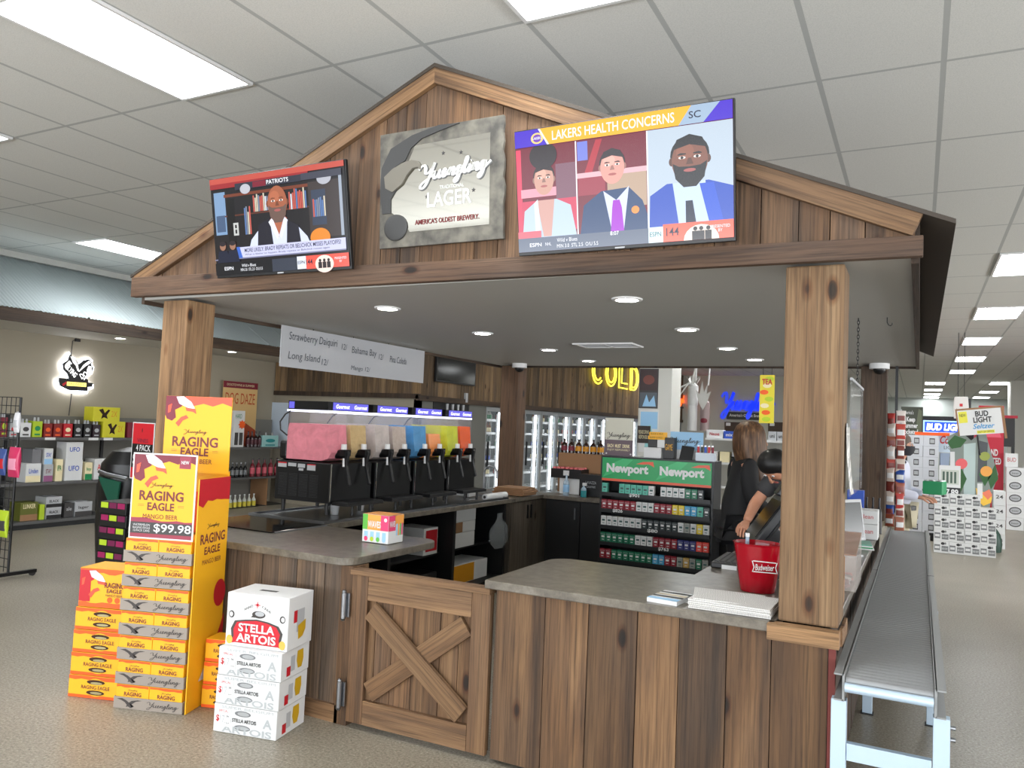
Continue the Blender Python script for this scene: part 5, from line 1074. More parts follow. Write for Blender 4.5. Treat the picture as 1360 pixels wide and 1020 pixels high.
t = thing('price_sign', 'red and black four-pack price sign between the wall shelf and the left post', 'sign', (q0.x, 4.62, q0.z), 0); p = MB().box(0, W, 0, .005, 0, H).build('card', WHITE, t)
mb = MB(); rect(mb, .008, W-.008, .008, H-.008, -.0008, 0); rect(mb, .008, W-.008, H*.20, H*.62, -.0012, 1); flat(mb, oval(W*.45, H*.86, .006, .02, 10), -.0012, 1)
for j in range(3): rect(mb, W*(.15+.27*j), W*(.33+.27*j), .012, H*.17, -.0012, (2, 3, 4)[j])
mb.build('print', [RED, BLACK, MAROON, GOLD, LGREY], p)
text('VINES', W*.5, H*.07, MAROON, p, (W*.5, -.002, H*.68), bold=.02); text('4 PACK', W*.66, H*.11, WHITE, p, (W*.55, -.002, H*.55), bold=.01); text('$ 11.99', W*.8, H*.22, WHITE, p, (W*.5, -.002, H*.34), bold=.01)
MB().tube([(W*.5, .012, 0), (W*.5, .012, -q0.z+.01)], .008).build('stand_pole', DGREY, t); MB().box(W*.5-.1, W*.5+.1, -.08, .1, -q0.z, -q0.z+.008).build('stand_base', DGREY, t)
# ------------------------------------------------------------------ second wall unit, bottles
XB = -10.15
g = thing('shelf_unit', 'grey shelf unit of bottles on the left wall beyond the left post', 'shelves', (-10.56, 8.75, 0))
zs = [at(325, 594, x=XB).z, at(325, 634, x=XB).z, at(325, 676, x=XB).z]; YLn = 1.92
MB().box(0, .03, 0, YLn, .05, 1.5).build('back_panel', SHB, g)
for z in zs: MB().box(.03, .46, 0, YLn, z-.03, z-.001).build('shelf', SHM, g)
MB().box(.05, .44, YLn-.45, YLn-.43, zs[2], zs[1]-.03).build('wood_divider', CARD, g); MB().box(.03, .44, 0, YLn, 0, max(.01, zs[2]-.032)).build('base', DARKM, g)
bt = {}
def bot(nm, lb, px, back, z, h, r, m_, cap, grp, lab):
    k = (nm, m_.name, h)
    L_ = (XB-.02-back, at(px, 600, x=XB-.06).y, z+.0005)
    if k in bt: return dup(bt[k], lb, L_)
    bt[k] = bottle(nm, lb, L_, h, r, m_, cap, grp, lab); return bt[k]
for i in range(7): bot('juice_bottle', ORD[i]+' yellow-labelled clear bottle from the left on the third bottle shelf', 304+6.2*i, .05, zs[2], .24, .036, mat('clear_bottle', (196, 200, 190), .15), WHITE, 'yellow-labelled bottles', mat('yellow_wrapper', (206, 190, 60), .5))
for i in range(5): bot('rose_bottle', ORD[i]+' red wine bottle from the left on the second bottle shelf', 337+8*i, .05, zs[1], .31, .042, mat('rose_glass', (110, 24, 36), .15), BLACK, 'red bottles on the second bottle shelf', mat('pink_label', (196, 80, 96), .5))
for i in range(5): bot('silver_bottle', ORD[i]+' dark bottle with silver label on the second bottle shelf', 305+5.6*i, .05, zs[1], .25, .036, mat('black_glass_bottle', (22, 22, 24), .12), LGREY, 'silver-labelled bottles', mat('silver_wrapper', (120, 122, 124), .4))
for i in range(4): bot('black_bottle', ORD[i]+' dark maroon bottle on the top bottle shelf, beside the white pack', 329+5*i, .05, zs[0], .27, .036, mat('maroon_glass', (44, 18, 22), .12), BLACK, 'dark bottles on the top bottle shelf', mat('maroon_label', (74, 30, 40), .5))
shelf_box('mint_pack', 'pale mint bottle pack on the top bottle shelf', (348, 370, 578, 593), XB-.02, .15, zs[0]+.0005, [mat('mint_print', (150, 196, 196), .5)], 'bottle pack', None, dk_carrier(TEAL))
def dk_star(p, W, H):
    mb = MB(); flat(mb, [(W*.75+r*math.cos(a), H*.62+r*math.sin(a)) for a, r in [(math.pi/8*i, .085 if i % 2 == 0 else .055) for i in range(16)]], -.003, 0); rect(mb, W*.12, W*.45, H*.06, H*.4, -.001, 1); rect(mb, W*.55, W*.88, H*.06, H*.4, -.001, 1); mb.build('print', [ORG, DGREY], p); text('HARD', W*.6, H*.12, GREEN, p, (W*.4, -.001, H*.85))
shelf_box('star_pack', 'white pack with an orange star on the top bottle shelf', (309, 326, 545, 593), XB-.02, .15, zs[0]+.0005, [WHITE], 'drink pack', None, dk_star)
XQ = -10.52; a, b_ = at(292, 589, x=XQ), at(343, 505, x=XQ); W, H = b_.y-a.y, at(292, 505, x=XQ).z-a.z
t = thing('wall_poster', 'tan and red beer poster standing on the left wall shelf, right of the left post', 'poster', (XQ, a.y, zs[0]+.001), R90); H += a.z-zs[0]; p = MB().box(0, W, 0, .006, 0, H).build('card', mat('poster_tan', (216, 180, 122), .5), t)
mb = MB(); rect(mb, 0, W, H*.9, H, -.001, 0); flat(mb, [(0, 0), (W, 0), (W, H*.25), (W*.7, H*.36), (W*.35, H*.28), (0, H*.3)], -.001, 1); flat(mb, oval(W*.5, H*.40, W*.14, H*.11), -.0014, 2)
mb.build('print', [MAROON, mat('poster_rust', (168, 70, 36), .5), mat('poster_sand', (190, 150, 100), .5)], p); text('DOG DAZE', W*.86, H*.17, mat('rust_lettering', (190, 76, 32), .5), p, (W*.5, -.002, H*.74)); text('DOGTOWNS & SUMMER', W*.8, H*.035, CREAM, p, (W*.5, -.002, H*.95))
a, b_ = at(348, 592, y=10.72), at(384, 535, y=10.72)
t = thing('white_board', 'plain glossy white board on the back wall behind the first slush machine', 'board', (a.x, 10.72, a.z)); MB().box(0, b_.x-a.x, 0, .01, 0, b_.z-a.z).build('board', mat('gloss_white', (206, 220, 236), .12), t)
def on_shelf(px, y): return at(px, 600, y=y).x
def front_box(name, label, px, y, zb, m_, depth=.15, cat='box', group=None, deco=None, kind=None):
    a = at(px[0], px[3], y=y); b = at(px[1], px[2], y=y); H = b.z-at(px[1], px[3], y=y).z; W = b.x-a.x
    t = thing(name, label, cat, (a.x, y, zb), 0, group); p = MB().box(0, W, 0, depth, .0005, H).build('carton', m_, t, bevel=.003)
    if deco: deco(p, W, H)
    return t
# wall television and tap board on the wall beside the coolers
a, b_ = at(581, 502, x=-7.28), at(634, 475, x=-7.28)
t = thing('wall_television', 'small switched-off black television on the dark boards above the beer taps', 'television', (-7.30, a.y, a.z-.06), R90); MB().box(0, b_.y-a.y, 0, .05, 0, .62).build('housing', BLACK, t, bevel=.004); MB().box(.02, b_.y-a.y-.02, -.002, -.0005, .03, .60).build('screen', mat('dead_screen', (10, 11, 13), .1), t)
a, b_ = at(577, 548, x=-7.36), at(626, 517, x=-7.36)
t = thing('tap_board', 'black board with four pale beer tap handles on the stone wall', 'tap board', (-7.385, a.y, a.z), R90); W, H = b_.y-a.y, at(577, 517, x=-7.36).z-a.z
MB().box(0, W, 0, .015, 0, H).build('board', BLACK, t)
for i in range(4):
    p = MB().cyl((W*(.3+.15*i), -.05, H*.1), (W*(.3+.15*i), -.05, H*.42), .018, .026, 10).build('tap_handle', LGREY, t); MB().cyl((W*(.3+.15*i), -.0, H*.1), (W*(.3+.15*i), -.07, H*.1), .012, n=8).build('tap_spout', CH, p)
MB().box(W*.8, W*.86, -.06, -.001, H*.55, H*.98).build('wall_clip', LGREY, t)
# ------------------------------------------------------------------ cooler doors and bottles
ALU = mat('aluminium_frame', (176, 180, 182), .35, .6); GLS = mat('cooler_glass', (205, 215, 220), .06, alpha=.10); LED = mat('led_tube', (240, 248, 255), .4, emit=3)
dw = .84; d0 = None
for i in range(13):
    y = 13.1+dw*i; lb = 'lit glass-fronted cooler section, '+ORD[i]+' from the beer taps'
    if d0 is None:
        d0 = thing('glass_cooler', lb, 'cooler', (-7.47, y, .05), 0, 'glass-fronted coolers')
        MB().box(0, .06, .005, .055, 0, 1.87).box(0, .06, dw-.055, dw-.005, 0, 1.87).box(0, .06, .055, dw-.055, 0, .07).box(0, .06, .055, dw-.055, 1.79, 1.87).build('frame', ALU, d0)
        MB().box(.025, .035, .055, dw-.055, .07, 1.79).build('glass', GLS, d0); MB().box(-.06, -.02, dw-.12, dw-.075, .1, 1.78).build('led_tube', LED, d0); MB().box(.062, .10, .09, .11, .7, 1.2).build('handle', DARKM, d0)
    else: dup(d0, lb, (-7.47, y, .05))
SZS = [.22, .56, .84, 1.12, 1.40, 1.66]
cs = None
for i in range(13):
    if i == 0:
        cs = thing('cooler_rack', 'white wire shelf rack behind the first cooler door from the beer taps', 'rack', (-8.25, 13.14, 0), 0, 'wire racks inside the cooler')
        for z in SZS:
            mb = MB()
            for k in range(7): mb.box(.02+.1*k, .03+.1*k, .01, .77, z-.012, z-.002)
            mb.box(.62, .63, .01, .77, z-.018, z+.03).build('wire_shelf', WHITE, cs)
        MB().box(0, .02, 0, .02, 0, 1.8).box(0, .02, .76, .78, 0, 1.8).box(.64, .66, 0, .02, 0, 1.8).box(.64, .66, .76, .78, 0, 1.8).build('rack_post', WHITE, cs)
    else: dup(cs, 'white wire shelf rack behind the '+ORD[i]+' cooler door from the beer taps', (-8.25, 13.14+dw*i, 0))
BM = []
for m_, lab in ((BROWN, WHITE), (mat('green_glass', (20, 60, 34), .12), WHITE), (BROWN, RED), (BROWN, BLUE), (mat('clear_bottle', (196, 200, 190), .15), GREEN), (BLACK, CREAM), (mat('amber_glass', (120, 66, 20), .15), CREAM)):
    mb = MB(); r, h = .036, .235
    mb.lathe([(r*.92, 0), (r, .01), (r, h*.15), (r*1.01, h*.16), (r*1.01, h*.5), (r, h*.51), (r, h*.56), (r*.4, h*.78), (r*.36, h*.98)], n=8, mats=[0, 0, 0, 1, 1, 0, 0, 0]); me = mb.mesh('cooler_bottle'); me.materials.append(m_); me.materials.append(lab); BM.append(me)
LV = ['lowest', 'second', 'third', 'fourth', 'fifth', 'top']
for i in (0, 1, 3, 4, 5, 6, 7):
    for k in range(1, 6):
        me = BM[(i*3+k*5+(i*k) % 3) % len(BM)]
        for j in range(6):
            o = link('cooler_bottle', me, None, None, (-7.68, 13.22+dw*i+.105*j, SZS[k]-.0015))
            tag(o, 'bottle on the '+LV[k]+' wire shelf behind the '+ORD[i]+' cooler door from the taps', 'bottle', 'bottles on the '+LV[k]+' shelf of cooler door '+ORD[i])
# neon signs
YN = mat('yellow_neon', (250, 236, 60), .4, emit=2.5)
t = thing('cold_sign', 'yellow neon word COLD on the boards above the coolers', 'neon sign', (-7.34, 18.25, 2.74), R90)
def letter(ch, x, W, H, e):
    a = lambda pts: [(x+p_*W, -.04, q_*H) for p_, q_ in pts]
    if ch == 'C': pts = [(.5+(.5-e)*math.cos(math.radians(v)), .5+(.5-e*.8)*math.sin(math.radians(v))) for v in range(50, 315, 12)]
    elif ch == 'O': pts = [(.5+(.5-e)*math.cos(math.radians(v)), .5+(.5-e*.8)*math.sin(math.radians(v))) for v in range(0, 361, 12)]
    elif ch == 'L': pts = [(.1+e, 1-e*.6), (.1+e, e*.6), (.95-e, e*.6)] if e < .1 else [(.1+e*1.6, .95), (.1+e*1.6, e*1.2), (.95, e*1.2)]
    else: pts = [(.08+e, e*.6), (.08+e, 1-e*.6)]+[(.45+(.5-e)*math.cos(math.radians(v)), .5+(.5-e*.6)*math.sin(math.radians(v))) for v in range(80, -91, -12)]+[(.08+e, e*.6)]
    return a(pts)
for i, ch in enumerate('COLD'):
    mb = MB()
    for e in (.0, .17): mb.tube(letter(ch, .95*i, .8, .68, e), .018, 6)
    mb.build('letter_tube', YN, t)
MB().box(-.1, 3.7, -.015, -.001, .72, .78).build('mounting_bar', MAROON, t)
a = at(903, 532, x=-7.34); t = thing('orange_neon_sign', 'small orange neon brewery script on the far cooler boards', 'neon sign', (-7.345, a.y, a.z), R90); text('Yuengling', 2.3, .42, mat('orange_neon', (240, 96, 30), .4, emit=1.5), t, (0, -.03, 0), name='neon_script', bold=.02)
MB().box(-1.2, 1.2, -.02, -.001, -.26, -.2).build('backing_bar', BROWN, t)
# poster column
YP = 14.0; a, b_ = at(846, 600, y=YP), at(877, 488, y=YP); c_ = at(890, 560, y=YP)
t = struct('column', MB().box(a.x, a.x+.62, YP, YP+.62, 0, CZ), mat('column_white', (206, 206, 200), .7))
def poster(label, px, y, m_, deco=None, dx=0, th=.006):
    a, b_ = at(px[0], px[3], y=y), at(px[1], px[2], y=y); t = thing('column_poster', label, 'poster', (a.x, y, at(px[0], px[3], y=y).z), 0, 'posters on the white column')
    W, H = b_.x-a.x, b_.z-at(px[1], px[3], y=y).z; p = MB().box(0, W, 0, th, 0, H).build('card', m_, t)
    if deco: deco(p, W, H)
def dk_p1(p, W, H):
    mb = MB(); rect(mb, W*.05, W*.95, H*.45, H*.97, -.001, 0); flat(mb, oval(W*.5, H*.72, W*.3, H*.12), -.0014, 1); rect(mb, W*.05, W*.95, H*.03, H*.4, -.001, 2); flat(mb, [(W*.2, H*.05), (W*.4, H*.35), (W*.55, H*.15), (W*.8, H*.33), (W*.9, H*.05)], -.0014, 3); mb.build('print', [mat('poster_umber', (62, 46, 48), .3), mat('poster_brick', (120, 66, 56), .3), mat('poster_steel', (84, 92, 100), .3), LBLUE], p)
def dk_p2(p, W, H):
    mb = MB(); rect(mb, W*.05, W*.95, H*.55, H*.95, -.001, 0); flat(mb, [(W*.3, H*.1), (W*.4, H*.6), (W*.6, H*.65), (W*.75, H*.4), (W*.9, H*.1)], -.0014, 1); mb.build('print', [LBLUE, mat('poster_aqua', (150, 206, 210), .3)], p)
poster('dark collage poster at the top of the white column', (848, 875, 489, 542), YP-.009, DGREY, dk_p1); poster('pale blue poster below the dark one on the white column', (848, 875, 543, 600), YP-.009, WHITE, dk_p2)
poster('small dark brown notice overlapping the pale poster on the column', (846, 864, 565, 588), YP-.018, mat('notice_brown', (48, 36, 32), .4), lambda p, W, H: text('PLEASE DRINK\nRESPONSIBLY', W*.8, H*.5, CREAM, p, (W*.5, -.001, H*.5)))
# rear wall signs
t = thing('blue_neon_sign', 'blue glowing brewery script on the far rear wall', 'neon sign', at(993, 541, y=26.96), 0); u_ = 26.96/1035*1.0
W = (at(1030, 541, y=26.9)-at(957, 541, y=26.9)).length; text('Yuengling', W, .95, mat('blue_neon', (30, 56, 200), .4, emit=.8), t, (0, -.05, .05), name='neon_script', bold=.04)
p = MB().box(-W*.38, W*.35, -.03, -.005, -.42, -.17).build('name_plate', BLACK, t); text("America's Oldest Brewery", W*.66, .13, WHITE, p, (0, -.032, -.29), bold=.02)
for i, (x0_, x1_) in enumerate(((962, 987), (1020, 1042))):
    a, b_ = at(x0_, 575, y=26.95), at(x1_, 561, y=26.95); t = thing('menu_sign', ['brown panel with a white tag under the blue sign, left of the woman', 'brown panel with a white tag, right of the hanging yellow banner'][i], 'panel', (a.x, 26.95, b_.z-.38)); p = MB().box(0, b_.x-a.x, 0, .04, 0, .38).build('board', mat('menu_brown', (64, 48, 36), .6), t); MB().box(.05, .2, -.006, -.001, .25, .35).build('tag', WHITE, p)
def hang(name, label, px, y, m_, cat, deco=None, th=.02):
    a, b_ = at(px[0], px[3], y=y), at(px[1], px[2], y=y); zb_, zt2 = at((px[0]+px[1])/2, px[3], y=y).z, at((px[0]+px[1])/2, px[2], y=y).z
    t = thing(name, label, cat, (a.x, y, zb_)); W, H = b_.x-a.x, zt2-zb_
    p = MB().box(0, W, 0, th, 0, H).build('panel', m_, t)
    MB().cyl((W*.2, th/2, H), (W*.2, th/2, CZ-zb_-.001), .006, n=6).build('hanger', DARKM, t); MB().cyl((W*.8, th/2, H), (W*.8, th/2, CZ-zb_-.001), .006, n=6).build('hanger', DARKM, t)
    if deco: deco(p, W, H)
    return t
def dk_yb(p, W, H):
    mb = MB(); r_ = random.Random(9)
    for i in range(7): flat(mb, oval(W*(.3+.4*r_.random()), H*(.08+.14*i), W*.3, H*.05, 12), -.001-.0003*i, i % 3)
    mb.build('print', [LIME, ORG, CREAM], p); text('TEA', W*.7, H*.12, RED, p, (W*.5, -.006, H*.86), bold=.03)
hang('hanging_banner', 'yellow fruit-print banner hanging over the woman at the till', (1008, 1029, 498, 562), 17.0, mat('banner_yellow', (222, 206, 50), .5), 'banner', dk_yb)
def hang_round(name, label, px, y, mk, cat):
    a, b_ = at(px[0], px[3], y=y), at(px[1], px[2], y=y); xm = (a.x+b_.x)/2; zb_ = at((px[0]+px[1])/2, px[3], y=y).z; H = at((px[0]+px[1])/2, px[2], y=y).z-zb_; r = (b_.x-a.x)/2
    t = thing(name, label, cat, (xm, y, zb_)); mk(t, r, H); MB().cyl((r*.4, 0, H*.9), (r*.7, 0, CZ-zb_-.001), .02, n=6).build('hanger', WHITE, t); return t
def mk1(t, r, H):
    MB().lathe([(r*.9, 0), (r*.9, H*.45), (r*.96, H*.47), (r, H*.8), (r*.3, H*.86)], n=18).build('inflatable_body', mat('inflatable_white', (206, 206, 206), .35), t); mb = MB()
    for i in range(5): a = i*1.25; mb.add([(r*.5*math.cos(a), r*.5*math.sin(a), H*.80), (r*1.5*math.cos(a-.3), r*1.5*math.sin(a-.3), H*.98), (r*1.2*math.cos(a+.3), r*1.2*math.sin(a+.3), H*.92)], [[0, 1, 2]])
    mb.build('ribbon', mat('ribbon_white', (200, 200, 196), .5), t)
def mk2(t, r, H):
    mb = MB(); mb.lathe([(r*.7, 0), (r*.75, H*.3), (r*.7, H*.55), (r*.3, H*.62)], n=16); mb.build('inflatable_body', mat('inflatable_grey', (150, 132, 132), .4), t)
    flat(m2 := MB(), [(-r*.7, H*.55), (-r*1.2, H*.8), (-r*.6, H*.72), (-r*.2, H*.98), (r*.1, H*.75), (r*.7, H*.95), (r*.5, H*.72), (r*1.2, H*.78), (r*.6, H*.55), (0, H*.40)], -.2); m2.build('ribbon', mat('ribbon_white', (200, 200, 196), .5), t)
    MB().ell((0, -r*.3, H*.2), (r*.6, r*.5, H*.1), n=12, k=8).build('label_print', MAROON, t)
hang_round('inflatable', 'white inflatable bottle hanging from the far ceiling, left one', (912, 928, 498, 572), 18.0, mk1, 'inflatable'); hang_round('inflatable', 'grey and maroon inflatable bottle hanging from the far ceiling, right one', (927, 946, 505, 572), 18.0, mk2, 'inflatable')
t = thing('cobweb_banner', 'thin pale ribbon garland hanging before the far boards', 'garland', at(904, 498, y=19.0)); t.location.z = CZ-.001; mb = MB()
zz = at(904, 498, y=19.0).z-CZ
mb.tube([(-.5, 0, -.001), (-.35, 0, zz-.1), (.0, 0, zz-.32), (.3, 0, zz-.15), (.45, 0, 0)], .03, 6).tube([(-.3, 0, zz-.1), (-.5, 0, zz-.35), (0, 0, zz-.5), (.2, 0, zz-.2)], .02, 6); mb.build('ribbon', mat('ribbon_white', (200, 200, 196), .5), t)
# island shelf behind the woman
YI = 11.6; a, b_ = at(936, 600, y=YI), at(1118, 600, y=YI); zt3 = at(1000, 584, y=YI).z
g = thing('island_shelf', 'pale island shelf unit behind the woman at the till', 'shelves', (a.x, YI, 0)); W = b_.x-a.x
MB().box(0, W, .3, .34, 0, zt3+.02).build('back_panel', mat('pegboard', (170, 168, 160), .7), g)
for z in (zt3, zt3-.35, zt3-.7, .12): MB().box(0, W, 0, .3, z-.03, z-.001).build('shelf', WHITE, g)
for px, m_, lb, s, tm in (((938, 960, 573, 584), WHITE, 'white and red carton at the left end of the island shelf top', 'Neuve', RED), ((961, 976, 574, 584), BLUE, 'purple-blue carton beside the white and red one on the island shelf', 'mix', WHITE), ((1020, 1031, 576, 588), LGREY, 'grey-white carton right of the woman on the island shelf top', 'uni', DGREY), ((1032, 1042, 576, 588), LGREY, 'second grey-white carton right of the woman on the island shelf top', 'uni', DGREY)):
    front_box('island_carton', lb, px, YI+.05, zt3, m_, .18, group='cartons on the island shelf', deco=dk_word(s, tm, .6, .4, .5))
for i in range(6): front_box('island_carton', ORD[i]+' pale carton from the left on the island shelf second tier', (940+16*i, 953+16*i, 588, 602), YI+.05, zt3-.35, (WHITE, CREAM, LGREY)[i % 3], .18, group='cartons on the island shelf second tier')
# ------------------------------------------------------------------ far right: beer displays
def stack(n_rows, cols, x0, y0, cw, ch, depth, name, lbf, mats, grp, deco, z0=0, skip=()):
    proto = None
    for r in range(n_rows):
        for c in range(cols):
            if (r, c) in skip: continue
            L_ = (x0+c*(cw+.002)+random.uniform(-.003, .003), y0, z0+r*(ch+.001)); lb = lbf(r, c)
            if proto is None:
                proto = thing(name, lb, 'beer carton', L_, 0, grp); p = MB().box(0, cw, 0, depth, .0005, ch).build('carton', mats, proto, bevel=.004); deco(p, cw, ch)
            else: dup(proto, lb, L_)
def dk_seltz(p, W, H):
    mb = MB(); rect(mb, W*.04, W*.42, H*.22, H*.70, -.001, 0); rect(mb, W*.08, W*.38, H*.36, H*.56, -.0014, 1); rect(mb, W*.52, W*.96, H*.15, H*.60, -.001, 0); flat(mb, oval(W*.6, H*.80, W*.13, H*.12, 10), -.001, 2); flat(mb, oval(W*.76, H*.82, W*.07, H*.10, 10), -.0014, 0); mb.build('print', [mat('seltzer_grey', (120, 122, 124), .5), WHITE, mat('seltzer_dark', (44, 44, 46), .5)], p)
    text('BUD LIGHT', W*.36, H*.14, WHITE, p, (W*.74, -.002, H*.38), bold=.02)
RN = ['bottom row', 'second row', 'third row', 'fourth row', 'top row']; CN = ['left', 'second', 'third', 'right']
q = at(1240, 735, z=0); XS, YS = .205, 13.0
stack(5, 4, XS, YS, .192, .17, .30, 'seltzer_carton', lambda r, c: 'white seltzer carton, '+CN[c]+' in the '+RN[r]+' of the stack beyond the conveyor', WHITE, 'seltzer cartons beyond the conveyor', dk_seltz, skip=((4, 3),))
ZS = 5*.171
def card(name, label, px, y, m_, cat, deco=None, tilt=0, th=.01, group=None):
    a, b_ = at(px[0], px[3], y=y), at(px[1], px[2], y=y); W = b_.x-a.x; H = b_.z-at(px[1], px[3], y=y).z
    t = thing(name, label, cat, (a.x, y, at((px[0]+px[1])/2, px[3], y=y).z), 0, group); t.rotation_euler = (0, tilt, 0)
    p = MB().box(0, W, 0, th, 0, H).build('card', m_, t)
    if deco: deco(p, W, H)
    return t
# fruit standee on top of the cartons
a, b_ = at(1252, 705, y=13.34), at(1316, 575, y=13.34)
t = thing('fruit_standee', 'seltzer standee of bottles, leaves and cut fruit behind the white cartons', 'standee', (a.x, 13.34, 0)); W = b_.x-a.x; zb_ = at(1280, 700, y=13.34).z; H = b_.z
def fu(px, py): q = at(px, py, y=13.33); return (q.x-a.x, q.z)
LEAF = mat('leaf_print', (44, 92, 44), .5); LEAF2 = mat('pale_leaf_print', (110, 150, 70), .5)
bd = [fu(*k) for k in ((1254, 705), (1258, 640), (1262, 600), (1258, 580), (1275, 572), (1290, 585), (1308, 570), (1316, 600), (1326, 630), (1316, 660), (1312, 705))]
MB().prism([(p_[0], max(p_[1], 0)) for p_ in bd], 'y', 0, .012).build('backing_board', mat('standee_grey', (128, 138, 132), .5), t); MB().box(W*.3, W*.7, .0, .012, .001, zb_+.3).build('support_leg', mat('standee_dark', (70, 76, 74), .5), t)
mb = MB(); flat(mb, [fu(*k) for k in ((1280, 590), (1296, 588), (1294, 700), (1280, 700))], -.001, 0); flat(mb, [fu(*k) for k in ((1300, 585), (1312, 588), (1310, 640), (1298, 640))], -.001, 1)
mb.build('bottle_print', [mat('frost_bottle', (176, 194, 192), .4), mat('dark_bottle_print', (66, 70, 74), .4)], t)
for k in (((1258, 588), (1268, 578), (1284, 584), (1276, 594), (1264, 596)), ((1266, 640), (1276, 620), (1284, 636), (1276, 654)), ((1312, 636), (1322, 616), (1326, 636), (1316, 650)), ((1258, 668), (1270, 650), (1278, 672), (1268, 692)), ((1300, 630), (1308, 616), (1316, 632), (1308, 646))):
    mb = MB(); flat(mb, [fu(*p_) for p_ in k], -.002, 0); mb.build('leaf_print', LEAF, t)
def fruit(nm, pts, m_, y=-.003): mb = MB(); flat(mb, [fu(*p_) for p_ in pts], y); mb.build(nm, m_, t)
def ov(px, py, rx, ry): return [(px+rx*math.cos(.4*i), py+ry*math.sin(.4*i)) for i in range(16)]
fruit('grapefruit_print', ov(1277, 616, 8, 7), mat('pink_fruit', (226, 96, 100), .45)); fruit('lime_print', ov(1308, 606, 7, 6), mat('lime_fruit', (150, 160, 70), .45)); fruit('orange_print', ov(1310, 626, 8, 7), mat('orange_fruit', (230, 160, 70), .45)); fruit('mango_print', ((1296, 648), (1318, 660), (1316, 668), (1306, 672), (1298, 664)), mat('mango_fruit', (232, 186, 60), .45), -.004); fruit('peach_print', ((1304, 655), (1314, 650), (1318, 658), (1312, 664)), mat('peach_fruit', (226, 120, 90), .45), -.0045)
fruit('can_print', ((1262, 600), (1268, 600), (1268, 622), (1262, 622)), WHITE, -.0035); fruit('can_print', ((1298, 642), (1305, 642), (1305, 662), (1298, 662)), WHITE, -.005)
def dk_bl(p, W, H):
    mb = MB(); rect(mb, W*.02, W*.22, H*.5, H*.95, -.001, 0); rect(mb, W*.4, W*.8, H*.04, H*.16, -.001, 0); mb.build('print', mat('flash_yellow', (226, 220, 70), .5), p)
    text('BUD', W*.30, H*.22, BLACK, p, (W*.56, -.002, H*.82), bold=.03); text('LIGHT', W*.42, H*.22, BLACK, p, (W*.56, -.002, H*.58), bold=.03); text('Seltzer', W*.5, H*.20, mat('seltzer_blue', (70, 150, 205), .5), p, (W*.57, -.002, H*.33), shear=.3, bold=.02); text('OUT OF OFFICE', W*.36, H*.07, BLACK, p, (W*.6, -.003, H*.10)); text('NEW', W*.14, H*.12, BLACK, p, (W*.12, -.002, H*.8))
t = card('seltzer_sign', 'tilted white seltzer sign framed in wood above the fruit standee', (1275, 1334, 546, 580), 13.25, WHITE, 'sign', dk_bl, tilt=-.12); W = (at(1334, 580, y=13.3)-at(1275, 580, y=13.3)).length; H = at(1334, 546, y=13.3).z-at(1334, 580, y=13.3).z
MB().box(-.02, W+.02, .0, .03, H, H+.025).box(W, W+.03, 0, .03, -.08, H).box(-.02, 0, 0, .03, 0, H).build('wood_frame', CARD, t); MB().cyl((W*.4, .03, 0), (W*.4, .03, -.3), .012, n=8).build('bracket', DARKM, t)
def dk_pc(p, W, H):
    mb = MB(); rect(mb, W*.08, W*.92, H*.40, H*.86, -.001, 0)
    for i in range(4): rect(mb, W*(.16+.18*i), W*(.26+.18*i), H*.44, H*.8, -.0014, 1)
    rect(mb, 0, W, 0, H*.3, -.001, 2); mb.build('print', [mat('pc_grey', (190, 196, 186), .5), mat('pc_can', (70, 92, 80), .5), BLACK], p); text('17.89', W*.7, H*.2, WHITE, p, (W*.55, -.002, H*.15), bold=.03)
card('price_card_small', 'white price card with black 17.89 strip beside the fruit standee', (1247, 1276, 618, 660), 13.2, WHITE, 'sign', dk_pc, tilt=0)
# silver can cases behind the man
def dk_sil(p, W, H):
    mb = MB(); rect(mb, W*.4, W*.75, H*.2, H*.75, -.001, 0); rect(mb, W*.44, W*.71, H*.3, H*.65, -.0014, 1); mb.build('print', [DGREY, LGREY], p)
q = at(1204, 700, y=14.4); XC = q.x; cw = (at(1246, 650, y=14.4).x-XC)/2
NB = ['bottom', 'second', 'third', 'fourth', 'fifth', 'sixth', 'seventh', 'eighth', 'topmost']
MB_p = thing('pallet', 'black plastic pallet under the silver cases', 'pallet', (XC, 14.4, 0)); mb = MB()
mb.box(0, cw*2, 0, .6, .09, .13)
for i in range(3): mb.box(.02+(cw-.06)*i, .12+(cw-.06)*i, 0, .6, 0, .09)
mb.build('deck', BLACK, MB_p)
hh = (at(1225, 578, y=14.4).z-.131)/9
stack(9, 2, XC, 14.4, cw-.002, hh-.001, .4, 'silver_case', lambda r, c: 'silver-white beer case, '+NB[r]+' from the pallet, '+('left' if c == 0 else 'right')+' column behind the man', mat('silver_case', (206, 208, 214), .4), 'silver-white cases behind the man', dk_sil, z0=.131)
plain_box('orange_tray', 'thin orange tray lying on top of the silver cases', (XC+.1, 14.45, .131+9*hh+.002), (.5, .3, .05), ORG)
q = at(1246, 690, y=14.6); x0_ = max(q.x, XC+2*cw+.03); x1_ = at(1279, 690, y=14.6).x
def dk_cr(p, W, H): text('Coors', W*.85, H*.4, RED, p, (W*.5, -.002, H*.62), shear=.3, bold=.02); text('LIGHT', W*.6, H*.16, DGREY, p, (W*.55, -.002, H*.24))
hz = at(1260, 602, y=14.6).z
stack(6, 1, x0_, 14.6, x1_-x0_, hz/6-.001, .4, 'blue_case', lambda r, c: 'blue-grey light beer case, '+NB[r]+' from the floor left of the fruit standee', mat('blue_grey_case', (150, 164, 186), .45), 'blue-grey cases', dk_sil)
card('coors_sign', 'pale blue light beer card on top of the blue-grey cases', (1246, 1277, 574, 601), 14.62, mat('pale_blue_card', (196, 212, 226), .45), 'sign', dk_cr)
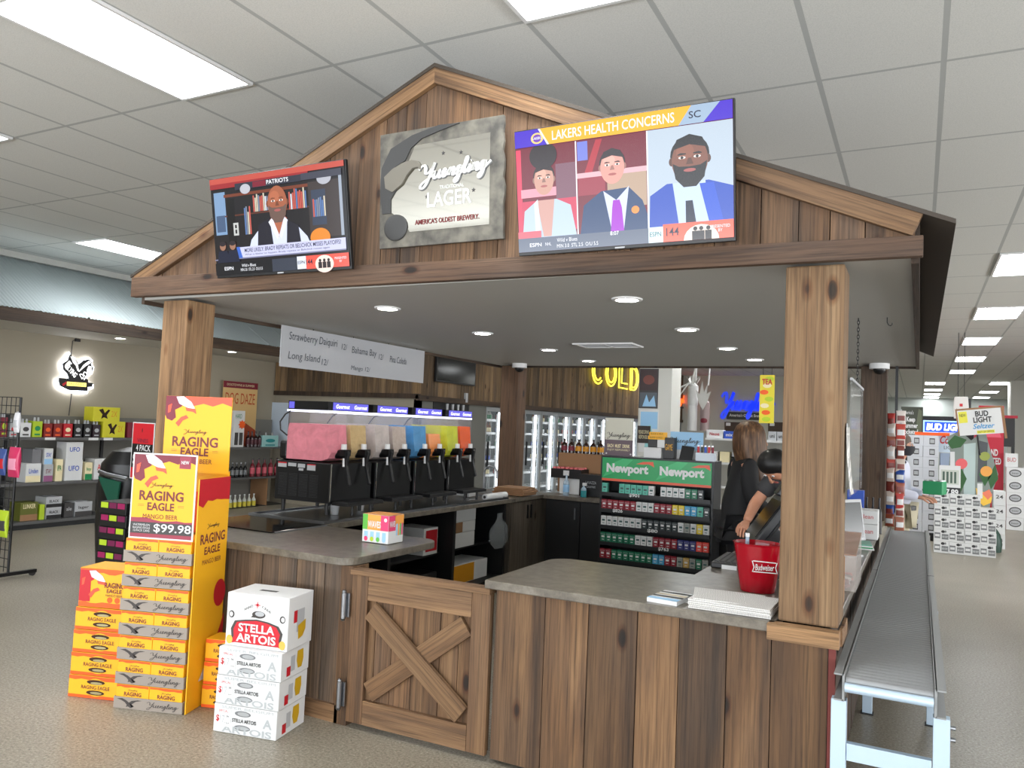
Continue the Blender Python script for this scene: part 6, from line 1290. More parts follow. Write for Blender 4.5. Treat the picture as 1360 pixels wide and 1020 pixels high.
stack(4, 1, at(1319, 700, y=14.2).x, 14.2, .16, .22, .3, 'plain_carton', lambda r, c: 'plain white carton, '+NB[r]+' from the floor right of the seltzer stack', WHITE, 'plain cartons right of the seltzer stack', dk_word('24', DGREY))
t = thing('green_trolley', 'dark green bundle on the floor right of the seltzer cartons', 'bundle', (at(1316, 728, z=0).x, 13.75, 0)); MB().rings([[(.10*s*math.cos(.5*j), .10*s*math.sin(.5*j), z) for j in range(12)] for s, z in ((1, 0), (1.15, .12), (.9, .26), (.4, .34), (.1, .36))]).build('bundle', mat('dark_green', (24, 60, 48), .5), t)
# red brewery tower and cartons
YR = 18.0
a, b_ = at(1298, 690, z=0), at(1334, 690, z=0)
xa, xb = at(1300, 600, y=YR).x, at(1333, 600, y=YR).x; W = xb-xa; zt4 = at(1318, 539, y=YR).z
REDM = mat('tower_red', (176, 14, 44), .45)
t = thing('red_tower', 'tall red brewery display tower beside the white pillar', 'display', (xa, YR, 0)); MB().box(0, W, 0, .3, 0, zt4).build('board', REDM, t); MB().prism([(-.24, 0), (0, 0), (0, zt4*.83), (-.06, zt4*.8)], 'y', .05, .25).prism([(W, 0), (W+.22, 0), (W+.12, .5), (W, .6)], 'y', .05, .25).build('side_wing', REDM, t)
text('Budweiser', W*.8, .10, WHITE, t, (W*.5, -.002, zt4-.28), shear=.2, bold=.02); mb = MB(); flat(mb, [(W*.1, zt4-.62), (W*.2, zt4-.46), (W*.35, zt4-.52), (W*.5, zt4-.40), (W*.65, zt4-.52), (W*.8, zt4-.46), (W*.9, zt4-.62)], -.001); mb.build('skyline_print', mat('tower_pink', (206, 80, 100), .5), t); text('HAND\nCRAFTED', W*.8, .30, WHITE, t, (W*.5, -.002, zt4-1.0), bold=.03)
def dk_bud(p, W, H):
    mb = MB(); flat(mb, oval(W*.5, H*.55, W*.36, H*.3, 16), -.001, 0); flat(mb, oval(W*.5, H*.55, W*.30, H*.22, 16), -.0014, 1); mb.build('print', [DGREY, LGREY], p); text('beer', W*.4, H*.14, DGREY, p, (W*.5, -.002, H*.55))
xr = at(1336, 680, y=17.7).x
stack(5, 1, xr, 17.6, .28, .235, .28, 'brewery_carton', lambda r, c: 'white brewery carton, '+NB[r]+' from the floor in front of the red tower', WHITE, 'white cartons by the red tower', dk_bud, z0=0)
stack(6, 1, xr+.32, 17.9, .30, .20, .28, 'grey_carton', lambda r, c: 'grey-white carton, '+NB[r]+' from the floor at the right edge by the pillar', LGREY, 'grey-white cartons at the right edge', dk_bud)
plain_box('red_carton', 'red and white carton high on the red tower side', (xr-.02, 17.62, 5*.236+.002), (.2, .25, .26), WHITE, txt='BUD', tm=RED)
# far lightbox, poster, hanging barrel sign
YL = 20.0; a, b_ = at(1224, 580, y=YL), at(1348, 553, y=YL); ztop = at(1286, 554, y=YL).z
t = thing('light_box', 'blue lit brewery sign on a black header above the far displays', 'lit sign', (a.x, YL, 0)); W = b_.x-a.x
MB().box(0, W, 0, .1, ztop-.62, ztop).build('header', BLACK, t); MB().box(0, .06, .02, .08, 0, ztop-.62).build('leg', DARKM, t); MB().box(W-.06, W, .02, .08, 0, ztop-.62).build('leg', DARKM, t); MB().box(W*.42, W+.05, -.02, .12, ztop, ztop+.06).build('red_cornice', REDM, t)
x0_, x1_ = at(1226, 570, y=YL).x-a.x, at(1288, 570, y=YL).x-a.x; z0_, z1_ = at(1257, 576, y=YL).z, at(1257, 559, y=YL).z
p = MB().box(x0_, x1_, -.05, -.001, z0_, z1_).build('lit_panel', mat('lit_blue', (30, 70, 200), .4, emit=.9), t); mb = MB(); e = .03
mb.box(x0_, x1_, -.054, -.0505, z1_-e, z1_).box(x0_, x1_, -.054, -.0505, z0_, z0_+e).box(x0_, x0_+e, -.054, -.0505, z0_+e, z1_-e).box(x1_-e, x1_, -.054, -.0505, z0_+e, z1_-e); mb.build('lit_border', mat('lit_sky', (150, 190, 240), .4, emit=1), p); text('BUD LIGHT', (x1_-x0_)*.86, (z1_-z0_)*.55, mat('lit_white_big', (240, 245, 255), .4, emit=1.3), p, ((x0_+x1_)/2, -.056, (z0_+z1_)/2), shear=.15, bold=.04)
def dk_keep(p, W, H):
    text('America\'s', W*.5, H*.10, WHITE, p, (W*.32, -.002, H*.85)); text('Keep\nsummer\npocketed.', W*.75, H*.5, WHITE, p, (W*.45, -.002, H*.48), bold=.03); mb = MB(); flat(mb, [(W*.7, H*.1), (W*.95, H*.1), (W*.95, H*.9), (W*.8, H*.95), (W*.72, H*.6)], -.001); mb.build('print', mat('poster_moss', (92, 98, 76), .5), p)
t = card('summer_poster', 'dark green poster with white words above the far cases', (1196, 1226, 540, 590), 16.5, mat('poster_dark', (58, 62, 50), .5), 'poster', dk_keep); zc = t.location.z
MB().cyl((.1, .02, -zc+.01), (.1, .02, 0), .015, n=8).cyl((.35, .02, -zc+.01), (.35, .02, 0), .015, n=8).build('stand_leg', DARKM, t); MB().box(.02, .45, -.12, .15, -zc, -zc+.02).build('stand_base', DARKM, t)
a, b_ = at(1266, 556, y=16.0), at(1287, 527, y=16.0); zb_ = at(1277, 556, y=16.0).z; H = b_.z-zb_; W = b_.x-a.x
t = thing('hanging_sign', 'white barrel-shaped sign hanging from the ceiling above the displays', 'hanging sign', (a.x, 16.0, zb_)); p = MB().prism([(W*.06, 0), (W*.94, 0), (W, H*.5), (W*.94, H), (W*.06, H), (0, H*.5)], 'y', 0, .1).build('barrel_board', mat('barrel_white', (216, 212, 208), .5), t, bevel=.01); MB().cyl((W*1.03, .06, H*.08), (W*1.03, .06, H*.92), .03, n=10).build('edge_ring', DARKM, t)
text('beer fest', W*.6, H*.08, MAROON, p, (W*.5, -.002, H*.42)); mb = MB(); rect(mb, W*.4, W*.6, H*.55, H*.68, -.001); mb.build('print', RED, p)
MB().cyl((W*.3, .05, H), (W*.3, .05, CZ-zb_-.001), .006, n=6).build('hanger', DARKM, t); MB().cyl((W*.7, .05, H), (W*.7, .05, CZ-zb_-.001), .006, n=6).build('hanger', DARKM, t)
# ------------------------------------------------------------------ people
def skin(name, verts, edges, radii, m, parent, sub=2, root=0, smooth=True):
    me = bpy.data.meshes.new(name); me.from_pydata(verts, edges, []); me.materials.append(m)
    o = bpy.data.objects.new(name, me); COL.objects.link(o); o.parent = parent
    s = o.modifiers.new('skin', 'SKIN'); s.use_smooth_shade = True; s.branch_smoothing = .4
    sv = me.skin_vertices[0].data
    for i, r in enumerate(radii): sv[i].radius = r if isinstance(r, tuple) else (r, r)
    for i in range(len(verts)): sv[i].use_root = (i == root)
    b = o.modifiers.new('sub', 'SUBSURF'); b.levels = sub; b.render_levels = sub
    return o
SK = mat('skin_light', (206, 152, 126), .55); SK2 = mat('skin_tan', (196, 140, 112), .55)
def figure(label, loc, rz, J, cloth_top, cloth_leg, hair, skinm, top_r=.014, sleeves=1.0, hem=True):
    """J: joints in local metres, x ahead, y left, z up"""
    t = thing('person', label, 'person', loc, rz)
    N_ = ['pelvis', 'waist', 'chest', 'neck', 'jaw', 'skull', 'crown', 'shl', 'ell', 'wrl', 'shr', 'elr', 'wrr', 'hipl', 'knl', 'anl', 'tol', 'hipr', 'knr', 'anr', 'tor']
    R_ = [(.15, .125), (.14, .11), (.155, .115), .055, (.070, .078), (.088, .098), (.060, .066), .062, .045, .030, .062, .045, .030, .088, .060, .042, .032, .088, .060, .042, .032]
    E_ = [('pelvis', 'waist'), ('waist', 'chest'), ('chest', 'neck'), ('neck', 'jaw'), ('jaw', 'skull'), ('skull', 'crown'), ('chest', 'shl'), ('shl', 'ell'), ('ell', 'wrl'), ('chest', 'shr'), ('shr', 'elr'), ('elr', 'wrr'), ('pelvis', 'hipl'), ('hipl', 'knl'), ('knl', 'anl'), ('anl', 'tol'), ('pelvis', 'hipr'), ('hipr', 'knr'), ('knr', 'anr'), ('anr', 'tor')]
    ix = {n: i for i, n in enumerate(N_)}
    def sel(names, grow, ends=None):
        k = {n: i for i, n in enumerate(names)}
        return [J[n] for n in names], [(k[a], k[b]) for a, b in E_ if a in k and b in k], [tuple(q+grow for q in (R_[ix[n]] if isinstance(R_[ix[n]], tuple) else (R_[ix[n]],)*2)) for n in names]
    v, e, r = sel(N_, 0)
    for n_, k_ in (('pelvis', .6), ('waist', .6), ('chest', .52), ('shl', .62), ('shr', .62), ('hipl', .7), ('hipr', .7)): r[ix[n_]] = tuple(q*k_ for q in r[ix[n_]])
    skin('body', v, e, r, skinm, t)
    tn = ['pelvis', 'waist', 'chest', 'shl', 'ell', 'wrl', 'shr', 'elr', 'wrr'] if sleeves == 1 else ['pelvis', 'waist', 'chest', 'shl', 'ell', 'shr', 'elr']
    v, e, r = sel(tn, top_r)
    if sleeves < 1:
        for s_, l_ in (('shl', 'ell'), ('shr', 'elr')):
            i, j = tn.index(s_), tn.index(l_); v[j] = tuple(a+(b-a)*sleeves for a, b in zip(v[i], v[j])); r[j] = (.064, .064)
    ph = Vector(J['pelvis'])
    if hem: v.append((ph.x, ph.y, ph.z-.07)); e.append((0, len(v)-1)); r.append((.165, .145))
    nk = Vector(J['chest']).lerp(Vector(J['neck']), .66); v.append(tuple(nk)); e.append((2, len(v)-1)); r.append((.105, .105))
    r[0] = (.165, .145); r[1] = (.165, .14); r[2] = (.19, .15)
    for s_ in ('shl', 'shr'): r[tn.index(s_)] = (.085, .085)
    skin('shirt', v, e, r, cloth_top, t)
    v, e, r = sel(['pelvis', 'hipl', 'knl', 'anl', 'hipr', 'knr', 'anr'], .013); skin('trousers', v, e, r, cloth_leg, t)
    for s_ in 'lr':
        a, b = Vector(J['an'+s_]), Vector(J['to'+s_]); mb = MB(); d = (b-a); d.z = 0; d.normalize(); n_ = Vector((-d.y, d.x, 0)); rings = []
        for f, w_, h in ((-.07, .03, .06), (-.04, .042, .09), (.05, .045, .08), (.13, .05, .055), (.19, .04, .04), (.215, .015, .02)):
            c = Vector((a.x, a.y, 0))+d*f; rings.append([tuple(c+n_*w_*math.cos(q)+Vector((0, 0, .001+max(0, h/2+h/2*math.sin(q))))) for q in [2*math.pi*j/12 for j in range(12)]])
        mb.rings(rings).build('shoe', mat('shoe_dark', (40, 34, 30), .5), t)
        # hand: palm, four fingers, thumb
        w0, el = Vector(J['wr'+s_]), Vector(J['el'+s_]); d = (w0-el).normalized(); side = d.cross(Vector((0, 0, 1))); side = side.normalized() if side.length > .1 else Vector((0, 1, 0)); u3 = side.cross(d)
        hv = [w0-d*.02, w0+d*.03, w0+d*.075]; he = [(0, 1), (1, 2)]; hr = [(.026, .022), (.036, .017), (.036, .014)]
        for k, (off, ln) in enumerate(((-.030, .066), (-.010, .078), (.010, .074), (.029, .058))):
            b0 = w0+d*.085+side*off; i0 = len(hv); hv += [b0, b0+d*ln*.5-u3*.012, b0+d*ln*.8-u3*.036]; hr += [.0095, .0085, .007]; he += [(2, i0), (i0, i0+1), (i0+1, i0+2)]
        i0 = len(hv); tb = w0+d*.03+side*(-.03 if s_ == 'l' else .03); ss = -1 if s_ == 'l' else 1
        hv += [tb+side*ss*.012-u3*.01, tb+d*.035+side*ss*.022-u3*.028, tb+d*.06+side*ss*.018-u3*.04]; hr += [.013, .010, .008]; he += [(1, i0), (i0, i0+1), (i0+1, i0+2)]
        skin('hand', [tuple(p_) for p_ in hv], he, hr, skinm, t, 1)
    # face
    sk, jw = Vector(J['skull']), Vector(J['jaw']); upv = (sk-jw).normalized(); fwd = Vector((1, 0, 0)); fwd = (fwd-upv*fwd.dot(upv)).normalized(); sd = upv.cross(fwd)
    fc = sk-upv*.02
    MB().rings([[tuple(fc+fwd*(.085+a_)+upv*z+sd*w_*math.cos(q)+fwd*w_*.6*math.sin(q)) for q in [2*math.pi*j/8 for j in range(8)]] for a_, z, w_ in ((.0, .025, .006), (.012, .0, .011), (.022, -.022, .015), (.006, -.034, .010))]).build('nose', skinm, t)
    for s_ in (-1, 1):
        c = fc+fwd*.079+sd*.032*s_+upv*.022; MB().ell((0, 0, 0), (.006, .012, .006), n=10, k=6).build('eye', WHITE, t, tuple(c)); MB().ell((0, 0, 0), (.006, .006, .006), n=8, k=5).build('iris', mat('iris_brown', (50, 34, 24), .3), t, tuple(c+fwd*.004))
        c = fc+sd*.096*s_-fwd*.005; MB().rings([[tuple(c+fwd*(.018*math.cos(q))*k_+upv*(.032*math.sin(q))*k_+sd*s_*o_) for q in [2*math.pi*j/10 for j in range(10)]] for k_, o_ in ((.6, -.006), (1, .003), (.9, .012), (.4, .010))]).build('ear', skinm, t)
    c = fc+fwd*.088-upv*.062; MB().ell((0, 0, 0), (.008, .024, .007), n=10, k=6).build('lips', mat('lip_pink', (170, 92, 84), .5), t, tuple(c))
    return t, fc, fwd, upv, sd
def cap_hair(t, c, fwd, upv, sd, m, back=.02, ext=None):
    n = 18; rings = []
    for z, r, o in ((-.085, .070, -.055), (-.06, .090, -.035), (-.01, .104, -.022), (.045, .108, -.010), (.085, .088, -.004), (.112, .052, .0), (.122, .012, .0)):
        rings.append([tuple(c+upv*z+fwd*(o+r*(.98 if math.cos(q) < 0 else .80)*math.cos(q))+sd*r*.94*math.sin(q)) for q in [2*math.pi*j/n for j in range(n)]])
    MB().rings(rings).build('hair', m, t)
# woman at the till
Jw = dict(pelvis=(0, 0, .93), waist=(-.01, 0, 1.09), chest=(.0, 0, 1.28), neck=(.045, 0, 1.43), jaw=(.085, 0, 1.49), skull=(.095, 0, 1.565), crown=(.075, 0, 1.64), shl=(.0, .155, 1.365), ell=(.03, .215, 1.10), wrl=(.21, .15, 1.0), shr=(.0, -.155, 1.365), elr=(.02, -.215, 1.10), wrr=(.20, -.15, .98),
          hipl=(0, .09, .88), knl=(.02, .095, .48), anl=(0, .10, .08), tol=(.15, .11, .03), hipr=(0, -.09, .88), knr=(.03, -.095, .48), anr=(.01, -.10, .08), tor=(.16, -.11, .03))
BK = mat('black_knit', (16, 16, 19), .75)
q = at(984, 640, y=6.25)
tw, fc, fwd, upv, sd = figure('woman with long brown hair in a black jacket standing at the till', (q.x, 6.25, 0), math.radians(28), Jw, BK, mat('black_trousers', (22, 22, 26), .7), None, SK, top_r=.022)
HAIR = mat('brown_hair', (84, 58, 38), .5); N = NT(HAIR); tc = N.n('ShaderNodeTexCoord'); mp = N.n('ShaderNodeMapping'); mp.inputs['Scale'].default_value = (60, 60, 2); N.l(tc, 'Object', mp, 0); nz = N.n('ShaderNodeTexNoise', i_Scale=1.0, i_Detail=3.0); N.l(mp, 0, nz, 'Vector'); rp = N.ramp([(.3, (52, 34, 22)), (.55, (92, 64, 42)), (.75, (134, 102, 70))]); N.l(nz, 'Fac', rp, 0); N.l(rp, 0, N.b, 'Base Color')
mb = MB(); rg = []; n = 28; r_ = random.Random(6)
for z, cx, rx, ry in ((1.695, .055, .02, .02), (1.685, .055, .062, .062), (1.65, .055, .104, .104), (1.60, .055, .122, .124), (1.54, .058, .130, .132), (1.47, .066, .132, .136), (1.40, .08, .125, .142), (1.32, .10, .120, .146), (1.23, .12, .112, .146), (1.15, .118, .09, .132), (1.09, .122, .07, .11), (1.05, .125, .04, .07)):
    rg.append([(cx+rx*math.cos(2*math.pi*j/n)*(1+.05*math.sin(5*j+z*9)), ry*math.sin(2*math.pi*j/n)*(1+.06*math.sin(7*j+z*5)), z) for j in range(n)])
mb.rings(rg[::-1]).build('hair', HAIR, tw)
# cashier bending over the register
Jc = dict(pelvis=(-.18, 0, .95), waist=(-.08, 0, 1.08), chest=(.08, 0, 1.23), neck=(.20, 0, 1.33), jaw=(.27, 0, 1.35), skull=(.345, 0, 1.385), crown=(.42, 0, 1.43), shl=(.08, .17, 1.30), ell=(.22, .25, 1.10), wrl=(.42, .18, .99), shr=(.08, -.17, 1.30), elr=(.20, -.25, 1.10), wrr=(.40, -.16, .99),
          hipl=(-.18, .09, .89), knl=(-.12, .10, .48), anl=(-.16, .10, .08), tol=(-.01, .11, .03), hipr=(-.18, -.09, .89), knr=(-.10, -.10, .48), anr=(-.14, -.10, .08), tor=(.0, -.11, .03))
q = at(1036, 640, y=5.75)
tc_, fc, fwd, upv, sd = figure('cashier in a grey T-shirt bending over the register, mostly behind the right post', (q.x+.15, 5.80, 0), math.radians(-118), Jc, mat('grey_tee', (58, 58, 60), .8), mat('dark_jeans', (34, 36, 46), .8), None, SK2, top_r=.016, sleeves=.72)
cap_hair(tc_, fc, fwd, upv, sd, mat('black_hair', (14, 13, 14), .5))
# masked man beyond the conveyor
Jm = dict(pelvis=(0, 0, .90), waist=(.0, 0, 1.05), chest=(-.01, 0, 1.26), neck=(.015, 0, 1.42), jaw=(.04, 0, 1.49), skull=(.045, 0, 1.565), crown=(.03, 0, 1.64), shl=(-.01, .175, 1.36), ell=(.02, .23, 1.08), wrl=(.22, .12, 1.04), shr=(-.01, -.175, 1.36), elr=(.02, -.23, 1.08), wrr=(.22, -.11, 1.04),
          hipl=(0, .09, .86), knl=(.03, .10, .46), anl=(-.02, .11, .08), tol=(.13, .12, .03), hipr=(0, -.09, .86), knr=(.05, -.10, .46), anr=(.02, -.11, .08), tor=(.17, -.12, .03))
q = at(1192, 640, y=8.95)
tm, fc, fwd, upv, sd = figure('man in a pale shirt, khaki trousers and dark face mask beyond the conveyor', (q.x, 8.95, 0), math.radians(-12), Jm, mat('lavender_shirt', (196, 198, 214), .7), mat('khaki_cotton', (186, 178, 154), .8), None, SK, top_r=.02, hem=False)
cap_hair(tm, fc, fwd, upv, sd, mat('greying_hair', (84, 68, 56), .6))
mb = MB(); rg = []
for z, r, o in ((-.10, .058, .02), (-.075, .082, .022), (-.03, .098, .020), (.0, .100, .012)):
    rg.append([tuple(fc+upv*z+fwd*(o+r*math.cos(q_))+sd*r*math.sin(q_)) for q_ in [math.radians(v_) for v_ in range(-95, 96, 10)]])
nn = len(rg[0]); vs = [p for r in rg for p in r]; MB().add(vs, [[i*nn+j, i*nn+j+1, (i+1)*nn+j+1, (i+1)*nn+j] for i in range(3) for j in range(nn-1)], 0, None, True).build('face_mask', mat('charcoal_mask', (44, 44, 50), .8), tm)
rg = [[(.0+rx_*math.cos(q_), ry_*math.sin(q_), z) for q_ in [2*math.pi*j/24 for j in range(24)]] for z, rx_, ry_ in ((.895, .176, .158), (.935, .176, .158))]
MB().rings(rg).build('belt', mat('black_leather', (24, 22, 22), .5), tm)
gp = thing('green_can_pack', 'green pack of cans held in front of him by the masked man', 'can pack', (q.x+.31*math.cos(-.21), 8.95-.31*math.sin(.21)-.10, 1.072), -.21); MB().box(-.08, .10, -.0, .2, 0, .13).build('carton', mat('bright_green', (40, 150, 96), .45), gp, bevel=.01)
for i in range(3):
    for j in range(2): MB().cyl((-.05+.06*i, .05+.10*j, .131), (-.05+.06*i, .05+.10*j, .142), .027, n=12).build('can_top', PCT, gp)
# ------------------------------------------------------------------ on the service counter
CT = .8525
a = at(1001, 789, z=CT); t = thing('beer_bucket', 'red translucent beer bucket on the service counter beside the right post', 'bucket', (a.x, a.y+.09, CT))
RB = mat('bucket_red', (158, 8, 28), .12, coat=.5); Hb = .225
MB().lathe([(.078, 0), (.080, .004), (.112, Hb-.01), (.117, Hb), (.110, Hb), (.105, Hb-.012), (.074, .01)], n=32, sx=1, sy=.86).build('pail', RB, t)
text('Budweiser', .085, .028, WHITE, t, (.045, -.0855, .125), (R90-.15, 0, .42), shear=.15, bold=.01)
mb = MB()
for pts in ([(-.055, -.022), (.055, -.026), (.05, -.022), (-.05, -.018)], [(-.055, .026), (.055, .020), (.05, .024), (-.05, .030)]): flat(mb, pts, 0)
flat(mb, [(-.058, -.022), (-.054, -.02), (-.046, .0), (-.054, .028), (-.058, .028), (-.050, .0)], 0); flat(mb, [(.058, -.026), (.054, -.024), (.047, 0), (.054, .022), (.058, .022), (.051, 0)], 0)
mb.build('bowtie_print', WHITE, t, (.045, -.0845, .125), (-.15, 0, .42))
bottle('water_bottle', 'clear bottle with white cap standing in the red beer bucket', (a.x-.055, a.y+.11, CT+.012), .25, .026, WATER, WHITE)
b0, b1, b2 = at(937, 806, z=CT), at(1003, 832, z=CT), at(967, 786, z=CT)
rz = math.atan2(b1.y-b0.y, b1.x-b0.x); W = (b1-b0).length
t = thing('newspaper_stack', 'stack of folded newspapers on the counter corner by the right post', 'newspapers', (b0.x+.03, b0.y+.0, CT), 0)
t.location = (-.845, 3.27, CT); PAPER = mat('newsprint', (214, 212, 208), .7); N = NT(PAPER); tcx = N.n('ShaderNodeTexCoord'); wv = N.n('ShaderNodeTexWave', i_Scale=55.0, i_Distortion=4.0); N.l(tcx, 'Object', wv, 'Vector'); rp = N.ramp([(.35, (176, 174, 172)), (.6, (224, 222, 218))]); N.l(wv, 'Fac', rp, 0); N.l(rp, 0, N.b, 'Base Color')
for i in range(5): MB().box(0, .33, 0, .26, 0, .007).build('newspaper', PAPER, t, (rnd(-.006, .006), rnd(-.004, .004), .0005+.0078*i), (0, 0, rnd(-.04, .04)), bevel=.002)
MB().box(0, .30, 0, .24, 0, .005).build('top_newspaper', PAPER, t, (.02, .0, .040), (0, .03, .22), bevel=.002)
MB().box(.0, .12, .20, .27, .0345, .0385).build('colour_page', mat('page_red', (170, 70, 66), .6), t)
t = thing('paper_sheet', 'single white printed sheet between the booklet and the newspapers', 'paper', (-.985, 3.35, CT), .12); MB().box(0, .12, 0, .16, 0, .0015).build('sheet', WHITE, t)
a = at(858, 799, z=CT); t = thing('booklet_stack', 'small pile of beach-photo booklets at the counter front edge', 'booklets', (a.x, a.y+.01, CT), -.10); mb = MB()
for i in range(4): MB().box(0, .135, 0, .20, .0045*i, .0045*i+.004).build('booklet', WHITE, t)
mb = MB()
for y0_, y1_, m_ in ((0, .035, 0), (.06, .08, 1), (.10, .125, 2), (.15, .17, 1)): mb.add([(0, y0_, .0186), (.135, y0_, .0186), (.135, y1_+.01, .0186), (0, y1_, .0186)], [[0, 1, 2, 3]], m_)
mb.build('cover_print', [LBLUE, DGREY, mat('sand_print', (196, 184, 160), .6)], t)
# register terminal
a = at(1008, 722, z=CT+.02); POS = mat('terminal_black', (22, 25, 30), .35)
t = thing('register_terminal', 'black register terminal seen from behind, above the red bucket', 'register', (-.77, 4.55, CT), math.radians(20))
MB().box(-.03, .10, -.08, .08, 0, .05).build('base', POS, t, bevel=.01)
MB().prism([(-.06, .05), (.06, .05), (.10, .20), (.02, .26), (-.04, .2)], 'y', -.05, .05).build('neck', POS, t, bevel=.006)
s = MB().box(-.025, .025, -.17, .17, -.15, .15).build('screen_housing', POS, t, (.03, 0, .26), (0, .62, 0), bevel=.012)
MB().box(-.029, -.026, -.14, .14, -.12, .12).build('screen', mat('dead_screen', (10, 11, 13), .1), s); MB().box(.0255, .05, -.10, .10, -.10, .04).build('rear_cover', DARKM, s, bevel=.006)
MB().box(-.03, .03, -.05, .05, -.01, .06).build('card_reader', POS, s, (0, .15, .16), bevel=.008)
t = thing('customer_display', 'dark grey slanted card terminal behind the red bucket', 'card terminal', (-.66, 4.28, CT), .3); MB().prism([(-.07, 0), (.09, 0), (.10, .02), (.02, .17), (-.05, .17)], 'y', -.07, .07).build('housing', mat('terminal_grey', (58, 64, 74), .5), t, bevel=.006)
a = at(941, 752, z=CT); t = thing('keyboard_tray', 'black keyboard with a white price tag on the counter left of the bucket', 'keyboard', (-1.0, 4.33, CT), .02); p = MB().box(0, .17, 0, .42, .0, .03).build('housing', BLACK, t, bevel=.006)
mb = MB()
for i in range(5):
    for j in range(11): mb.box(.012+.031*i, .037+.031*i, .03+.033*j, .057+.033*j, .0305, .036)
mb.build('keys', DARKM, p); MB().box(.06, .14, -.006, -.001, -.0, .022).build('tag', WHITE, t)
# things right of the post
XS_ = -.33
t = thing('monitor', 'grey-framed monitor turned to the aisle behind the right front post', 'monitor', (-.40, 5.35, CT), math.radians(62)); MB().box(-.08, .08, -.07, .07, 0, .012).box(-.02, .02, .01, .04, .012, .12).build('stand', LGREY, t); s = MB().box(-.17, .17, -.015, .02, -.13, .13).build('housing', LGREY, t, (0, 0, .22), (-.15, 0, 0), bevel=.005); MB().box(-.15, .15, -.018, -.0155, -.11, .11).build('screen', mat('dull_screen', (40, 46, 48), .25), s)
q0 = at(1160, 700, z=CT)
plain_box('white_box', 'white box with red lettering, lower of two by the right rear post', (-.42, 6.35, CT), (.16, .22, .11), WHITE, txt='Clean', tm=RED, ts=(.6, .3)); plain_box('white_box', 'white box with red lettering, upper of two by the right rear post', (-.42, 6.36, CT+.111), (.16, .2, .10), WHITE, txt='Clean', tm=RED, ts=(.6, .3))
plain_box('blue_box', 'tall blue and green box behind the white boxes by the right rear post', (-.50, 6.75, CT), (.12, .1, .33), BLUE, txt='vape', tm=LIME)
for i in range(3): bottle('black_spray', ORD[i]+' slim black bottle from the left behind the white boxes', (-.36+.045*i, 6.80, CT), .28, .02, BLACK, BLACK, 'slim black bottles')
t = thing('paper_pile', 'green and white paper folders on the counter under the monitor', 'papers', (-.43, 5.72, CT), .1); 
for i, m_ in enumerate((WHITE, GREEN, WHITE, mat('mint_paper', (110, 170, 150), .6))): MB().box(0, .17, 0, .24, .009*i, .009*i+.008).build('folder', m_, t, (rnd(-.01, .01), rnd(-.01, .01), 0))
t = thing('snack_bin', 'clear plastic bin of wrapped snacks on the counter behind the right post', 'bin', (-.43, 4.12, CT)); CB = mat('clear_bin', (214, 206, 200), .15, alpha=.35)
MB().box(0, .17, 0, .004, .0, .17).box(0, .17, .376, .38, 0, .24).box(0, .004, .004, .376, 0, .2).box(.166, .17, .004, .376, 0, .15).box(.004, .166, .004, .376, 0, .004).build('bin_wall', CB, t)
MB().prism([(0, .17), (.38, .24), (.38, .245), (0, .175)], 'x', .0, .17).build('bin_lid', mat('copper_lid', (190, 150, 130), .25, alpha=.6), t)
for i in range(8):
    m_ = (MAROON, WHITE, BROWN, RED)[i % 4]; o = MB().box(-.05, .05, -.03, .03, 0, .018).build('wrapped_snack', m_, None, bevel=.006); o.location = (-.43+.085, 4.19+.07*(i % 4), CT+.005+.021*(i//4)); o.rotation_euler = (0, 0, .4*(i % 3)-.3); tag(o, ORD[i]+' wrapped snack in the clear bin behind the right post, '+('upper' if i > 3 else 'lower')+' layer', 'snack', 'wrapped snacks in the bin')
t = thing('snack_carton', 'open maroon snack carton on the counter just behind the right post', 'box', (-.44, 3.62, CT)); MB().box(0, .15, 0, .005, 0, .10).box(0, .15, .235, .24, 0, .2).box(0, .005, .005, .235, 0, .1).box(.145, .15, .005, .235, 0, .1).box(.005, .145, .005, .235, 0, .004).build('carton', CARD, t)
for i in range(4): o = MB().box(.01, .14, .01, .045, .006, .13).build('snack_bar', (MAROON, CREAM, RED, BROWN)[i], None, bevel=.003); o.location = (-.44, 3.625+.055*i, CT); tag(o, ORD[i]+' snack bar from the front in the open carton behind the post', 'snack', 'snack bars in the open carton')
t = thing('price_list', 'curled paper price list taped to the right side of the front post', 'paper', (-.262, 3.40, 1.36)); n = 14; mb = MB(); vs = []
for i in range(n+1):
    z = .27*(1-i/n); o = .003+.020*(i/n)**2; vs += [(o, .0, z), (o+.004, .10, z)]
mb.add(vs, [[2*i, 2*i+1, 2*i+3, 2*i+2] for i in range(n)], 0, None, True); o_ = mb.build('sheet', PAPER, t); md = o_.modifiers.new('thick', 'SOLIDIFY'); md.thickness = .0008; MB().box(.001, .0035, .02, .08, .25, .285).build('tape', LGREY, t)
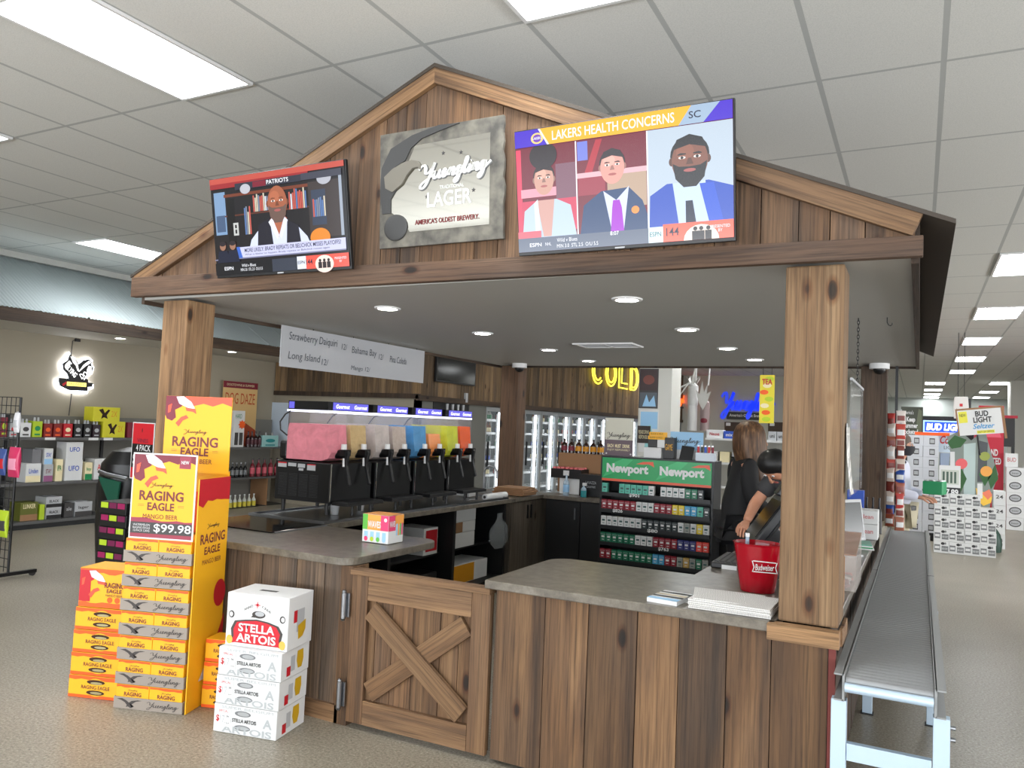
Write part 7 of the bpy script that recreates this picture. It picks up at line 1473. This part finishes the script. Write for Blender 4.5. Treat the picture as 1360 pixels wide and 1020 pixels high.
# chain, hook and clear guard panel
t = thing('chain', 'thin dark chain hanging from the soffit right of the front post', 'chain', (-.32, 4.9, 0)); mb = MB(); z = SZ-.012; k_ = 0
while z > 1.90:
    mb.tube([((.006 if k_ % 2 == 0 else 0)*math.cos(a), (0 if k_ % 2 == 0 else .006)*math.cos(a), z-.014+.014*math.sin(a)) for a in [2*math.pi*j/8 for j in range(8)]], .002, 5, closed=True); z -= .021; k_ += 1
o_ = mb.build('chain_link', BLACK, t); MB().cyl((0, 0, SZ-.02), (0, 0, SZ-.0005), .004, n=6).build('hook', BLACK, t)
t = thing('guard_panel', 'clear acrylic guard panel hung over the service counter behind the right post', 'guard panel', (-.32, 4.45, 1.28)); MB().box(-.003, .003, 0, .95, 0, .62).build('panel', mat('clear_acrylic', (210, 218, 220), .08, alpha=.12), t); MB().box(-.006, .006, 0, .95, .612, .626).build('edge', LGREY, t)
t = thing('ceiling_hook', 'small dark hook in the soffit beside the chain', 'hook', (-.17, 4.9, SZ)); MB().tube([(0, 0, -.001), (0, 0, -.03), (.008, 0, -.045), (.018, 0, -.05), (.026, 0, -.042), (.026, 0, -.032)], .0025).build('hook_wire', BLACK, t)
# hanging snack strip by the right rear post
q = at(1187, 545, y=8.12); zt5 = at(1187, 545, y=8.12).z
t = thing('clip_strip', 'metal clip strip hanging from the soffit beside the right rear post', 'clip strip', (q.x+.022, 8.12, 0)); q.x += .022; MB().box(-.012, .012, -.001, .001, .92, SZ-.001).build('strip', DARKM, t)
cols_ = [(176, 60, 56), (206, 196, 186), (150, 90, 70), (216, 206, 200), (180, 70, 60), (196, 180, 170), (120, 56, 46), (190, 176, 166), (40, 74, 150), (140, 70, 50)]
for i in range(10):
    z = zt5-.015-.106*i
    for s_ in (-1, 1):
        m_ = mat('jerky_bag_%d' % ((i+(s_ > 0)*3) % 10), cols_[(i+(s_ > 0)*3) % 10], .3); bd_ = WHITE if i % 2 else mat('jerky_band', (120, 50, 44), .4)
        pouch('jerky_bag', ('left' if s_ < 0 else 'right')+' bag of the '+ORD[i]+' pair from the top on the hanging snack strip', (q.x+.040*s_, 8.085-.012*(i % 2), z+rnd(-.015, .015)), rnd(.07, .095), rnd(.115, .14), .035, m_, .2*s_+rnd(-.3, .3), 'bags on the clip strip', bd_)
